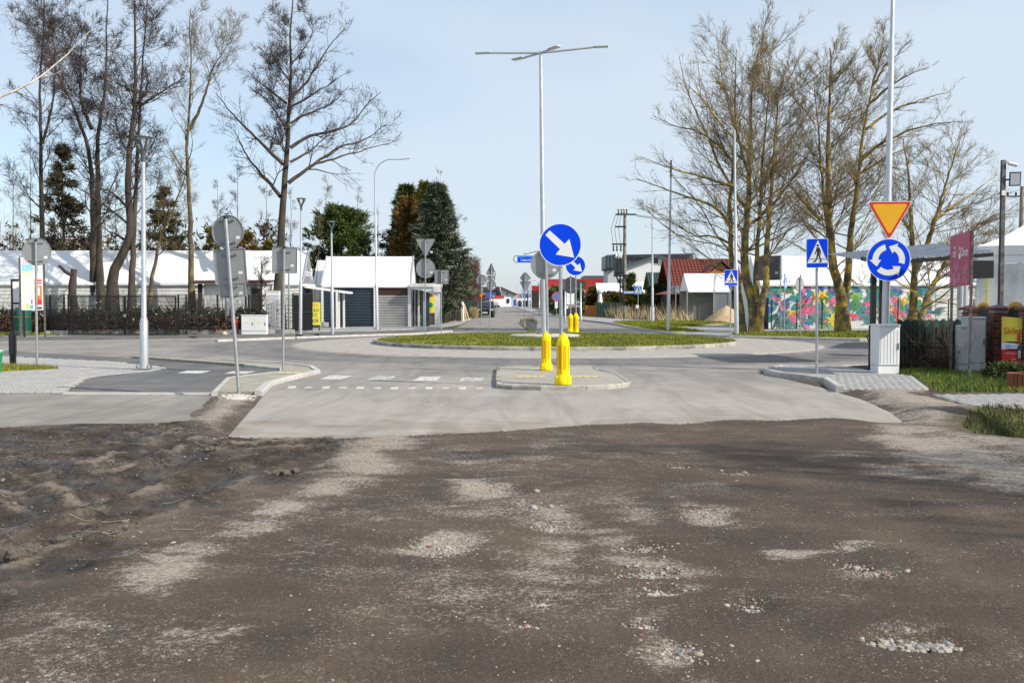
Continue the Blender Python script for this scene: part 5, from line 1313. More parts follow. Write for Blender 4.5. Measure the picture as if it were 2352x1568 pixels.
# ------------------------------------------------------------------ tents and stalls on the left
def tent_roof(root, x0, x1, y0, y1, ze, zr, mt, nseg=8, sag=.03, over=.12, thick=.04, name='roof'):
    ym = (y0+y1)/2; mb = MB(); nx = nseg*4
    prof = [(y0-over, ze-.12), (y0-over, ze), ((y0+ym)/2, (ze+zr)/2), (ym, zr), ((y1+ym)/2, (ze+zr)/2), (y1+over, ze), (y1+over, ze-.12)]
    for i in range(nx+1):
        x = x0+(x1-x0)*i/nx; s = -sag*abs(math.sin(PI*i/4))
        for j, (y, z) in enumerate(prof): mb.v.append((x, y, z+(s*2 if j in (2, 4) else s*.5)))
    k = len(prof)
    for i in range(nx):
        for j in range(k-1): mb.f.append((i*k+j, (i+1)*k+j, (i+1)*k+j+1, i*k+j+1)); mb.m.append(0)
    return mb.obj(name, mt, root, smooth=True)
def gable(root, x, y0, y1, ze, zr, mt, name='gable', t=.03):
    ym = (y0+y1)/2
    mb = MB(); a = [(x-t, y0, ze), (x-t, y1, ze), (x-t, ym, zr-.03)]; b2 = [(x, y0, ze), (x, y1, ze), (x, ym, zr-.03)]
    mb.add(a+b2, [(0,2,1), (3,4,5), (0,1,4,3), (1,2,5,4), (2,0,3,5)]); return mb.obj(name, mt, root)
def slats(root, x0, x1, y, z0, z1, n_, mt, name='slat', gap=.012, t=.03):
    h = (z1-z0)/n_; mb = MB(); w = (x1-x0)/2
    pr = [(-t, 0), (-t*.2, h*.12), (0, h*.3), (0, h*.7), (-t*.2, h-gap), (-t, h-gap)]
    vs = [(-w, -p, q) for p, q in pr]+[(w, -p, q) for p, q in pr]; k = len(pr)
    mb.add(vs, [(j, j+1, k+j+1, k+j)[::-1] for j in range(k-1)]+[tuple(range(k)), tuple(range(k, 2*k))[::-1]])
    me = mb.mesh(name); me.materials.append(mt); me.validate()
    for i in range(n_): link(name, me, root, loc=((x0+x1)/2, y, z0+i*h))
# long tent hall behind the trees
Y0 = 58.0; xr_ = X_(694, 58); xl_ = X_(-120, 58); Y1 = 61.4
t = thing('market_tent', 'long white tent hall behind the left row of trees', 'tent', (0, 0, 0))
ze, zr = W(0, 650, Y0).z, W(0, 575, 59.7).z
tent_roof(t, xl_, xr_, Y0, Y1, ze, zr, M['tent_white'], 12)
slats(t, xl_, xr_, Y0, .1, ze-.05, 12, M['white_paint'], 'wall_board')
MB().box(((xl_+xr_)/2, Y1, ze/2), (xr_-xl_, .06, ze-.05)).obj('back_wall', M['white_paint'], t)
gb = gable(t, xr_+.05, Y0-.05, Y1+.05, ze, zr, M['banner_grey'], 'gable_banner')
text('lettering', 'adron', .62, M['sign_white'], gb, (xr_+.062, 59.45, ze+.62), rot=(PI/2, 0, PI/2), sx=.9)
text('lettering', 'R', 1.0, M['sign_white'], gb, (xr_+.062, 60.5, ze+.55), rot=(PI/2, 0, PI/2))
MB().box((xr_+.02, Y0-.1, (ze+zr)/2), (.01, .01, .01)).obj('fixing', M['galv'], gb)
MB().bar((xr_+.07, Y0-.12, ze-.02), (xr_+.07, 59.7, zr+.02), .09, .06).obj('edge_profile', M['galv_light'], t)
MB().bar((xr_+.07, Y0-.1, ze-.12), (xr_+.07, Y1, ze-.1), .1, .16).obj('eave_board', M['white_paint'], t)
MB().box((xr_-.02, 59.7, ze/2), (.06, 3.3, ze-.2)).obj('end_wall', M['wood_dark'], t)
for i in range(2): MB().box((xr_+.03, 58.7+i*1.1, 1.9), (.04, .8, .9)).obj('window', M['glass'], t)
# second tent between
t = thing('market_tent', 'short white tent squeezed between long tent and shuttered stall', 'tent', (0, 0, 0))
xa, xb = X_(700, 63), X_(760, 63)
tent_roof(t, xa, xb, 65.6, 69, W(0, 655, 65.6).z, W(0, 597, 67).z, M['tent_white'], 2)
MB().box(((xa+xb)/2, 65.6, 1.3), (xb-xa, .06, 2.5)).obj('front_wall', M['white_paint'], t)
MB().bar((X_(736, 64.4), 64.4, 0), (X_(736, 64.4), 64.4, 2.6), .12).obj('post', M['galv'], t)
MB().box((X_(738, 64.2), 64.2, .8), (.55, .05, .85)).obj('skirt_panel', M['brown_shutter'], t)
for i in range(5):
    MB().box((0, 0, 0), (.18, .2, .38 if i < 3 else .28)).obj('paving_block', M['concrete'], None, loc=(X_(734+i*4.2, 63.4), 63.4-.1*(i % 2), .2))
for i, o in enumerate([o for o in bpy.data.objects if o.name.startswith('paving_block')]):
    tag(o, ['leftmost pale paving block in front of the maroon skirt panel', 'second pale paving block from the left by the maroon panel', 'last of the three taller paving blocks by the navy shutter', 'lower paving block beside the three taller ones', 'rightmost low paving block standing alone before the navy shutter'][i], 'block', 'spare paving blocks by the stall')
# shuttered stall
sx0, sx1, SY = X_(739, 64), X_(942, 64), 64.0
t = thing('market_stall', 'market stall with navy and grey shutters under a white roof', 'stall', (0, 0, 0))
ze, zr = W(0, 656, SY).z, W(0, 589, 65.9).z
tent_roof(t, sx0, sx1+.05, SY, 67.8, ze, zr, M['tent_white'], 3, sag=.012)
gable(t, sx1, SY, 67.8, ze, zr, M['tent_white']); gable(t, sx0+.03, SY, 67.8, ze, zr, M['tent_white'])
for sx in (sx0, sx1+.06): MB().bar((sx, SY-.16, ze-.02), (sx, 65.9, zr+.03), .08, .06).obj('edge_profile', M['galv_light'], t)
MB().box(((sx0+sx1)/2, SY+.12, ze/2), (sx1-sx0-.1, .1, ze-.05)).obj('wall_core', M['wood_dark'], t)
MB().box(((sx0+sx1)/2, 67.8, ze/2), (sx1-sx0-.1, .1, ze-.05)).obj('back_wall', M['white_paint'], t)
MB().box((sx1-.05, (SY+67.8)/2, ze/2), (.06, 3.6, ze-.05)).obj('side_wall', M['corrugated'], t)
MB().box((sx0+.05, (SY+67.8)/2, ze/2), (.06, 3.6, ze-.05)).obj('side_wall', M['white_paint'], t)
X2 = lambda u: X_(u, SY)
slats(t, X2(743), X2(858), SY, .05, ze-.03, 14, M['navy_shutter'], 'navy_slat')
slats(t, X2(868), X2(938), SY, W(0, 677, SY).z, ze-.03, 4, M['brown_shutter'], 'maroon_slat')
slats(t, X2(868), X2(938), SY, .05, W(0, 677, SY).z-.02, 12, M['grey_shutter'], 'grey_slat')
for u, w_ in ((863, .22), (941, .2), (741, .12)): MB().box((X2(u), SY-.06, ze/2), (w_, .12, ze)).obj('post', M['white_paint'], t)
# arched awning at the stall's right end
ax0, ax1 = X2(944), X_(1012, 63.4)
aw = thing('awning', 'white flat awning with arched side beside the stall', 'awning', (0, 0, 0))
MB().box(((ax0+ax1)/2, 64.2, W(0, 655, 63.6).z), (ax1-ax0, 1.9, .22)).obj('roof', M['white_paint'], aw)
zc = W(0, 661, 63.4).z; n_ = 10
MB().plate([(ax0+.1, zc+.05), (ax1-.3, zc+.05)]+[(ax1-.3-(ax1-ax0-.4)*i/10, zc-.10-.42*(1-i/10)**2.2) for i in range(11)], 63.35, 63.40).obj('arched_panel', M['tent_stain'], aw)
MB().box((X_(1005, 63.3), 63.3, zc/2), (.34, .12, zc)).obj('post', M['white_paint'], aw)
MB().box((X_(1005, 63.3), 63.15, zc-.1), (.5, .1, .35)).obj('corner_block', M['white_paint'], aw)
for i, (u, mt, w_) in enumerate(((950,'wood_dark',.10),(956,'rust',.08),(962,'white_paint',.12),(969,'anthracite',.14),(974,'galv_light',.10),(981,'navy_shutter',.30))):
    MB().box((X_(u, 64.6), 64.6+.1*(i % 2), 1.25), (w_, .08, 2.5)).obj('panel', M[mt], aw)
ad = MB().box((X_(991, 64.9), 64.9, W(0, 693, 64.9).z), (.62, .04, 1.45)).obj('poster', M['yellow_board'], aw)
MB().plate(circ(.16, 18, X_(989, 64.85), W(0, 700, 64.85).z), 64.86, 64.875).obj('green_disc', M['green_bright'], ad)
MB().plate(circ(.10, 18, X_(993, 64.85), W(0, 678, 64.85).z), 64.86, 64.875).obj('orange_disc', M['sign_orange'], ad)
# canopy with three posts
t = thing('canopy', 'sloping white canopy on thin posts before the navy shutter', 'canopy', (0, 0, 0))
a = W(672, 655, 58.8); b_ = W(795, 672, 58.2)
mb = MB(); mb.box(((a.x+b_.x)/2, 59.6, (a.z+b_.z)/2), ((b_.x-a.x)*1.005, 2.2, .11), ry=math.atan2(a.z-b_.z, b_.x-a.x)); mb.obj('roof', M['tent_white'], t)
for u, y in ((774,58.4),(778.5,59.2),(790,60.4)):
    MB().box((X_(u, y), y, 1.15), (.11, .11, 2.3)).obj('post', M['white_paint'], t)
# black gate leaf and yellow notice
t = thing('gate_leaf', 'black framed mesh gate leaf standing open by the second lamp', 'gate', (0, 0, 0))
gx0, gx1, gy = X_(676, 51.5), X_(716, 53.5), 52.0
P0, P1 = Vector((gx0, 51.2, .1)), Vector((gx1, 53.6, .1)); gh = 2.0
for f in (0, .36, .68, 1): MB().bar(P0.lerp(P1, f), P0.lerp(P1, f)+Vector((0, 0, gh)), .06).obj('upright', M['black_metal'], t)
for z in (.05, 1.0, gh-.03): MB().bar(P0+Vector((0, -.02, z)), P1+Vector((0, -.02, z)), .05).obj('rail', M['black_metal'], t)
def wire_panel(root, A, B, z0, z1, sp=.05, hs=.2, r=.005, mt='black_metal', name='mesh_panel'):
    A, B = Vector(A), Vector(B); L = (B-A).length; n_ = int(L/sp); mb = MB()
    for i in range(n_+1):
        p = A.lerp(B, i/n_); mb.bar((p.x, p.y, z0), (p.x, p.y, z1), r*2)
    k = int((z1-z0)/hs)
    for j in range(k+1):
        z = z0+(z1-z0)*j/k; mb.bar((A.x, A.y-.012, z), (B.x, B.y-.012, z), r*2.2)
    return tag(mb.obj(name, M[mt], root), kind='stuff')
wire_panel(t, P0, P1, .15, 2.0, .03, .15, .006)
t = thing('notice_board', 'yellow notice board with red and black lettering behind the gate leaf', 'notice', (X_(712, 55), 55, 0))
p = MB().box((0, 0, 1.0), (1.15, .04, 1.25)).obj('board', M['yellow_board'], t)
for z, s, tx, mt in ((1.45, .26, 'SPRZEDA', 'sign_orange'), (1.17, .26, 'DZIEŃ RO', 'black'), (.90, .26, 'TEL. WZ', 'black'), (.58, .34, '412 009', 'black')):
    text('lettering', tx, s, M[mt], p, (0, -.022, z), sx=.85)
for s in (-1, 1): MB().box((s*.5, .04, .5), (.06, .06, 1.0)).obj('leg', M['wood_dark'], t)
# tiled shed
t = thing('garden_shed', 'small white shed with a low brown tiled roof', 'shed', (0, 0, 0))
hx0, hx1, hy = X_(457, 54.5), X_(604, 54.5), 54.5; zt = W(0, 652, hy).z
MB().box(((hx0+hx1)/2+.15, hy+1.4, zt/2), (hx1-hx0-.3, 2.8, zt)).obj('wall', M['white_paint'], t)
mb = MB().box(((hx0+hx1)/2, hy+1.2, zt+.14), (hx1-hx0+.5, 3.2, .05), rx=.07); mb.obj('roof', M['roof_dark'], t)
tile = MB().tube([(0, -.16, 0), (0, .16, .012)], [.085, .075], 8); me_ = tile.mesh('roof_tile'); me_.materials.append(mat('shed_roof_tile', (.10, .045, .035), .7, 0, .25, 2))
for r_ in range(3):
    for i in range(22): link('roof_tile', me_, t, loc=(hx0-.2+(hx1-hx0+.4)*i/21, hy-.2+r_*.32, zt+.17-.07*(1.2-r_*.32)))
MB().box((hx0+.1, hy-.05, zt/2), (.22, .12, zt)).obj('post', M['wood_dark'], t)
MB().box((X_(588, hy), hy-.02, zt/2-.1), (.5, .06, zt-.3)).obj('door', M['wood_dark'], t)
MB().box((X_(528, hy-.8), hy-.8, .75), (1.2, .5, .7)).obj('covered_crate', M['black_metal'], t)
# mesh fence and double gate
FY = 47.5
t = thing('mesh_fence', 'black welded mesh fence on a low concrete plinth', 'fence', (0, 0, 0))
for u, y in ((106,49.2),(116,48.9),(148,47.9),(158,47.4),(410,47.5),(428,48.4),(500,48.9),(565,49.3),(572,49.3)):
    MB().box((X_(u, y), y, 1.0), (.07, .07, 2.0)).obj('post', M['black_metal'], t)
for (u0, y0, u1, y1) in ((106,49.2,148,47.9),(158,47.9,180,48.6),(180,48.6,292,48.9),(292,48.9,405,48.8),(410,47.6,500,48.9),(500,48.9,565,49.3),(565,49.3,620,49.6),(620,49.6,676,50)):
    wire_panel(t, (X_(u0, y0), y0, 0), (X_(u1, y1), y1, 0), .2, 1.95)
for (u0, u1, y) in ((103,160,47.6),(165,400,49.0),(412,560,48.9),(560,676,49.5)):
    MB().box(((X_(u0, y)+X_(u1, y))/2, y, .12), (X_(u1, y)-X_(u0, y), .12, .30)).obj('plinth', M['concrete'], t)
gt = thing('double_gate', 'dark grey double leaf mesh gate beside the footway', 'gate', (0, 0, 0))
for u0, u1 in ((165,286),(288,404)):
    a, b_ = Vector((X_(u0, 46.9), 46.9, 0)), Vector((X_(u1, 46.9), 46.9, 0))
    lf = MB().bar(a+Vector((0,0,1.9)), b_+Vector((0,0,1.9)), .06).obj('leaf_top_rail', M['black_metal'], gt)
    MB().bar(a+Vector((0,0,.12)), b_+Vector((0,0,.12)), .06).obj('bottom_rail', M['black_metal'], gt)
    for p in (a, b_): MB().bar(p+Vector((0,0,.09)), p+Vector((0,0,1.93)), .07).obj('stile', M['black_metal'], gt)
    wire_panel(gt, a, b_, .12, 1.9, .045, .2, .005)
MB().box((X_(287, 46.8), 46.8, 1.0), (.10, .05, .14)).obj('lock', M['galv'], gt)
# cabinets, hydrant, posts
def cabinet(label, u0, u1, v0, v1, Y, mt='white_grp', dep=.35, ribs=0, doors=1, zb=.06, rz=0.0, cat='cabinet', stickers=True):
    x0, x1 = X_(u0, Y), X_(u1, Y); z1 = W(0, v0, Y).z; w = x1-x0
    c = thing('utility_cabinet', label, cat, ((x0+x1)/2, Y+dep/2, zb), rz); h = z1-zb; pl = .16*h
    MB().box((0, 0, pl/2), (w*.985, dep*.96, pl)).obj('plinth', M[mt], c, bevel=.006)
    MB().box((0, 0, pl+.004+(h-pl-.06)/2), (w, dep, h-pl-.06)).obj('body', M[mt], c, bevel=.012)
    MB().box((0, -.01, h-.03), (w*1.03, dep*1.06, .055)).obj('roof', M[mt], c, bevel=.015)
    for d in range(doors):
        dw = w/doors; dx = -w/2+dw*(d+.5)
        p = MB().box((dx, -dep/2-.006, pl+(h-pl-.08)/2), (dw-.03, .014, h-pl-.12)).obj('door', M[mt], c, bevel=.004)
        for i in range(ribs): MB().box((dx-dw*.38+dw*.76*i/max(1, ribs-1), -dep/2-.015, pl+(h-pl-.08)/2), (.014, .012, h-pl-.2)).obj('rib', M[mt], p)
        MB().box((dx+dw*.40, -dep/2-.02, h*.55), (.03, .025, .14)).obj('handle', M['anthracite'], p)
        if stickers: MB().box((dx-dw*.1, -dep/2-.0145, h*.62), (.09, .003, .11)).obj('sticker', M['yellow_board'], p)
    return c
cabinet('low white electrical cabinet with two doors beside the hydrant', 554, 612, 723, 770, 48.6, doors=2)
cabinet('tall narrow white cabinet behind the low one', 611, 642, 668, 765, 50.0, ribs=5, stickers=False)
hy = thing('fire_hydrant', 'red standing fire hydrant left of the white cabinet', 'hydrant', (X_(544.5, 48.8), 48.8, .05))
MB().lathe([(.06, 0), (.06, .55), (.085, .56), (.085, .72), (.06, .75), (.06, .79), (.045, .83)], 14).obj('body', M['red_paint'], hy, smooth=True)
for s in (-1, 1): MB().cyl((s*.07, 0, .64), (s*.14, 0, .64), .04).obj('outlet', M['red_paint'], hy)
MB().lathe([(.07, .79), (.07, .82), (.03, .86)], 12).obj('cap', M['white_paint'], hy)
gp = thing('steel_post', 'thick galvanised post behind the leaning sign', 'post', (X_(522, 49.4), 49.4, 0))
MB().tube([(0,0,0), (0,0,2.0), (0,0,3.6)], [.11, .11, .10], 14).obj('pole', M['galv_light'], gp, smooth=True)
gp = thing('steel_post', 'thin galvanised post behind the square sign back', 'post', (X_(664, 50.5), 50.5, 0))
MB().tube([(0,0,0), (0,0,3.3)], .05, 10).obj('pole', M['galv'], gp, smooth=True)
st_ = thing('boundary_stone', 'small pale round stone at the foot of the thick post', 'stone', (X_(515, 48.4), 48.4, .06))
MB().lathe([(.14, 0), (.15, .06), (.08, .14), (.02, .16)], 10).obj('stone', M['concrete'], st_, smooth=True)
# map board and notice case
t = thing('map_board', 'town map board with advertisements on rusty posts', 'board', (X_(75, 44), 44, 0), rad(14))
zt, zb_ = W(0, 592, 44).z, W(0, 712, 44).z; bw = .88
for s in (-1, 1): MB().box((s*(bw/2+.05), .05, zt/2), (.08, .08, zt)).obj('post', M['rust'], t)
p = MB().box((0, 0, (zt+zb_)/2), (bw, .04, zt-zb_)).obj('board', M['sign_white'], t)
H_ = zt-zb_
def pan(x0, x1, z0, z1, col, d=.0225, nm='print'):
    key = 'print_%02x%02x%02x' % col
    if key not in M: M[key] = mat('printed_'+key[6:], srgb(*col), .5, 0, .10, 9)
    MB().box(((x0+x1)/2*bw, -d, zb_+(z0+z1)/2*H_), ((x1-x0)*bw, .002, (z1-z0)*H_)).obj(nm, M[key], p)
pan(-.46,.07,.26,.88,(226,238,214), nm='map_sheet'); pan(-.45,.065,.74,.87,(150,205,238), .0240); pan(-.45,.065,.70,.745,(232,224,170), .0246)
pan(-.46,.07,.885,.89,(170,80,70), .0240); pan(-.40,-.1,.90,.98,(214,190,214)); pan(.14,.2,.78,.86,(226,90,110)); pan(.28,.34,.72,.82,(190,190,200)); pan(.12,.44,.60,.62,(240,200,110))
pan(.12,.46,.55,.585,(205,60,70)); pan(.12,.46,.50,.53,(205,60,70)); pan(.12,.46,.20,.47,(228,120,70)); pan(.2,.36,.28,.44,(240,232,225), .0242); pan(.12,.46,.10,.2,(214,50,60)); pan(.14,.46,.02,.06,(60,60,65))
pan(-.44,-.30,.05,.2,(235,230,228)); pan(-.28,-.16,.02,.12,(240,205,80)); pan(-.12,.05,.02,.10,(120,190,185)); pan(-.05,.02,.12,.2,(120,100,120))
t = thing('notice_case', 'narrow black framed notice case beside the map board', 'notice case', (X_(42, 45), 45, 0), rad(14))
z0_, z1_ = W(0, 697, 45).z, W(0, 643, 45).z
for s in (-1, 1): MB().box((s*.24, 0, z1_/2), (.07, .07, z1_)).obj('post', M['black_metal'], t)
for z in (z0_, z1_): MB().box((0, 0, z), (.55, .08, .09)).obj('rail', M['black_metal'], t)
MB().box((0, .01, (z0_+z1_)/2), (.42, .03, z1_-z0_-.1)).obj('paper', M['sign_white'], t)
# litter bin
t = thing('litter_bin', 'dark green round litter bin with gold bands', 'bin', (X_(52, 46.5), 46.5, .03)); s_ = 46.5/FPX; r_ = 18*s_; h_ = 68*s_
b_ = MB().lathe([(r_*.96, .0), (r_*1.0, .02), (r_*1.0, h_*.14)], 28).obj('foot', M['anthracite'], t, smooth=True)
MB().lathe([(r_*.97, h_*.14), (r_*.97, h_*.66)], 28).obj('body', M['green_bin'], t, smooth=True)
for k in range(28):
    a = 2*PI*k/28; MB().box((r_*.985, 0, h_*.40), (.02, .035, h_*.44)).obj('rib', M['green_bin'], t, rz=a)
MB().lathe([(r_, h_*.66), (r_, h_*.90), (r_*.96, h_*.93), (r_*.8, h_*.98), (r_*.3, h_)], 28).obj('lid', M['green_bin'], t, smooth=True)
for z in (.16, .655): MB().lathe([(r_*1.015, h_*z), (r_*1.015, h_*(z+.02))], 28).obj('gold_band', M['gold'], t)
MB().box((-.30*r_/.36, -r_*.82, h_*.80), (r_*.75, r_*.4, h_*.14), rz=rad(-25)).obj('opening', M['black'], t, bevel=.02)
# black plastic bollard and green bin edge near the lamp
t = thing('black_bollard', 'round topped black plastic bollard on the grass patch', 'bollard', G(30, 841, .02)); s_ = t.location.y/FPX
MB().lathe([(7.2*s_, 0), (7.2*s_, 28*s_)], 20).obj('sleeve', M['black_metal'], t, smooth=True)
MB().lathe([(8.4*s_, 28*s_), (8.4*s_, 71*s_), (8.0*s_, 75*s_), (6*s_, 79.5*s_), (2*s_, 81.5*s_)], 20).obj('top', M['black_metal'], t, smooth=True)
t = thing('green_bin', 'bright green plastic bin cut by the left frame edge', 'bin', G(-16, 858, .02)); s_ = t.location.y/FPX
MB().lathe([(16*s_, 0), (20.5*s_, 44*s_), (22.5*s_, 46*s_), (22.5*s_, 50*s_)], 24).obj('tub', M['green_bright'], t, smooth=True)
MB().lathe([(22*s_, 50*s_), (23.5*s_, 53*s_), (12*s_, 57*s_)], 24).obj('bag_rim', M['grey_grp'], t, smooth=True)
# beyond the stall: dark paling, green mesh, leaning planks, dry bush
t = thing('paling_fence', 'dark weathered paling fence behind the awning post', 'fence', (0, 0, 0))
for i in range(22):
    u = 980+i*3.6; y = 66+i*.9
    MB().box((X_(u, y), y, .72), (.10, .03, 1.35+.1*math.sin(i*3)), rz=.9).obj('pale', M['wood_dark'], t)
MB().bar((X_(980, 66), 66.05, 1.1), (X_(1056, 85), 85.05, 1.1), .06).obj('rail', M['wood_dark'], t)
st2 = thing('wooden_hut', 'dark grey board hut under the spruce', 'hut', (X_(1031, 90), 90, 0))
MB().box((0, 1.5, 1.4), (1.7, 3, 2.8)).obj('wall', mat('dark_grey_boarding', (.06, .068, .08), .7, 0, .15, 2, stretch=(6, 6, .5)), st2)
MB().box((0, 1.4, 2.9), (2.0, 3.4, .12), rx=.06).obj('roof', M['roof_dark'], st2)
MB().box((.3, -.02, 1.0), (.8, .05, 1.9)).obj('door', M['wood_dark'], st2)
for i, (u, u2, mt) in enumerate(((1062,1060,'wood_light'),(1066,1063,'white_paint'),(1072,1064,'wood_light'),(1079,1066,'wood_light'))):
    y = 83.5; a = Vector((X_(u, y), y-.5, .05)); b_ = Vector((X_(u2, y), y+.2, 1.75-.1*i))
    o = MB().bar(a, b_, .10, .04).obj('plank', M[mt]); tag(o, ['short raw plank leaning by the green fence', 'white painted plank leaning beside the hut', 'long raw plank leaning steeply', 'long raw plank leaning at the widest angle'][i], 'plank', 'planks leaning by the left pavement')
bush('dry_bush', 'round straw coloured dry grass bush by the pavement', X_(1081, 98), X_(1096, 98), 97, 99, .95, M['dry_grass'], 111, 500, .3, .012, cat='bush')
t = thing('green_fence', 'green mesh fence running along the left pavement', 'fence', (0, 0, 0))
for i in range(6):
    y = 80+i*6; MB().box((X_(1054, 80)+.02*i, y, .9), (.06, .06, 1.8)).obj('post', M['green_mesh'], t)
    if i < 5: wire_panel(t, (X_(1054, 80)+.02*i, y, 0), (X_(1054, 80)+.02*i+.02, y+6, 0), .1, 1.75, .12, .25, .008, 'green_mesh')
t = thing('railing', 'grey metal railing further along the left pavement', 'railing', (0, 0, 0))
for i in range(16):
    y = 104+i*2.2; x = X_(1092, 104)+.3+i*.10; MB().box((x, y, .8), (.07, .07, 1.6)).obj('post', M['galv'], t)
MB().bar((X_(1092, 104)+.3, 104, 1.5), (X_(1092, 104)+1.9, 139, 1.5), .06).obj('rail', M['galv'], t)
# ------------------------------------------------------------------ right foreground
cabinet('tall white ribbed cable cabinet at the foot of the mast', 2017, 2067, 744, 863, 22.0, ribs=6, dep=.45, rz=rad(3), stickers=False)
gc = cabinet('big pale grey ribbed cabinet between the board post and brick pillar', 2229, 2268, 727, 861, 22.4, mt='grey_grp', ribs=6, dep=.5, rz=rad(-10), stickers=False)
MB().box((.02, -.27, .11), (.12, .02, .2)).obj('cable_port', M['grey_grp'], gc)
cabinet('narrow blue grey cabinet squeezed left of the ribbed one', 2210, 2228, 747, 860, 22.5, mt='grey_grp', dep=.4, rz=rad(-10), stickers=False)
# red shop board
t = thing('shop_board', 'tall red shop board reading Sklep Chorten on two rusty posts', 'sign board', (0, 0, 0))
a, b_ = G(2183, 852, .05), Vector((W(2227, 862, 20.5).x, 20.5, .05)); a = Vector((W(2183, 852, 22.2).x, 22.2, .05))
ang = math.atan2(b_.y-a.y, b_.x-a.x)
for p, vt in ((a, 545), (b_, 527)): MB().box((p.x, p.y, W(0, vt, p.y).z/2), (.05, .05, W(0, vt, p.y).z), rz=ang).obj('post', M['rust'], t)
zt_, zl_ = W(0, 528, b_.y).z-.02, W(0, 655, b_.y).z
L = (b_-a).length; mid = (a+b_)/2
M['shop_red'] = mat('shop_board_red', (.48, .03, .06), .45, 0, .12, 1.2, col2=(.44, .035, .14))
pb = MB().box((0, 0, 0), (L*1.02, .03, zt_-zl_)).obj('board', M['shop_red'], t, loc=(mid.x+.03*math.sin(ang), mid.y-.05*math.cos(ang), (zt_+zl_)/2), rz=ang)
hb = zt_-zl_
for tx, s, x, z, sx, sh in (('Nasz', .10, -.24, .25, .9, .2), ('SKLEP', .17, -.26, .12, .62, 0), ('Chorten', .24, .26, .13, .66, .25)):
    text('lettering', tx, s*hb, M['sign_white'], pb, (x*L, -.0165, z*hb), sx=sx, shear=sh)
MB().plate([(-.03*L, .02*hb), (.06*L, .02*hb), (.07*L, .14*hb), (.045*L, .22*hb), (.015*L, .25*hb), (-.015*L, .22*hb), (-.03*L, .14*hb)], -.019, -.016).obj('emblem', M['sign_white'], pb)
MB().plate([(-.01*L, .12*hb), (.045*L, .12*hb), (.045*L, .18*hb), (.02*L, .22*hb), (-.01*L, .18*hb)], -.0215, -.0192).obj('emblem_inner', M['anthracite'], pb)
rng_ = random.Random(4); mb = MB()
for i in range(34):
    cx_, cz_ = rng_.uniform(-.46, .46)*L, rng_.uniform(-.46, -.08)*hb; w_, h_ = rng_.uniform(.02, .05)*L, rng_.uniform(.03, .075)*hb
    pts = [(cx_+w_*math.cos(q), cz_+h_*math.sin(q)) for q in np.linspace(0, 2*PI, 9 if i % 3 else 5)]
    stroke(mb, pts, .012*hb, -.018-.00005*i, -.016, capr=False)
tag(mb.obj('line_drawings', mat('pink_outline_print', (.62, .36, .42), .5), pb), kind='stuff')
# green screened fence with dark palings and dead vines
t = thing('picket_fence', 'dark picket fence backed with green screening and dead vines', 'fence', (0, 0, 0))
A_, B_ = Vector((X_(2066, 23.2), 23.2, 0)), Vector((X_(2212, 24.0), 24.0, 0))
M['screen'] = mat('green_screen_cloth', (.010, .042, .034), .9, 0, .35, 5, .2, 60)
sc_ = MB(); n_ = 24
for i in range(n_+1):
    p = A_.lerp(B_, i/n_); y = p.y+.10+.03*math.sin(i*1.7); sc_.v += [(p.x, y, .05), (p.x, y+.01, 1.22+.03*math.sin(i*2.3))]
    if i: sc_.f.append((2*i-2, 2*i, 2*i+1, 2*i-1)); sc_.m.append(0)
sc_.obj('green_screen', M['screen'], t, smooth=True)
for i in range(17):
    p = A_.lerp(B_, .06+.92*i/16); MB().box((p.x, p.y, .55), (.035, .02, 1.0+.1*((i*7) % 3))).obj('picket', M['wood_dark'], t)
for z in (.25, .62): MB().bar(A_+Vector((0, .03, z)), B_+Vector((0, .03, z)), .04).obj('rail', M['wood_dark'], t)
o = twig_mass('dead_vine', 'brown leafless vine tangled over the picket fence', [(X_(2075, 23.4), X_(2215, 23.6), 23.2, 23.6, 1.4), (X_(2150, 23.4), X_(2225, 23.4), 23.1, 23.6, 1.7)], 75, 2, 121, mat('dead_vine', (.10, .066, .045), .9, 0, .4, 3), kind=None, cat='vine', up=.6, r=.009)
# torn tarpaulin on a frame beside the cabinet
t = thing('tarpaulin', 'torn grey tarpaulin with black letters on a dark frame', 'tarpaulin', (0, 0, 0)); y = 23.4
for u in (2000, 2008): MB().box((X_(u, y), y, .55), (.07, .07, 1.1)).obj('leg', M['wood_dark'], t)
mb = MB(); n_ = 8
for i in range(n_+1):
    u = 1997+24*i/n_; mb.v += [(X_(u, y)+.02*math.sin(i), y-.06-.03*math.sin(i*1.9), W(0, 821-6*math.sin(i*.9), y).z), (X_(u, y), y-.06+.03*math.sin(i*1.3), W(0, 751+4*math.cos(i*1.2), y).z)]
    if i: mb.f.append((2*i-2, 2*i, 2*i+1, 2*i-1)); mb.m.append(0)
cl = mb.obj('cloth', mat('dirty_tarpaulin', (.34, .33, .31), .7, 0, .15, 3), t, smooth=True)
text('lettering', 'RYN', .30, M['black'], cl, (X_(2009, y), y-.115, W(0, 772, y).z), rot=(PI/2, rad(-25), 0), sx=.8)
MB().bar((X_(1999, y), y, .25), (X_(2018, y), y+.3, .12), .05).obj('brace', M['wood_dark'], t)
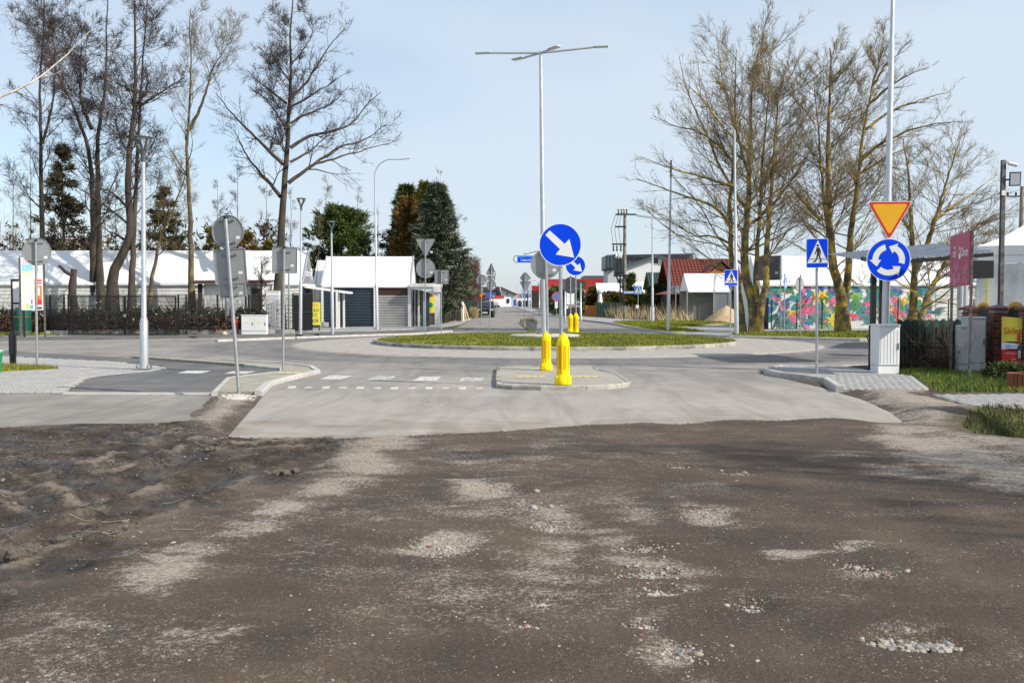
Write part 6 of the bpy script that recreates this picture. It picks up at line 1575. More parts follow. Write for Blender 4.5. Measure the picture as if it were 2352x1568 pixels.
# corrugated canopy on black posts
t = thing('shelter', 'open shelter with corrugated metal roof on black posts', 'shelter', (0, 0, 0))
for u, y in ((2005,25.6),(2024,28.6)): MB().box((X_(u, y), y, W(0, 622, y).z/2), (.12, .12, W(0, 622, y).z)).obj('post', M['black_metal'], t)
mb = MB(); x0_, x1_ = X_(1990, 25.6), X_(2206, 27); n_ = 90
for i in range(n_+1):
    x = x0_+(x1_-x0_)*i/n_; dz = .02*math.sin(i*2*PI/4)
    mb.v += [(x, 25.2, W(0, 602, 25.2).z+dz+.28*i/n_), (x, 28.8, W(0, 580, 28.8).z+dz+.30*i/n_-.05)]
    if i: mb.f.append((2*i-2, 2*i, 2*i+1, 2*i-1)); mb.m.append(0)
mb.obj('roof_sheet', M['corrugated'], t)
MB().bar((x0_-.1, 25.25, W(0, 606, 25.2).z-.02), (x1_, 25.25, W(0, 606, 25.2).z+.24), .08, .10).obj('front_beam', M['black_metal'], t)
MB().bar((X_(1978, 25.6), 25.6, W(0, 594, 25.6).z), (X_(2000, 25.6), 25.7, W(0, 598, 25.6).z), .09).obj('bracket', M['black_metal'], t)
for u in (2205, 2214): MB().cyl((X_(u, 27.5), 27.5, 0), (X_(u, 27.5), 27.5, W(0, 610, 27.5).z), .09).obj('downpipe', M['galv_light'], t)
MB().box((X_(2238, 29), 29, W(0, 620, 29).z), (.5, 1.2, .5)).obj('end_box', M['black_metal'], t)
# white pavilion tent
py = 33.0; t = thing('pavilion_tent', 'white mildewed pavilion tent with hipped roof', 'tent', (X_(2240, py), py, 0), rad(-25))
ze = W(0, 566, py).z; za = W(0, 488, py+2.6).z; PW = 6.0
ridge = [(2.1, 3.0, za), (3.3, 3.0, za)]; n_ = 10
def cl_(p, q, r, s, nm):
    m_ = MB()
    for i in range(n_+1):
        f = i/n_; m_.v.append(tuple(Vector(p).lerp(Vector(s), f)+Vector((0, 0, -.16*math.sin(PI*f))))); m_.v.append(tuple(Vector(q).lerp(Vector(r), f)+Vector((0, 0, -.16*math.sin(PI*f)))))
        if i: m_.f.append((2*i-2, 2*i-1, 2*i+1, 2*i)); m_.m.append(0)
    m_.obj(nm, M['tent_white'], t, smooth=True)
cl_((0, 0, ze), (PW, 0, ze), ridge[1], ridge[0], 'roof_panel'); cl_((0, PW, ze), (0, 0, ze), ridge[0], ridge[0], 'roof_panel'); cl_((PW, 0, ze), (PW, PW, ze), ridge[1], ridge[1], 'roof_panel')
MB().box((2.7, 3.0, za+.02), (1.5, .4, .08)).obj('roof_cap', M['tent_stain'], t)
MB().box((PW/2, -.02, ze-.14), (PW, .04, .30)).obj('valance', M['tent_stain'], t)
MB().box((PW/2, .02, ze-.42), (PW-.1, .04, .28)).obj('upper_wall', M['tent_white'], t)
MB().box((PW/2, .05, (ze-.58)/2), (PW-.1, .04, ze-.58)).obj('wall', M['tent_stain'], t)
MB().box((.03, PW/2, ze/2-.1), (.04, PW, ze-.2)).obj('wall', M['tent_stain'], t)
for z in (.95, 2.0): MB().lathe([(.055, 0), (.055, .02), (.035, .025)], 14).obj('eyelet', M['galv'], t, loc=(.32, 0, z))
MB().box((.32, -.02, 2.0), (.05, .03, 1.1)).obj('strap', M['yellow_board'], t)
# floodlight pole with camera
t = thing('floodlight_pole', 'square steel pole with floodlight and security camera', 'light pole', (X_(2297.5, 26), 26, 0)); zt = W(0, 368, 26).z; k = 26/FPX
MB().box((0, 0, zt/2), (.10, .10, zt)).obj('pole', M['rust'], t)
MB().tube([(-.075, -.03, .3), (-.075, -.03, zt*.5), (-.065, -.03, zt*.75), (-.07, -.03, zt-.3)], .022, 6).obj('cable', M['black'], t)
f_ = MB().box((0, 0, 0), (.27, .06, .36)).obj('floodlight', M['black'], t, loc=(22*k, -.12, zt-44*k), rz=rad(-15)); f_.rotation_euler.x = rad(8)
MB().box((0, -.032, 0), (.225, .006, .30)).obj('lens', M['lens'], f_)
MB().bar((.04, -.03, zt-45*k), (13*k, -.1, zt-45*k), .04).obj('arm', M['black'], t)
c_ = MB().cyl((0, 0, 0), (.2, -.06, -.06), .045).obj('camera', M['white_grp'], t, loc=(9*k, -.06, zt-8*k))
MB().bar((.03, -.03, zt-3*k), (9*k, -.06, zt-7*k), .05).obj('camera_bracket', M['white_grp'], t)
MB().box((-.01, -.06, zt-75*k), (.10, .05, .13)).obj('junction_box', M['white_grp'], t)
# brick pillars with gilded wrought iron between
brick_me = {}
def pillar(label, u0, u1, Y, group='brick gate pillars'):
    x0, x1 = X_(u0, Y), X_(u1, Y); w = x1-x0; zt = W(0, 712, Y).z; c = thing('brick_pillar', label, 'pillar', ((x0+x1)/2, Y+w/2, 0), 0, group)
    MB().box((0, 0, zt/2), (w-.03, w-.03, zt)).obj('mortar_core', M['mortar'], c)
    rh = .077; rows = int(zt/rh); nb = 2
    for r_ in range(rows):
        for side in range(3):                      # front, right, left
            for i in range(nb):
                bl = w/nb-.012; off = (-w/2+w/nb*(i+.5))
                if r_ % 2 and i == 0: bl2, of2 = bl*.62, -w/2+.31*w/nb
                elif r_ % 2: bl2, of2 = bl*1.36, -w/2+w/nb*1.31
                else: bl2, of2 = bl, off
                key = round(bl2, 3)
                if key not in brick_me:
                    vs = []
                    for mt in ('brick', 'brick_dark'):
                        mm = MB().box((0, 0, 0), (bl2, .03, rh-.012)).mesh('brick'); mm.materials.append(M[mt]); vs.append(mm)
                    brick_me[key] = vs
                mm = brick_me[key][1 if (r_*7+i*3+side*5) % 5 < 2 else 0]
                if side == 0: link('brick', mm, c, loc=(of2, -w/2+.006, .02+rh*(r_+.5)))
                else:
                    s = 1 if side == 1 else -1; link('brick', mm, c, loc=(s*(w/2-.006), of2, .02+rh*(r_+.5)), rz=s*PI/2)
    cp = MB(); e = w/2+.06
    cp.add([(-e,-e,zt),(e,-e,zt),(e,e,zt),(-e,e,zt),(-e,-e,zt+.05),(e,-e,zt+.05),(e,e,zt+.05),(-e,e,zt+.05),(0,0,zt+.13)], [(0,3,2,1),(0,1,5,4),(1,2,6,5),(2,3,7,6),(3,0,4,7),(4,5,8),(5,6,8),(6,7,8),(7,4,8)])
    cp.obj('cap', mat('maroon_pillar_cap', (.10, .028, .032), .5, 0, .2, 3), c); return c
pillar('brick pillar behind the narrow grey cabinet', 2221, 2248, 24.2)
pillar('brick pillar between the grey cabinet and yellow banner', 2284, 2319, 22.6)
pillar('brick pillar cut off by the right picture edge', 2358, 2396, 21.2)
def iron(label, u0, u1, Y0, Y1):
    t = thing('wrought_iron_panel', label, 'railing', (0, 0, 0)); n_ = 13
    for i in range(n_):
        f = (i+.5)/n_; Y = Y0+(Y1-Y0)*f; x = X_(u0+(u1-u0)*f, Y); zt = W(0, 725-19*math.sin(PI*(.22+.55*f)), Y).z
        MB().box((x, Y, .2+(zt-.2)/2), (.018, .018, zt-.2)).obj('bar', M['black_metal'], t)
        MB().lathe([(.008, -.02), (.026, .02), (.03, .05), (.012, .10), (.004, .14)], 8).obj('spearhead', M['gold'], t, loc=(x, Y, zt))
    for z in (.35, .95): MB().bar((X_(u0, Y0), Y0, z), (X_(u1, Y1), Y1, z), .03).obj('rail', M['black_metal'], t)
    MB().box(((X_(u0, Y0)+X_(u1, Y1))/2, (Y0+Y1)/2+.15, .16), ((X_(u1, Y1)-X_(u0, Y0)), .2, .32), rz=math.atan2(Y1-Y0, X_(u1, Y1)-X_(u0, Y0))).obj('plinth', M['brick_dark'], t)
iron('gold tipped iron railing behind the grey cabinet', 2245, 2272, 24.1, 23.2)
iron('gold tipped iron railing above the yellow banner', 2316, 2348, 22.5, 21.5)
# yellow shop banner
t = thing('shop_banner', 'yellow and red cloth banner reading Sklep 300 m', 'banner', (X_(2324, 21.4), 21.4, 0), rad(-14)); k = 21.4/FPX; z = lambda v: W(0, v, 21.4).z
def cloth(nm, pts, y, mt):
    m_ = MB(); n_ = 10
    for i in range(n_+1):
        f = i/n_; x = (pts[0]+(pts[1]-pts[0])*f)*k; m_.v += [(x, y+.02*math.sin(f*7), z(pts[3])+.02*math.sin(f*3)), (x, y+.015*math.sin(f*6+1), z(pts[2])-.03*f)]
        if i: m_.f.append((2*i-2, 2*i, 2*i+1, 2*i-1)); m_.m.append(0)
    return m_.obj(nm, M[mt], t, smooth=True)
cb = cloth('yellow_field', (-21, 22, 727, 786), 0, 'yellow_board'); cloth('white_field', (-20.5, 22, 786, 803), .002, 'sign_white'); cloth('red_field', (-19.5, 22, 803, 834), .004, 'sign_red')
text('lettering', 'Sklep', 21*k, M['sign_red'], cb, (3*k, -.035, z(760)), sx=.9)
text('lettering', '300 m', 8.5*k, M['sign_lightblue'], cb, (-3*k, -.035, z(795)))
text('lettering', 'otwarty codziennie', 3.6*k, M['sign_white'], cb, (-2*k, -.035, z(811)), sx=.9)
text('lettering', 'w godz.', 3.6*k, M['sign_white'], cb, (6*k, -.035, z(824)))
MB().plate([(x*k, z(v)) for x, v in ((12,796),(20,786),(21,810),(18,826),(13,828),(11,815))], -.042, -.036).obj('green_basket', M['green_bin'], cb)
MB().plate([(x*k, z(v)) for x, v in ((13,790),(11,775),(15,762),(18,770),(17,786))], -.044, -.038).obj('red_pepper', M['sign_red'], cb)
for i in range(3): MB().plate([(x*k, z(v)) for x, v in ((13.5+i*2,804),(14.6+i*2,804),(14.9+i*2,822),(14+i*2,822))], -.0465, -.0425).obj('basket_bar', M['sign_white'], cb)
# planter and shrub
t = thing('planter', 'round planter of upright reddish brown wooden stakes', 'planter', G(2352, 892, .05)); n_ = 22; R_ = 33*t.location.y/FPX; hh_ = 36*t.location.y/FPX
for i in range(n_):
    a = 2*PI*i/n_; MB().box((R_*math.cos(a), R_*math.sin(a), hh_/2), (.05, 2*PI*R_/n_*.93, hh_*(1+.03*math.sin(i*5))), rz=a).obj('stake', M['wood_brown'], t, bevel=.006)
MB().lathe([(R_*.93, 0), (R_*.93, hh_*.85)], 20).obj('soil', mat('potting_soil', (.03, .022, .016), .95), t)
def shrub(name, label, c, rx, ry, rz_, mt, seed, n_=900, L=.10, w=.02):
    rng = np.random.default_rng(seed); d = unit(rng.normal(size=(n_, 3))); d[:, 2] = np.abs(d[:, 2]); r = rng.uniform(.45, 1, (n_, 1))**.5
    C = d*r*np.array([[rx, ry, rz_]])*(1+.25*np.sin(d[:, :1]*9+d[:, 1:2]*7)); V, F = needles(C, d, L, w, rng, 6, .6)
    root = thing(name, label, 'shrub', c); me = np_mesh('foliage', V, F, 3); me.materials.append(mt); link('foliage', me, root)
    MB().tube([(0,0,0), (0,0,rz_*.5)], [.03, .015], 6).obj('stem', M['bark_alder'], root); return root
sp0 = G(2318, 872, .05); shrub('juniper_shrub', 'low green juniper spilling beside the stake planter', sp0, .42, .35, .28, mat('juniper', (.05, .085, .018), .8, 0, .4, 3, col2=(.13, .14, .03)), 131)
# far right utility pole top
t = thing('utility_pole', 'short pole top with insulators above the pavilion roof', 'utility pole', (X_(2341, 60), 60, 0)); zt = W(0, 428, 60).z
MB().tube([(0,0,0), (0,0,zt)], [.22, .10], 10).obj('pole', M['pole_concrete'], t)
MB().bar((-.9, 0, zt-.6), (.5, 0, zt-.6), .08).obj('crossarm', M['black_metal'], t)
for x in (-.85, -.35, .1, .45): MB().lathe([(.05, 0), (.07, .1), (.05, .2)], 8).obj('insulator', M['ceramic'], t, loc=(x, 0, zt-.55))

# ------------------------------------------------------------------ flower hall
hx0, hx1, HY = X_(1745, 61), X_(2250, 61), 61.0
t = thing('flower_hall', 'long white hall with a band of printed tropical flowers', 'hall', (0, 0, 0))
ze, zr = W(0, 652, HY).z, W(0, 588, HY+2.5).z
tent_roof(t, hx0, hx1+2, HY, HY+5, ze, zr, M['tent_white'], 8)
MB().box(((hx0+hx1)/2+1, HY+.06, ze/2), (hx1-hx0+2, .1, ze)).obj('wall', M['sign_white'], t)
gable(t, hx0, HY, HY+5, ze, zr, M['tent_white']); MB().box((hx0+.05, HY+2.5, ze/2), (.1, 5, ze)).obj('side_wall', M['white_paint'], t)
slats(t, X_(2150, HY-.05), X_(2260, HY-.05), HY-.02, .1, ze-.05, 11, M['white_paint'], 'wall_board')
cols = {'y': (236,212,40), 'o': (236,120,50), 'r': (222,70,90), 'b': (40,100,190), 'n': (30,50,130), 't': (40,140,140), 'g': (50,140,70), 'l': (120,180,90), 'p': (224,110,170), 'd': (20,90,90)}
cm = {k_: i for i, k_ in enumerate(cols)}; cmats = [mat('flower_print_'+k_, tuple(.92*c+.02 for c in srgb(*v)), .55, 0, .25, 3) for k_, v in cols.items()]
rg = random.Random(12); mb = MB(); y_ = HY-.006; cnt = [0]
def petal(cx, cz, a, L, w, c):
    cnt[0] += 1; y = y_-.0004*(cnt[0] % 60); ca, sa = math.cos(a), math.sin(a)
    pr = [(0, -w*.25), (L*.35, -w), (L*.7, -w*.75), (L, 0), (L*.7, w*.75), (L*.35, w), (0, w*.25)]
    mb.add([(cx+p*ca-q*sa, y, cz+p*sa+q*ca) for p, q in pr], [tuple(range(7))[::-1]], cm[c])
ux0, ux1 = X_(1752, HY), X_(2148, HY); x = ux0
zlo, zhi = .15, ze-.15
for i in range(150):                                       # leaves and ferns first
    cx_, cz_ = rg.uniform(ux0, ux1), rg.uniform(zlo, zhi); a = rg.uniform(0, 2*PI); c = rg.choice('gtttdltt')
    for k_ in range(rg.randint(3, 6)): petal(cx_, cz_, a+(k_-2)*.3, rg.uniform(.4, .8), rg.uniform(.03, .08), c)
for i in range(34):                                        # birds and pink heliconias
    cx_, cz_ = rg.uniform(ux0+.2, ux1-.2), rg.uniform(zlo+.2, zhi-.2); a = rg.uniform(0, 2*PI); c = rg.choice('rrpt')
    petal(cx_, cz_, a, rg.uniform(.6, .85), .17, c); petal(cx_, cz_, a+.5, .5, .10, 'p' if c == 'r' else 'b'); petal(cx_, cz_, a+PI, .32, .09, 'd' if c == 't' else 'r')
for i in range(62):
    cx_, cz_ = rg.uniform(ux0+.2, ux1-.2), rg.uniform(zlo+.15, zhi-.15); kind = rg.choice('yybbppo'); a = rg.uniform(0, 2*PI)
    n_ = 6 if kind in 'yo' else 9; L_ = rg.uniform(.38, .56) if kind == 'y' else rg.uniform(.22, .36)
    for k_ in range(n_): petal(cx_, cz_, a+2*PI*k_/n_, L_*rg.uniform(.85, 1.1), L_*(.22 if kind in 'yo' else .13), kind)
    for k_ in range(5): petal(cx_, cz_, a+.3+2*PI*k_/5, L_*.3, L_*.12, {'y': 'o', 'b': 'n', 'p': 'r', 'o': 'y'}[kind])
ft = tag(mb.obj('flower_print', cmats, t), kind='stuff')
mf = thing('hall_fence', 'thin grey mesh fence in front of the flower hall', 'fence', (0, 0, 0))
for i in range(9):
    u = 1772+i*58; MB().box((X_(u, 58.5), 58.5, .9), (.06, .06, 1.8)).obj('post', M['black_metal'], mf)
    if i < 8: wire_panel(mf, (X_(u, 58.5), 58.5, 0), (X_(u+58, 58.5), 58.5, 0), .1, 1.75, .1, .2, .004, 'galv')
MB().box((X_(1757, 59.5), 59.5, .95), (.35, .3, 1.9)).obj('gate_box', M['black_metal'], mf)
# ------------------------------------------------------------------ far houses and street
def wall_poly(root, pts, Y, mt, name='wall', t=.2, dy=0.0):
    return MB().plate([XZ(u, v, Y) for u, v in pts], Y+dy, Y+dy+t).obj(name, M[mt], root)
def window(root, u0, u1, v0, v1, Y, frame='sign_white'):
    x0, z1 = XZ(u0, v0, Y); x1, z0 = XZ(u1, v1, Y)
    f = MB().box(((x0+x1)/2, Y-.03, (z0+z1)/2), (x1-x0, .08, z1-z0)).obj('window', M[frame], root)
    MB().box(((x0+x1)/2, Y-.08, (z0+z1)/2), ((x1-x0)*.76, .03, (z1-z0)*.8)).obj('pane', M['glass'], f)
    return f
def tiles(root, x0, x1, ya, za, yb, zb, nx, ny, mt, skip=None):
    """tiles on a slope from the eave (ya,za) up to the ridge (yb,zb)"""
    tw = (x1-x0)/nx; L = math.hypot(yb-ya, zb-za)/ny; a = math.atan2(zb-za, yb-ya); mb = MB()
    pr = [(-.5, .0), (-.38, .045), (-.18, .07), (0, .045), (.2, .012), (.5, .0)]; k = len(pr); c_, s_ = math.cos(a), math.sin(a)
    for s, lift in ((0, .05), (L*1.06, .0)): mb.v += [(p*tw, s*c_-(q+lift)*s_, s*s_+(q+lift)*c_) for p, q in pr]
    for s, lift in ((0, 0),): mb.v += [(p*tw, -(q+.0)*s_, (q+.0)*c_) for p, q in pr]
    mb.f = [(i, i+1, k+i+1, k+i) for i in range(k-1)]+[(2*k+i, 2*k+i+1, i+1, i) for i in range(k-1)]; mb.m = [0]*len(mb.f)
    me = mb.mesh('roof_tile'); me.materials.append(mt)
    for j in range(ny):
        for i in range(nx):
            x = x0+(i+.5)*tw; f = j/ny
            if skip and skip(x, f): continue
            link('roof_tile', me, root, loc=(x, ya+(yb-ya)*f, za+(zb-za)*f))
# log house with red roof
Yr, Ye = 101.0, 96.5
t = thing('log_house', 'dark log house with a steep red tiled roof and dormer', 'house', (0, 0, 0))
rx0, rx1 = X_(1527, 99), X_(1700, 99); zr, ze = W(0, 597, Yr).z, W(0, 667, Ye).z
sl = MB(); sl.add([(rx0, Ye, ze-.03), (rx1, Ye, ze-.03), (rx1, Yr, zr-.03), (rx0, Yr, zr-.03), (rx0, 105.5, ze), (rx1, 105.5, ze)], [(0,1,2,3), (3,2,5,4)]); rf = sl.obj('roof', M['roof_red'], t)
dx0, dx1, dxm = X_(1612, 97), X_(1692, 97), X_(1651, 97); zd0, zd1 = W(0, 634, 97).z, W(0, 597, 97).z
tiles(rf, rx0, rx1, Ye, ze, Yr, zr, 22, 12, M['roof_red'])
MB().bar((rx0, Yr, zr+.05), (rx1, Yr, zr+.05), .22, .14).obj('ridge', M['roof_red'], rf)
d = MB(); d.add([(dx0-.2, 96.0, zd0-.15), (dxm, 96.0, zd1), (dx1+.2, 96.0, zd0-.15), (dx0-.2, 100.4, zd0-.15), (dxm, 100.4, zd1), (dx1+.2, 100.4, zd0-.15)], [(0,1,4,3), (1,2,5,4)])
dm = d.obj('dormer_roof', M['roof_red'], t)
for a, b_ in (((dx0-.2, zd0-.15), (dxm, zd1)), ((dx1+.2, zd0-.15), (dxm, zd1))): MB().bar((a[0], 95.95, a[1]+.02), (b_[0], 95.95, b_[1]+.02), .10, .22).obj('barge_board', mat('barge_board', (.12, .05, .035), .6), dm)
MB().plate([(dx0+.1, zd0-.3), (dx1-.1, zd0-.3), (dxm, zd1-.25)], 96.3, 96.5).obj('dormer_wall', M['wood_orange'], dm)
MB().box((X_(1652, 96), 96.2, W(0, 627, 96).z), (1.9, .12, .30)).obj('window_head', M['wood_orange'], dm); MB().box((X_(1652, 96), 96.25, W(0, 633, 96).z), (1.4, .1, .8)).obj('pane', M['glass'], dm)
MB().box(((rx0+rx1)/2, 100.5, ze/2), (rx1-rx0-.4, 7.0, ze)).obj('wall', M['log'], t)
lx0 = X_(1500, 95)
pl = MB(); pl.add([(lx0, 94.5, W(0, 676, 94.5).z), (X_(1600, 94.5), 94.5, W(0, 676, 94.5).z), (X_(1600, 96.6), 96.6, ze+.02), (rx0+.02, 96.6, ze+.02)], [(0,1,2,3)]); pl.obj('porch_roof', M['roof_red'], t)
tiles(t, rx0+.2, X_(1595, 95), 94.6, W(0, 676, 94.5).z+.03, 96.5, ze+.02, 8, 4, M['roof_red'])
for u in (1520, 1546, 1575): MB().box((X_(u, 95), 95, 1.1), (.18, .18, 2.2)).obj('porch_post', M['log'], t)
for u in (1538, 1562): window(t, u, u+12, 690, 712, 96.9, 'wood_orange')
# green roofed cottage
t = thing('cottage', 'small cottage with a green tiled roof beside the log house', 'house', (0, 0, 0))
gx0, gx1 = X_(1486, 112), X_(1530, 112); zg0, zg1 = W(0, 664, 110).z, W(0, 626, 113).z
tiles(t, gx0, gx1, 110, zg0, 113, zg1, 8, 9, M['roof_green']); MB().box(((gx0+gx1)/2, 112.8, zg0/2), (gx1-gx0-.3, 4.5, zg0)).obj('wall', M['wood_orange'], t)
sl = MB(); sl.add([(gx0, 110, zg0-.04), (gx1, 110, zg0-.04), (gx1, 113, zg1-.04), (gx0, 113, zg1-.04), (gx1, 116, zg0), (gx0, 116, zg0)], [(0,1,2,3), (3,2,4,5)]); sl.obj('roof', M['roof_green'], t)
MB().bar((gx0-.3, 109.9, zg0-.1), (gx1, 109.9, zg0-.1), .1, .2).obj('eave_board', M['sign_white'], t)
t = thing('cottage', 'corner of a green tiled roof right of the kiosk', 'house', (0, 0, 0))
gx0, gx1 = X_(1668, 92), X_(1700, 92)
tiles(t, gx0, gx1, 90, W(0, 668, 90).z, 92, W(0, 652, 92).z, 5, 4, M['roof_green']); MB().box(((gx0+gx1)/2, 92, 1.2), (gx1-gx0, 3, 2.4)).obj('wall', M['log'], t)
# modern white house
t = thing('white_house', 'large white gabled house with anthracite roof', 'house', (0, 0, 0)); Y = 130.0
wall_poly(t, [(1438,612),(1508,589),(1530,597),(1560,606),(1560,705),(1438,705)], Y, 'render_white')
wall_poly(t, [(1436,610),(1508,585),(1536,594),(1536,598),(1508,590),(1438,616)], Y, 'roof_metal', 'gable_trim', .9, -.5)
wall_poly(t, [(1419,585),(1592,582),(1592,640),(1419,640)], Y+4, 'roof_metal', 'upper_roof', 5)
for i in range(17):
    u = 1424+i*9.8; MB().bar(tuple(W(u, 586.5, Y+3.9)), tuple(W(u+3, 602, Y+3.9)), .08, .05).obj('roof_seam', M['anthracite'], t)
MB().box((X_(1505, Y+3.8), Y+3.8, W(0, 589, Y+3.8).z), (9.0, .1, .45)).obj('skylight_band', M['glass'], t)
wall_poly(t, [(1391,587),(1417,583),(1417,616),(1391,620)], Y-1, 'roof_metal', 'dark_block', 6)
for i in range(3): MB().box((X_(1396+i*8, Y-1), Y-1.05, W(0, 601, Y).z), (.22, .12, 1.7)).obj('rib', M['anthracite'], t)
wall_poly(t, [(1396,617),(1438,612),(1438,705),(1396,705)], Y+.2, 'render_grey', 'side_wall', 6)
for u in (1434, 1441): MB().box((X_(u-10, Y), Y+.1, W(0, 650, Y).z), (.25, .1, 1.2)).obj('side_window', M['glass'], t)
MB().bar(tuple(W(1385, 620, Y-1.5)), tuple(W(1420, 617, Y-1.5)), .3).obj('gutter', M['black_metal'], t)
window(t, 1500, 1513, 591, 607, Y); MB().tube([tuple(W(1570, 582, Y+5)), tuple(W(1570, 568, Y+5))], .03, 6).obj('aerial', M['galv'], t)
wall_poly(t, [(1592,591),(1626,592),(1626,620),(1592,620)], Y+8, 'render_white', 'rear_wing', 4)
# kiosk tent
t = thing('kiosk_tent', 'small white roofed kiosk tent with grey slatted walls', 'kiosk', (0, 0, 0)); Y = 86.0
kx0, kx1 = X_(1580, Y), X_(1675, Y); ze, zr = W(0, 668, Y).z, W(0, 628, Y+2.2).z
tent_roof(t, kx0, kx1, Y, Y+4.4, ze, zr, M['tent_white'], 2, sag=.01); gable(t, kx0+.03, Y, Y+4.4, ze, zr, M['tent_white']); gable(t, kx1, Y, Y+4.4, ze, zr, M['tent_white'])
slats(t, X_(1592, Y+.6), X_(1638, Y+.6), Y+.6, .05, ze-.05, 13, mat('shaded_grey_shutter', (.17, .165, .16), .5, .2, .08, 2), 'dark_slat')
slats(t, X_(1641, Y), X_(1673, Y), Y, .05, ze-.05, 15, M['corrugated'], 'bright_slat')
for u in (1578, 1639, 1674): MB().box((X_(u, Y-.05), Y-.05, ze/2), (.09, .09, ze)).obj('post', M['galv'], t)
MB().box(((kx0+kx1)/2, Y+4.3, ze/2), (kx1-kx0, .06, ze)).obj('back_wall', M['grey_shutter'], t); MB().bar((X_(1640, Y), Y-.15, ze), (X_(1644, Y+2.2), Y+2.2, zr+.03), .14, .05).obj('roof_rib', M['grey_grp'], t)
# sand heap
rng = np.random.default_rng(3); c = G(1668, 741); mb = MB(); n_ = 20
for j in range(7):
    for i in range(n_):
        f = j/6; a = 2*PI*i/n_; r = (1.75*(1-f)+.05)*(1+.08*math.sin(3*a+1)+.04*rng.normal()); mb.v.append((r*math.cos(a)*1.05, r*math.sin(a)*.8, 1.35*f**.9+.03*rng.normal()*(j > 0)))
for j in range(6):
    for i in range(n_): mb.f.append((j*n_+i, j*n_+(i+1) % n_, (j+1)*n_+(i+1) % n_, (j+1)*n_+i)); mb.m.append(0)
mb.f.append(tuple(range(6*n_, 7*n_))); mb.m.append(0)
tag(mb.obj('sand_heap', M['sand'], smooth=True, loc=(c.x, c.y, 0)), 'yellow sand heap beside the kiosk tent', 'sand heap')
# utility pole with transformer
Y = 110.0; t = thing('utility_pole', 'concrete utility pole carrying a dark transformer and insulators', 'utility pole', (X_(1434, Y), Y, 0)); zp = lambda v: W(0, v, Y).z; k = Y/FPX
MB().tube([(0,0,0), (0,0,zp(495))], [.24, .16], 12).obj('pole', M['pole_concrete'], t, smooth=True)
for (v, x0, x1) in ((493,-22,26),(521,-22,3),(561,-30,3)):
    MB().bar((x0*k, -.2, zp(v)), (x1*k, -.2, zp(v)), .16).obj('crossarm', M['black_metal'], t)
for x in (-15, -8, -2, 4): MB().lathe([(.06, 0), (.11, .15), (.07, .3), (.11, .45), (.05, .6)], 8).obj('insulator', M['ceramic'], t, loc=(x*k, -.2, zp(491)))
for x in (-26, -18, -9): MB().lathe([(.05, -.7), (.12, -.5), (.07, -.3), (.12, -.15), (.05, 0)], 8).obj('hanging_insulator', M['ceramic'], t, loc=(x*k, -.2, zp(563)))
tr_ = MB().box((-15*k, -.4, zp(612)), (20*k, .9, 36*k)).obj('transformer', M['black_metal'], t, bevel=.08)
for x in (-20, -15, -10): MB().lathe([(.10, 0), (.16, .2), (.10, .45)], 10).obj('bushing', M['white_grp'], tr_, loc=(x*k, -.4, zp(593)))
for i in range(6): MB().box(((-23+i*3.2)*k, -.9, zp(612)), (.06, .12, 30*k)).obj('fin', M['anthracite'], tr_)
MB().bar((-26*k, -.3, zp(633)), (10*k, -.3, zp(633)), .2, .2).obj('platform', M['black_metal'], t); MB().bar((-20*k, -.3, zp(634)), (-2*k, 0, zp(668)), .12).obj('brace', M['black_metal'], t)
MB().tube([(-.5, -.25, zp(634)), (-.5, -.25, .3)], .09, 8).obj('cable_duct', M['black_metal'], t); MB().box((7*k, -.3, zp(690)), (.35, .25, 1.9)).obj('meter_box', M['white_grp'], t)
for i, (x0, x1, v0, v1) in enumerate(((-15,-27,490,560),(-8,-19,490,560),(-2,-10,490,560))):
    MB().tube([(x0*k, -.2, zp(v0)), ((x0-7)*k, -.4, zp(v0+4)), ((x1-5)*k, -.4, zp((v0+v1)/2)), (x1*k, -.2, zp(v1))], .025, 5).obj('jumper_wire', M['black'], t)
for i, dv in enumerate((0, 2.5, 5)):
    a, b_ = Vector((26*k, -.2, zp(494+dv*.6))), Vector((X_(2000, 90)-X_(1434, Y), -20, zp(520)+.5-.3*i)); 
    MB().tube([a.lerp(b_, f)+Vector((0, 0, -1.2*math.sin(PI*f))) for f in np.linspace(0, 1, 14)], .018, 4).obj('line_wire', M['black'], t)
t = thing('street_name_sign', 'small blue street name sign on a black post by the utility pole', 'street sign', G(1432, 730, 0)-Vector((1.2, 0, 0))); k2 = t.location.y/FPX
t.location.x = X_(1433, t.location.y)-.2; t.location = G(1433, 736.5); k2 = t.location.y/FPX
MB().tube([(0,0,0), (0,0,82*k2)], .04, 8).obj('pole', M['black_metal'], t); MB().box((11*k2, -.03, 65*k2), (23*k2, .03, 5*k2)).obj('name_plate', mat('pale_blue_plate', (.30, .45, .70), .5), t)
cabinet('pair of white meter cabinets beside the utility pole', 1430, 1447, 703, 730, 103, doors=2, stickers=False); cabinet('white slim cabinet at the foot of the double lamp', 1494, 1503, 705, 737, 83, stickers=False)
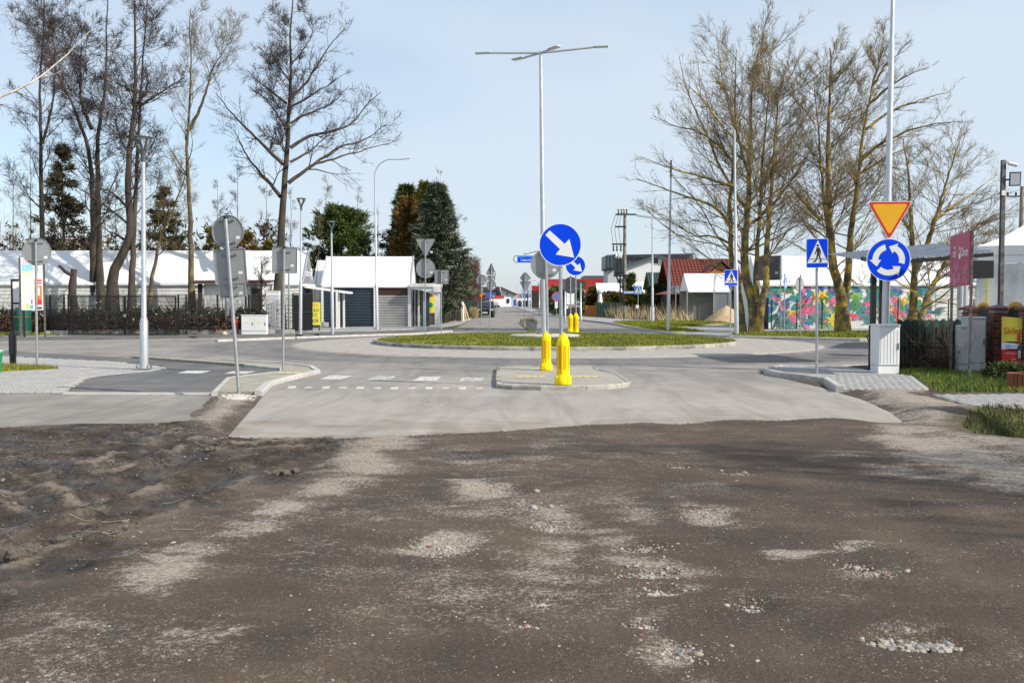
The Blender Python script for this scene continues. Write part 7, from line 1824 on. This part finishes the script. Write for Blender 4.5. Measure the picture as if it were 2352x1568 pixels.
# white tents and fences right of the road
for lab, u0, u1, v0, v1, Y in (('white tent roof left of the utility pole', 1372, 1432, 650, 676, 120), ('white tent roof seen behind the young pine', 1438, 1490, 648, 672, 121)):
    t = thing('market_tent', lab, 'tent', (0, 0, 0)); ze, zr = W(0, v1, Y).z, W(0, v0, Y+2.5).z
    tent_roof(t, X_(u0, Y), X_(u1, Y), Y, Y+5, ze, zr, M['tent_white'], 2); gable(t, X_(u0, Y)+.03, Y, Y+5, ze, zr, M['banner_grey']); MB().box((X_((u0+u1)/2, Y), Y+.3, ze/2), (X_(u1, Y)-X_(u0, Y), .1, ze)).obj('front_wall', M['wood_light'], t)
t = thing('board_fence', 'dark green board fence in front of the yellow hedge', 'fence', (0, 0, 0))
for i in range(30):
    u = 1368+i*5.3; MB().box((X_(u, 112), 112, .8), (.22, .04, 1.6)).obj('board', M['green_mesh'], t)
t = thing('pergola', 'brown timber pergola frame above the hedge', 'pergola', (0, 0, 0)); Y = 113
MB().bar((X_(1333, Y), Y, W(0, 677, Y).z), (X_(1400, Y), Y, W(0, 677, Y).z), .22).obj('beam', M['wood_dark'], t)
for u in (1334, 1385): MB().box((X_(u, Y), Y, 1.3), (.2, .2, 2.6)).obj('post', M['wood_dark'], t)
MB().box((X_(1357, 110), 110, .65), (1.3, .1, 1.2)).obj('crate_panel', M['wood_orange'], t)
t = thing('closed_parasol', 'folded white parasol under the pergola', 'parasol', (X_(1378, 112.4), 112.4, 0)); MB().lathe([(.10, 0), (.25, .6), (.32, 1.4), (.18, 2.6), (.35, 2.7), (.35, 3.0)], 10).obj('canopy', M['tent_white'], t); MB().cyl((0,0,0), (0,0,3.1), .04).obj('pole', M['galv'], t)
t = thing('hoarding', 'dark hoarding with white lettering for smoked fish', 'billboard', (0, 0, 0)); Y = 108.0
p = wall_poly(t, [(1288,684),(1334,684),(1334,728),(1288,728)], Y, 'wood_dark', 'board', .1)
text('lettering', 'RYBA', 10*Y/FPX, M['sign_white'], p, (X_(1321, Y), Y-.01, W(0, 694, Y).z), sx=.85); text('lettering', 'WĘDZONA', 8*Y/FPX, M['sign_white'], p, (X_(1319, Y), Y-.01, W(0, 703, Y).z), sx=.75)
for i, (u, v) in enumerate(((1300,690),(1304,696),(1299,700),(1303,705))): MB().box((X_(u, Y), Y-.03, W(0, v, Y).z), (.35, .04, .2), ry=.5*i).obj('fish_picture', M['sign_white' if i % 2 else 'wood_light'], p)
t = thing('price_board', 'white menu board on a pole behind the dark disc', 'board', (X_(1310, 107), 107, 0)); MB().box((0, 0, W(0, 683, 107).z), (.85, .05, 1.5)).obj('board', M['sign_white'], t); MB().cyl((0, .05, 0), (0, .05, 3), .04).obj('pole', M['galv'], t)
# red building
Y = 152.0; t = thing('red_building', 'long red roofed building with white shop front', 'building', (0, 0, 0))
wall_poly(t, [(1243,641),(1395,640),(1395,700),(1243,700)], Y+2, 'red_cladding', 'roof', 6); wall_poly(t, [(1322,645),(1345,645),(1345,664),(1322,664)], Y+1.8, 'roof_dark', 'dark_panel')
wall_poly(t, [(1252,662),(1344,662),(1344,712),(1252,712)], Y, 'sign_white', 'shop_front', 2); window(t, 1298, 1310, 676, 682, Y-.02, 'blue_banner'); window(t, 1262, 1274, 676, 690, Y-.02)
t = thing('grey_roof_house', 'far house with a long blue grey roof above the red building', 'house', (0, 0, 0)); wall_poly(t, [(1338,636),(1342,633),(1415,633),(1420,642),(1420,700),(1338,700)], 185, 'roof_metal', 'roof', 5); wall_poly(t, [(1340,646),(1418,646),(1418,701),(1340,701)], 184.5, 'render_grey')
t = thing('market_shed', 'dark brown market shed beside the far lamps', 'shed', (0, 0, 0)); Y = 170; wall_poly(t, [(1223,656),(1252,656),(1252,706),(1223,706)], Y, 'red_cladding', 'wall', 5); wall_poly(t, [(1221,668),(1245,668),(1245,706),(1221,706)], Y-2, 'wood_dark', 'stall_front', 1.5)
t = thing('shop_row', 'row of small white shops under a blue fascia', 'shop', (0, 0, 0)); Y = 215; wall_poly(t, [(1187,681),(1222,683),(1222,705),(1187,705)], Y, 'sign_white', 'wall', 4); wall_poly(t, [(1192,675),(1220,676.5),(1220,681),(1192,680)], Y-.3, 'sign_lightblue', 'fascia', .3)
for i in range(4): wall_poly(t, [(1191+i*8,690),(1196+i*8,690),(1196+i*8,704),(1191+i*8,704)], Y-.3, 'glass', 'window', .2)
# end of the street
t = thing('brown_roof_house', 'far house with brown roof, skylights and solar panels', 'house', (0, 0, 0)); Y = 300.0
wall_poly(t, [(1088,668),(1100,659),(1146,658),(1155,690),(1088,690)], Y, 'roof_dark', 'roof', 6); wall_poly(t, [(1150,662),(1184,676),(1184,704),(1156,704)], Y+.5, 'render_grey', 'gable_wall', 8); wall_poly(t, [(1147,658.5),(1152,659),(1187,674.5),(1186,678),(1151,663)], Y-.2, 'roof_dark', 'verge', 8)
wall_poly(t, [(1088,686),(1156,686),(1156,705),(1088,705)], Y+.3, 'render_white', 'wall', 6); window(t, 1163, 1167, 670, 678, Y+.4)
for i in range(6): wall_poly(t, [(1130+(i % 3)*5,665+(i//3)*7),(1134.5+(i % 3)*5,665+(i//3)*7),(1135+(i % 3)*5,671+(i//3)*7),(1130.5+(i % 3)*5,671+(i//3)*7)], Y-.15, 'glass', 'solar_panel', .1)
wall_poly(t, [(1105,661),(1108,661),(1108,665),(1105,665)], Y-.15, 'render_grey', 'skylight', .1); wall_poly(t, [(1100,655),(1103,655),(1103,664),(1100,664)], Y+1, 'roof_dark', 'chimney', 1)
t = thing('snack_kiosk', 'white kiosk with red trim at the end of the street', 'kiosk', (0, 0, 0)); Y = 285
wall_poly(t, [(1124,684),(1174,682),(1174,704.5),(1124,704.5)], Y, 'sign_white', 'wall', 3); wall_poly(t, [(1124,680.5),(1158,678),(1158,684),(1124,685)], Y-.2, 'red_paint', 'red_fascia', .2); wall_poly(t, [(1131,690),(1134,690),(1134,704),(1131,704)], Y-.15, 'red_paint', 'red_door', .1)
wall_poly(t, [(1164,686),(1170,686),(1170,696),(1164,696)], Y-.15, 'glass', 'window', .1); wall_poly(t, [(1137,671),(1148,671),(1150,679),(1135,679)], Y+1, 'black', 'dark_awning', 1.5)
t = thing('banner', 'wide blue advertising banner above the far kiosk', 'banner', (0, 0, 0)); p = wall_poly(t, [(1108,672),(1140,672),(1136,682),(1108,686)], 282, 'blue_banner', 'cloth', .1); wall_poly(t, [(1110,674),(1114,674),(1114,678),(1110,678)], 281.9, 'sign_white', 'logo_disc', .05); text('lettering', 'ALE', .55, M['sign_white'], p, (X_(1133, 281.8), 281.9, W(0, 680, 281.8).z))
t = thing('info_stand', 'blue upright information stand at the street end', 'stand', (0, 0, 0)); wall_poly(t, [(1179,688),(1186,688),(1186,702),(1179,702)], 250, 'blue_banner', 'panel', .2); wall_poly(t, [(1190,687),(1195,687),(1195,703),(1190,703)], 250, 'black', 'black_panel', .3)
for i, (u, v, w_, h_, c) in enumerate(((1084,690,6,14,'sign_orange'),(1092,685,7,10,'sign_white'),(1098,680,5,5,'sign_lightblue'))):
    t = thing('shop_sign', ['orange panel on the left pavement', 'white panel on the left pavement', 'round blue sign far down the left pavement'][i], 'sign', (0, 0, 0)); Y = 165+30*i
    wall_poly(t, [(u, v), (u+w_, v), (u+w_, v+h_), (u, v+h_)], Y, c, 'panel', .1); MB().cyl((X_(u+w_/2, Y), Y+.2, 0), (X_(u+w_/2, Y), Y+.2, W(0, v, Y).z), .06).obj('pole', M['galv'], t)
for i, (u0, u1, v0, Y) in enumerate(((1040,1098,679,330),(1395,1480,672,240),(1186,1260,680,420))):
    bush('far_trees', ['brown far treeline left of the street', 'brown far treeline behind the white house', 'brown far treeline at the street end'][i], X_(u0, Y), X_(u1, Y), Y, Y+20, W(0, v0, Y).z, M['bush_red'], 140+i, 900, 1.2, .3, kind='stuff')

# ------------------------------------------------------------------ vehicles
def car(label, u, v, width):
    base = G(u, v, .02); t = thing('parked_car', label, 'car', base, rad(-2)); w = width/2
    body = MB()                                             # sections from nose (-y) to tail
    secs = [(-2.30, .86, .24, .66), (-2.22, .97, .19, .86), (-1.95, 1.0, .18, 1.0), (-1.0, 1.0, .18, 1.08), (-.2, 1.0, .20, 1.08), (1.3, 1.0, .20, 1.10), (2.05, .97, .24, 1.08), (2.25, .90, .34, .95)]
    ring = 12
    for (y, ws, z0, z1) in secs:
        ww = w*ws; h = z1-z0
        for px, pz in ((-.86,0),(-1,.12),(-1,.55),(-.97,.80),(-.86,.95),(-.4,1.0),(.4,1.0),(.86,.95),(.97,.80),(1,.55),(1,.12),(.86,0)): body.v.append((px*ww, y, z0+pz*h))
    for i in range(len(secs)-1):
        for j in range(ring): body.f.append((i*ring+j, i*ring+(j+1) % ring, (i+1)*ring+(j+1) % ring, (i+1)*ring+j)); body.m.append(0)
    body.f += [tuple(range(ring))[::-1], tuple((len(secs)-1)*ring+j for j in range(ring))]; body.m += [0, 0]
    b_ = body.obj('body', M['car_black'], t, smooth=True)
    bm = bmesh.new(); bm.from_mesh(b_.data); bmesh.ops.recalc_face_normals(bm, faces=bm.faces); bm.to_mesh(b_.data); bm.free()
    cab = MB(); g0, g1 = w*.93, w*.74
    cs = [(-1.05, g0, 1.04), (-.35, g1+.05, 1.62), (.3, g1, 1.70), (1.5, g1, 1.64), (2.05, g0*.92, 1.08)]
    for y, ww, z in cs: cab.v += [(-ww, y, z), (ww, y, z)]
    for y, ww, z in cs: cab.v += [(-g0, y, 1.04), (g0, y, 1.04)]
    n_ = len(cs); cab.f = [(2*i, 2*i+1, 2*i+3, 2*i+2) for i in range(n_-1)]+[(2*n_+2*i, 2*i, 2*i+2, 2*n_+2*i+2) for i in range(n_-1)]+[(2*i+1, 2*n_+2*i+1, 2*n_+2*i+3, 2*i+3) for i in range(n_-1)]; cab.m = [0]*len(cab.f)
    cab.obj('cabin', M['car_black'], t)
    MB().add([(-g0*.88, -1.0, 1.10), (g0*.88, -1.0, 1.10), (g1*.95, -.42, 1.575), (-g1*.95, -.42, 1.575)], [(0,1,2,3)]).obj('windscreen', M['glass'], t, loc=(0, -.02, .012))
    for s in (-1, 1):
        MB().box((s*w*.74, -2.235, .80), (.34, .10, .10), rz=s*.25).obj('headlight', M['headlight'], t, bevel=.02)
        MB().box((s*(w+.11), -.75, 1.12), (.20, .12, .15)).obj('mirror', M['car_black'], t, bevel=.03)
        for y in (-1.45, 1.42):
            wh = MB().lathe([(.20, -.12), (.34, -.115), (.37, -.08), (.37, .08), (.34, .115), (.20, .12)], 22).obj('wheel', M['tyre'], t, loc=(s*(w-.20), y, .37)); wh.rotation_euler = (0, PI/2, 0)
            MB().lathe([(.20, .10), (.21, .125), (.06, .11)], 14).obj('rim', M['galv'], wh)
    MB().box((0, -2.27, .78), (w*.95, .05, .13)).obj('grille', M['black'], t); MB().box((0, -2.30, .86), (.18, .03, .04)).obj('badge', M['galv_light'], t)
    MB().box((0, -2.33, .52), (.52, .02, .115)).obj('number_plate', M['plate_white'], t); MB().box((0, -2.30, .33), (w*1.2, .04, .03)).obj('chrome_strip', M['galv_light'], t)
    return t
c1 = car('black sport utility car facing the camera on the left of the street', 1117, 728.5, 1.80)
c2 = copy_tree(c1); tag(c2, 'dark car approaching far down the street', 'car'); c2.location = G(1141.5, 706.0, .02); c2.scale = (1, 1, .88)
# rider on a red scooter
Y = 235.0; t = thing('scooter', 'small red motor scooter ridden on the left pavement', 'scooter', (X_(1098, Y), Y, .02))
MB().box((0, -.1, .75), (.42, .35, .5)).obj('front_shield', M['red_paint'], t, bevel=.08); MB().box((0, .5, .62), (.34, .8, .3)).obj('seat', M['black'], t, bevel=.06); MB().bar((-.34, -.15, 1.05), (.34, -.15, 1.05), .05).obj('handlebar', M['black_metal'], t)
for y in (-.45, .75):
    wh = MB().lathe([(.12, -.06), (.25, -.05), (.27, 0), (.25, .05), (.12, .06)], 16).obj('wheel', M['tyre'], t, loc=(0, y, .27)); wh.rotation_euler = (0, PI/2, 0)
def skin_person(name, label, loc, verts, edges, rads, mt, parts):
    me = bpy.data.meshes.new('body'); me.from_pydata(verts, edges, []); o = link(name, me, None, loc=loc); o.modifiers.new('skin', 'SKIN'); s_ = o.modifiers.new('sub', 'SUBSURF'); s_.levels = 1; s_.render_levels = 1
    for i, r in enumerate(rads): me.skin_vertices[0].data[i].radius = (r, r)
    me.skin_vertices[0].data[0].use_root = True; me.materials.append(mt); tag(o, label, 'person')
    for nm, mb, m_ in parts: mb.obj(nm, m_, o)
    return o
vs = [(0,.45,.85),(0,.42,1.1),(0,.38,1.38),(0,.34,1.52),(0,.32,1.66),(-.2,.36,1.36),(-.3,.15,1.15),(-.3,-.12,1.08),(.2,.36,1.36),(.3,.15,1.15),(.3,-.12,1.08),(-.13,.4,.82),(-.2,.05,.85),(-.2,.08,.42),(-.2,-.06,.36),(.13,.4,.82),(.2,.05,.85),(.2,.08,.42),(.2,-.06,.36)]
es = [(0,1),(1,2),(2,3),(3,4),(2,5),(5,6),(6,7),(2,8),(8,9),(9,10),(0,11),(11,12),(12,13),(13,14),(0,15),(15,16),(16,17),(17,18)]
rs_ = [.15,.16,.17,.06,.09,.08,.055,.045,.08,.055,.045,.10,.08,.06,.05,.10,.08,.06,.05]
skin_person('person', 'rider in dark jacket and helmet seated on the red scooter', t.location, vs, es, rs_, mat('dark_jacket', (.02, .024, .032), .8), [('helmet', MB().lathe([(.06, 1.55), (.13, 1.58), (.145, 1.68), (.11, 1.78), (.03, 1.82)], 12, c=(0, .31, 0)), M['black'])])

# concrete planters in the street
for i, (u, v, rp, lab) in enumerate(((1221,757,13,'round concrete planter with straw coloured grass nearest the roundabout'),(1208,749,9,'middle concrete planter partly hidden by a sign post'),(1200,743,6,'small farthest concrete planter in the street'))):
    b_ = G(u, v, .02); k = b_.y/FPX; t = thing('planter', lab, 'planter', b_, 0, 'concrete planters in the street'); r = rp*k; h = r*1.45
    MB().lathe([(r*.86, 0), (r*.95, h*.5), (r, h*.9), (r*1.02, h), (r*.88, h), (r*.86, h*.85)], 22).obj('bowl', M['concrete'], t, smooth=True)
    rng = np.random.default_rng(150+i); n_ = 160; a = rng.uniform(0, 2*PI, n_); q = rng.uniform(0, .7*r, n_); C = np.stack([q*np.cos(a), q*np.sin(a), np.full(n_, h*.8)], 1); D = np.stack([np.cos(a)*.7, np.sin(a)*.7, np.full(n_, 1.0)], 1)
    V, F = needles(C, D, r*.95, .010, rng, 2, .3); me = np_mesh('dry_grass', V, F, 3); me.materials.append(M['dry_grass']); link('dry_grass', me, t)
raised('planter_verge', GP([(1190,742),(1207,742),(1232,757),(1232,762),(1215,762)]), .06, M['turf'], 'narrow grass strip around the concrete planters')

# ------------------------------------------------------------------ grass
def blades(name, label, poly, dens, h, zf, mats, seed, w=.014, lean=.35, maxn=60000):
    rng = np.random.default_rng(seed); P_ = np.array(poly); x0, y0 = P_.min(0); x1, y1 = P_.max(0); n_ = int(min(maxn*3, (x1-x0)*(y1-y0)*dens))
    x = rng.uniform(x0, x1, n_); y = rng.uniform(y0, y1, n_); k = sdist(x, y, poly) < -.02; x, y = x[k], y[k]
    cl = fbm(x*1.5, y*1.5, 3, seed); k = rng.uniform(0, 1, len(x)) < .35+1.1*cl; x, y, cl = x[k], y[k], cl[k]; n_ = len(x)
    z = zf(x, y); a = rng.uniform(0, 2*PI, n_); hh = h*rng.uniform(.5, 1.3, n_)*(.5+cl); d = rng.normal(0, lean, (n_, 2))*hh[:, None]
    ex, ey = np.cos(a)*w, np.sin(a)*w
    V = np.stack([np.stack([x-ex, y-ey, z-.01], 1), np.stack([x+ex, y+ey, z-.01], 1), np.stack([x+d[:, 0], y+d[:, 1], z+hh], 1)], 1).reshape(-1, 3)
    me = np_mesh(name, V, np.arange(n_*3).reshape(-1, 3), 3)
    for m_ in mats: me.materials.append(m_)
    me.polygons.foreach_set('material_index', (rng.uniform(0, 1, n_)*len(mats)).astype(np.int32).clip(0, len(mats)-1)); return tag(link(name, me), label, kind='stuff')
def mound(x, y):
    r = np.hypot(x-ROUND_C[0], y-ROUND_C[1]); return np.interp(r, [0, 1, 3.5, 5.5, 6.95], [.31, .31, .29, .24, .17])
zz_ = np.empty(len(ground.data.vertices)*3, np.float32); ground.data.vertices.foreach_get('co', zz_); Zg = zz_.reshape(-1, 3)[:, 2].reshape(SH)
def gz(x, y):
    x = np.atleast_1d(np.asarray(x, float)); y = np.atleast_1d(np.asarray(y, float))
    i = np.clip(np.searchsorted(GXA, x)-1, 0, len(GXA)-2); j = np.clip(np.searchsorted(GYA, y)-1, 0, len(GYA)-2)
    fx2 = (x-GXA[i])/(GXA[i+1]-GXA[i]); fy2 = (y-GYA[j])/(GYA[j+1]-GYA[j])
    return (Zg[j, i]*(1-fx2)+Zg[j, i+1]*fx2)*(1-fy2)+(Zg[j+1, i]*(1-fx2)+Zg[j+1, i+1]*fx2)*fy2
gm = [M['grass'], M['grass_far'], mat('olive_grass', (.085, .11, .02), .7, 0, .3, 1.0)]
blades('island_grass', 'short green and yellowish grass on the roundabout', ringpts(6.95, 72), 430, .065, mound, gm, 161, .013)
gd = [M['grass_dark'], mat('fresh_lawn', (.07, .135, .018), .7, 0, .3, 1.5), M['grass']]
blades('verge_grass', 'long green grass on the right verge', VERGE_R, 900, .085, gz, gd, 162, .008)
blades('ditch_grass', 'dark rough grass in the right ditch', DITCH, 1100, .09, gz, [M['grass_dark'], mat('dull_ditch_grass', (.045, .055, .014), .85, 0, .3, 2), mat('dead_ditch_grass', (.10, .075, .032), .9, 0, .3, 2)], 163, .007)  # dead grass tones, darkened further to paint in the ditch's shade
blades('patch_grass', 'small grass patch at the black bollard', GP([(-80,862),(0,857),(60,853.5),(137,849.5),(110,845),(40,843),(-80,842)]), 900, .10, lambda x, y: np.full(len(x), .03), gm, 164, .008)
tag(MB().prism(GP([(-80,862),(0,857),(60,853.5),(137,849.5),(110,845),(40,843),(-80,842)]), 0, .04, bottom=False).obj('patch_soil', M['turf']), 'soil of the small grass patch by the bollard', kind='structure')
blades('far_verge_grass', 'dry grass on the far road corner', GP([(1407,742),(1445,740),(1600,739),(1670,742),(1545,756),(1610,762),(1540,764),(1480,756),(1440,750)]), 110, .09, lambda x, y: np.full(len(x), .10), [M['grass_far'], M['grass']], 165, .025)
blades('tree_verge_grass', 'grass under the lime trees', GP([(1680,773),(1700,769),(1975,765.5),(2300,765.5),(2300,782),(1975,782),(1690,776)]), 130, .09, lambda x, y: np.full(len(x), .12), gm, 166, .02)
blades('fence_grass', 'weedy grass strip before the mesh fence', GP([(-100,776),(60,775),(160,772),(290,769.5),(420,771),(520,769),(500,766.5),(160,767),(-100,770)]), 160, .12, lambda x, y: np.full(len(x), .06), gm, 167, .02)
blades('tall_dry_grass', 'tall straw coloured grass below the log house', GP([(1370,722),(1420,733),(1600,742),(1580,736),(1500,731),(1420,722)]), 10, 1.15, lambda x, y: np.zeros(len(x)), [M['dry_grass'], mat('pale_straw', (.46, .36, .2), .85)], 168, .035, .3)
blades('tall_dry_grass', 'tall straw coloured grass by the far lamps', GP([(1245,716),(1300,724),(1330,727),(1330,722),(1260,712)]), 9, .9, lambda x, y: np.zeros(len(x)), [M['dry_grass'], M['grass_far']], 169, .04, .3)

# ------------------------------------------------------------------ stones, clods and litter on the dirt
ico = bmesh.new(); bmesh.ops.create_icosphere(ico, subdivisions=1, radius=1.0); ico_v = np.array([v.co for v in ico.verts]); ico_f = np.array([[v.index for v in f.verts] for f in ico.faces]); ico.free()
def stones(name, label, x, y, s, mats, seed, sink=.35):
    rng = np.random.default_rng(seed); n_ = len(x); V0 = ico_v[None]*(1+rng.normal(0, .16, (n_, len(ico_v), 1)))
    sc3 = s[:, None]*np.stack([rng.uniform(.8, 1.5, n_), rng.uniform(.7, 1.2, n_), rng.uniform(.4, .8, n_)], 1); V0 = V0*sc3[:, None, :]; a = rng.uniform(0, 2*PI, n_); c, s2 = np.cos(a)[:, None], np.sin(a)[:, None]
    V = np.stack([V0[..., 0]*c-V0[..., 1]*s2+x[:, None], V0[..., 0]*s2+V0[..., 1]*c+y[:, None], V0[..., 2]+(gz(x, y)+s*(.5-sink)*.6)[:, None]], -1).reshape(-1, 3)
    F = (ico_f[None]+(np.arange(n_)*len(ico_v))[:, None, None]).reshape(-1, 3); me = np_mesh(name, V, F, 3)
    for m_ in mats: me.materials.append(m_)
    mi = np.repeat((rng.uniform(0, 1, n_)**3.0*len(mats)).astype(np.int32).clip(0, len(mats)-1), len(ico_f)); me.polygons.foreach_set('material_index', mi); return tag(link(name, me), label, kind='stuff')
sm_ = [mat('pale_stone', (.33, .30, .265), .85, 0, .2, 12), mat('tan_stone', (.33, .28, .22), .85, 0, .2, 12), mat('grey_stone', (.22, .21, .20), .85, 0, .2, 12), mat('brick_crumb', (.22, .10, .065), .85, 0, .2, 12)]
rng = np.random.default_rng(201); xs, ys, ss = [], [], []
for (cx_, cy_, rx_, ry_, ns) in hole_w:
    k = ns*3; a = rng.uniform(0, 2*PI, k); r = np.abs(rng.normal(0, .55, k)); xs.append(cx_+rx_*r*np.cos(a)); ys.append(cy_+ry_*r*np.sin(a)); ss.append(rng.lognormal(-5.35, .55, k))
stones('pothole_gravel', 'loose pale gravel gathered in the potholes', np.concatenate(xs), np.concatenate(ys), np.concatenate(ss), sm_, 202)
n_ = 4300; y = 3.0+13*rng.uniform(0, 1, n_)**1.5; x = rng.uniform(-.56, .56, n_)*y; q = fbm(x*1.1, y*1.1, 3, 77); k = rng.uniform(0, 1, n_) < q*1.1
stones('scattered_grit', 'single pebbles scattered over the dirt road', x[k], y[k], rng.lognormal(-5.65, .5, k.sum()), sm_, 203)
n_ = 1500; x = rng.uniform(-1, 7.5, n_); y = rng.uniform(13.6, 19, n_); stones('road_grit', 'fine gravel strewn over the asphalt edge', x, y, rng.lognormal(-5.5, .4, n_), [sm_[2], sm_[1]], 204)
n_ = 1700; ee = np.array(GP(near_edge)); q = rng.uniform(0, 1, n_)*(len(ee)-1.001); i_ = q.astype(int); ex = ee[i_]*(1-(q-i_))[:, None]+ee[i_+1]*(q-i_)[:, None]; x = ex[:, 0]+rng.normal(0, .05, n_); y = ex[:, 1]+rng.normal(-.12, .16, n_)
stones('edge_gravel', 'broken grit along the worn asphalt edge', x, y, rng.lognormal(-5.1, .5, n_), [sm_[1], sm_[2], sm_[0]], 206)
gpx = [G(u, v) for u, v in ((486,912),(600,911),(592,922),(540,930),(500,928))]; n_ = 700
f = rng.dirichlet((1.2,)*5, n_); gp_ = f @ np.array([(p.x, p.y) for p in gpx]); stones('white_gravel', 'white gravel around the foot of the leaning post', gp_[:, 0], gp_[:, 1], rng.lognormal(-4.6, .35, n_), [mat('white_pebble', (.55, .53, .49), .85, 0, .15, 9), sm_[0]], 205)
# single stones of the heap at bottom right
hp = [G(u, v) for u, v in ((1985,1500),(2010,1488),(2075,1505),(2110,1480),(2130,1500),(2165,1505),(2200,1510),(2100,1515),(2150,1520)) ]
vs_ = []
for k in range(5):
    rr_ = np.random.default_rng(300+k); bm = bmesh.new(); bmesh.ops.create_icosphere(bm, subdivisions=2, radius=1.0)
    for v in bm.verts:
        d = Vector(v.co); v.co = d*(1+.22*(math.sin(3*d.x+k)+math.sin(4*d.y+2*k)+math.cos(5*d.z+k))*.5+rr_.normal(0, .11)); v.co.z *= .62; v.co.y *= .8
    me = bpy.data.meshes.new('stone'); bm.to_mesh(me); bm.free(); me.materials.append(sm_[(0, 1, 0, 2, 0)[k]]); vs_.append(me)
for i in range(62):
    if i < 46: u, v, s = 2120+np.clip(rng.normal(0, 45), -80, 80), 1507+np.clip(rng.normal(0, 8), -12, 10), rng.uniform(.016, .034)
    else: u, v, s = 2030+rng.normal(0, 40), 1499+np.clip(rng.normal(0, 8), -10, 10), rng.uniform(.012, .024)
    p = G(u, v); z_ = float(gz(p.x, p.y)[0]); o = link('stone', vs_[i % 5], None, loc=(p.x, p.y, z_+s*.2)); o.scale = (s, s, s); o.rotation_euler = (0, 0, rng.uniform(0, 6))
    tag(o, 'pale broken stone in the loose heap filling the largest pothole', 'stone', 'broken stones in the largest pothole')
def clod(label, u, v, w, h, seed):
    p = G(u, v); k = p.y/FPX; rr_ = np.random.default_rng(seed); t = thing('mud_clod', label, 'mud clod', (p.x, p.y, float(gz(p.x, p.y)[0])-.01)); n_ = 7
    for j in range(n_):
        bm = bmesh.new(); bmesh.ops.create_icosphere(bm, subdivisions=3, radius=1.0); ph = rr_.uniform(0, 6, 6)
        for q in bm.verts:
            d = Vector(q.co); f = 1+.22*math.sin(4*d.x+ph[0])*math.sin(5*d.y+ph[1])+.14*math.sin(9*d.z+ph[2]+6*d.x)+.10*math.sin(13*d.y+ph[3])+rr_.normal(0, .03); q.co = d*f
        s = rr_.uniform(.5, 1)*h*k*.62; me = bpy.data.meshes.new('lump'); bm.to_mesh(me); bm.free(); me.materials.append(M['clod']); me.polygons.foreach_set('use_smooth', [True]*len(me.polygons))
        f = (j+.5)/n_-.5; o = link('lump', me, t, loc=(f*w*k+rr_.normal(0, .01), rr_.normal(0, .03)+f*w*k*.25, s*.55)); o.scale = (s*1.1, s*.95, s*.8); o.rotation_euler = (0, 0, rr_.uniform(0, 6))
M['clod'] = mat('drying_mud', (.13, .108, .085), .95, 0, .4, 9, .8, 60, col2=(.30, .265, .215), lo=.4, hi=.6)
clod('largest pale mud clod near the left picture edge', 50, 1312, 34, 42, 1); clod('long mud clod ridge beside the tyre tread print', 168, 1264, 70, 26, 2); clod('grey mud heap at the right edge of the muddy area', 642, 1103, 72, 18, 3)
clod('small mud clod below the asphalt edge', 742, 1022, 30, 14, 4); clod('smallest mud clod right below the asphalt edge', 783, 1030, 22, 12, 5); clod('low mud crumb in the lower left corner', 22, 1392, 26, 16, 6); clod('flat mud crumb among the left ruts', 490, 1052, 30, 12, 7)
rng = np.random.default_rng(209); n_ = 6500; x = rng.uniform(-9, -1.2, n_); y = rng.uniform(5.6, 14.5, n_); k = (sdist(x, y, MUD) < -.05) & (fbm(x*1.7, y*2.2, 3, 33) > .50) & (np.abs(x/y) < .56); x, y = x[k], y[k]
stones('mud_crumbs', 'crumbled clods of mud strewn over the churned ground', x, y, rng.lognormal(-4.8, .5, len(x)), [mat('wet_crumb', (.075, .058, .044), .9, 0, .3, 9), M['clod'], mat('dry_crumb', (.15, .122, .094), .95, 0, .25, 9)], 211, .1)
tw_ = Tubes(); rng = np.random.default_rng(210)
for i in range(16):
    u, v = rng.uniform(0, 520), rng.uniform(1000, 1260); p = np.array(G(u, v)); a = rng.uniform(-.5, .5); L_ = rng.uniform(.06, .22); q = np.array([p+np.array((math.cos(a), math.sin(a), 0))*L_*f+rng.normal(0, .01, 3) for f in np.linspace(0, 1, 4)]); q[:, 2] = gz(q[:, 0], q[:, 1])+.012; tw_.add(q, np.linspace(.0028, .0018, 4), 4)
tag(tw_.obj('dead_stalks', mat('pale_stalk', (.33, .27, .19), .9), None, (0, 0, 0)), 'thin dead stalks lying on the mud', kind='stuff')

# ------------------------------------------------------------------ unseen trees added to shade the right side, just outside the frame
for i, (x, y, h, r) in enumerate(((15.5,16.2,4.8,1.6),(16.8,19.3,7.6,2.3),(18.9,17.2,8.6,2.5),(13.6,10.6,6.2,2.6))):
    lab = ['nearest dark spruce beyond the right picture edge', 'tallest dark spruce beyond the right picture edge', 'dark spruce standing back beyond the right picture edge', 'dark spruce beside the ditch beyond the right picture edge'][i]
    u = CX+x/y*FPX; vb = 760; vt = HOR-(h-CAMH)/y*FPX
    conifer('spruce_tree', lab, u, vb, vt, y, r, M['needle_dark'], 220+i, 1500, -.2, .3, .045)
src = [o for o in bpy.data.objects if o.name.startswith('lime_tree') and o.parent is None][2]
c = copy_tree(src); c.location = (15.5, 2.6, 0); c.rotation_euler = (0, 0, 2.2); tag(c, 'bare lime beyond the right edge of the dirt road', 'tree')  # added off frame to throw branch shadows over the dirt
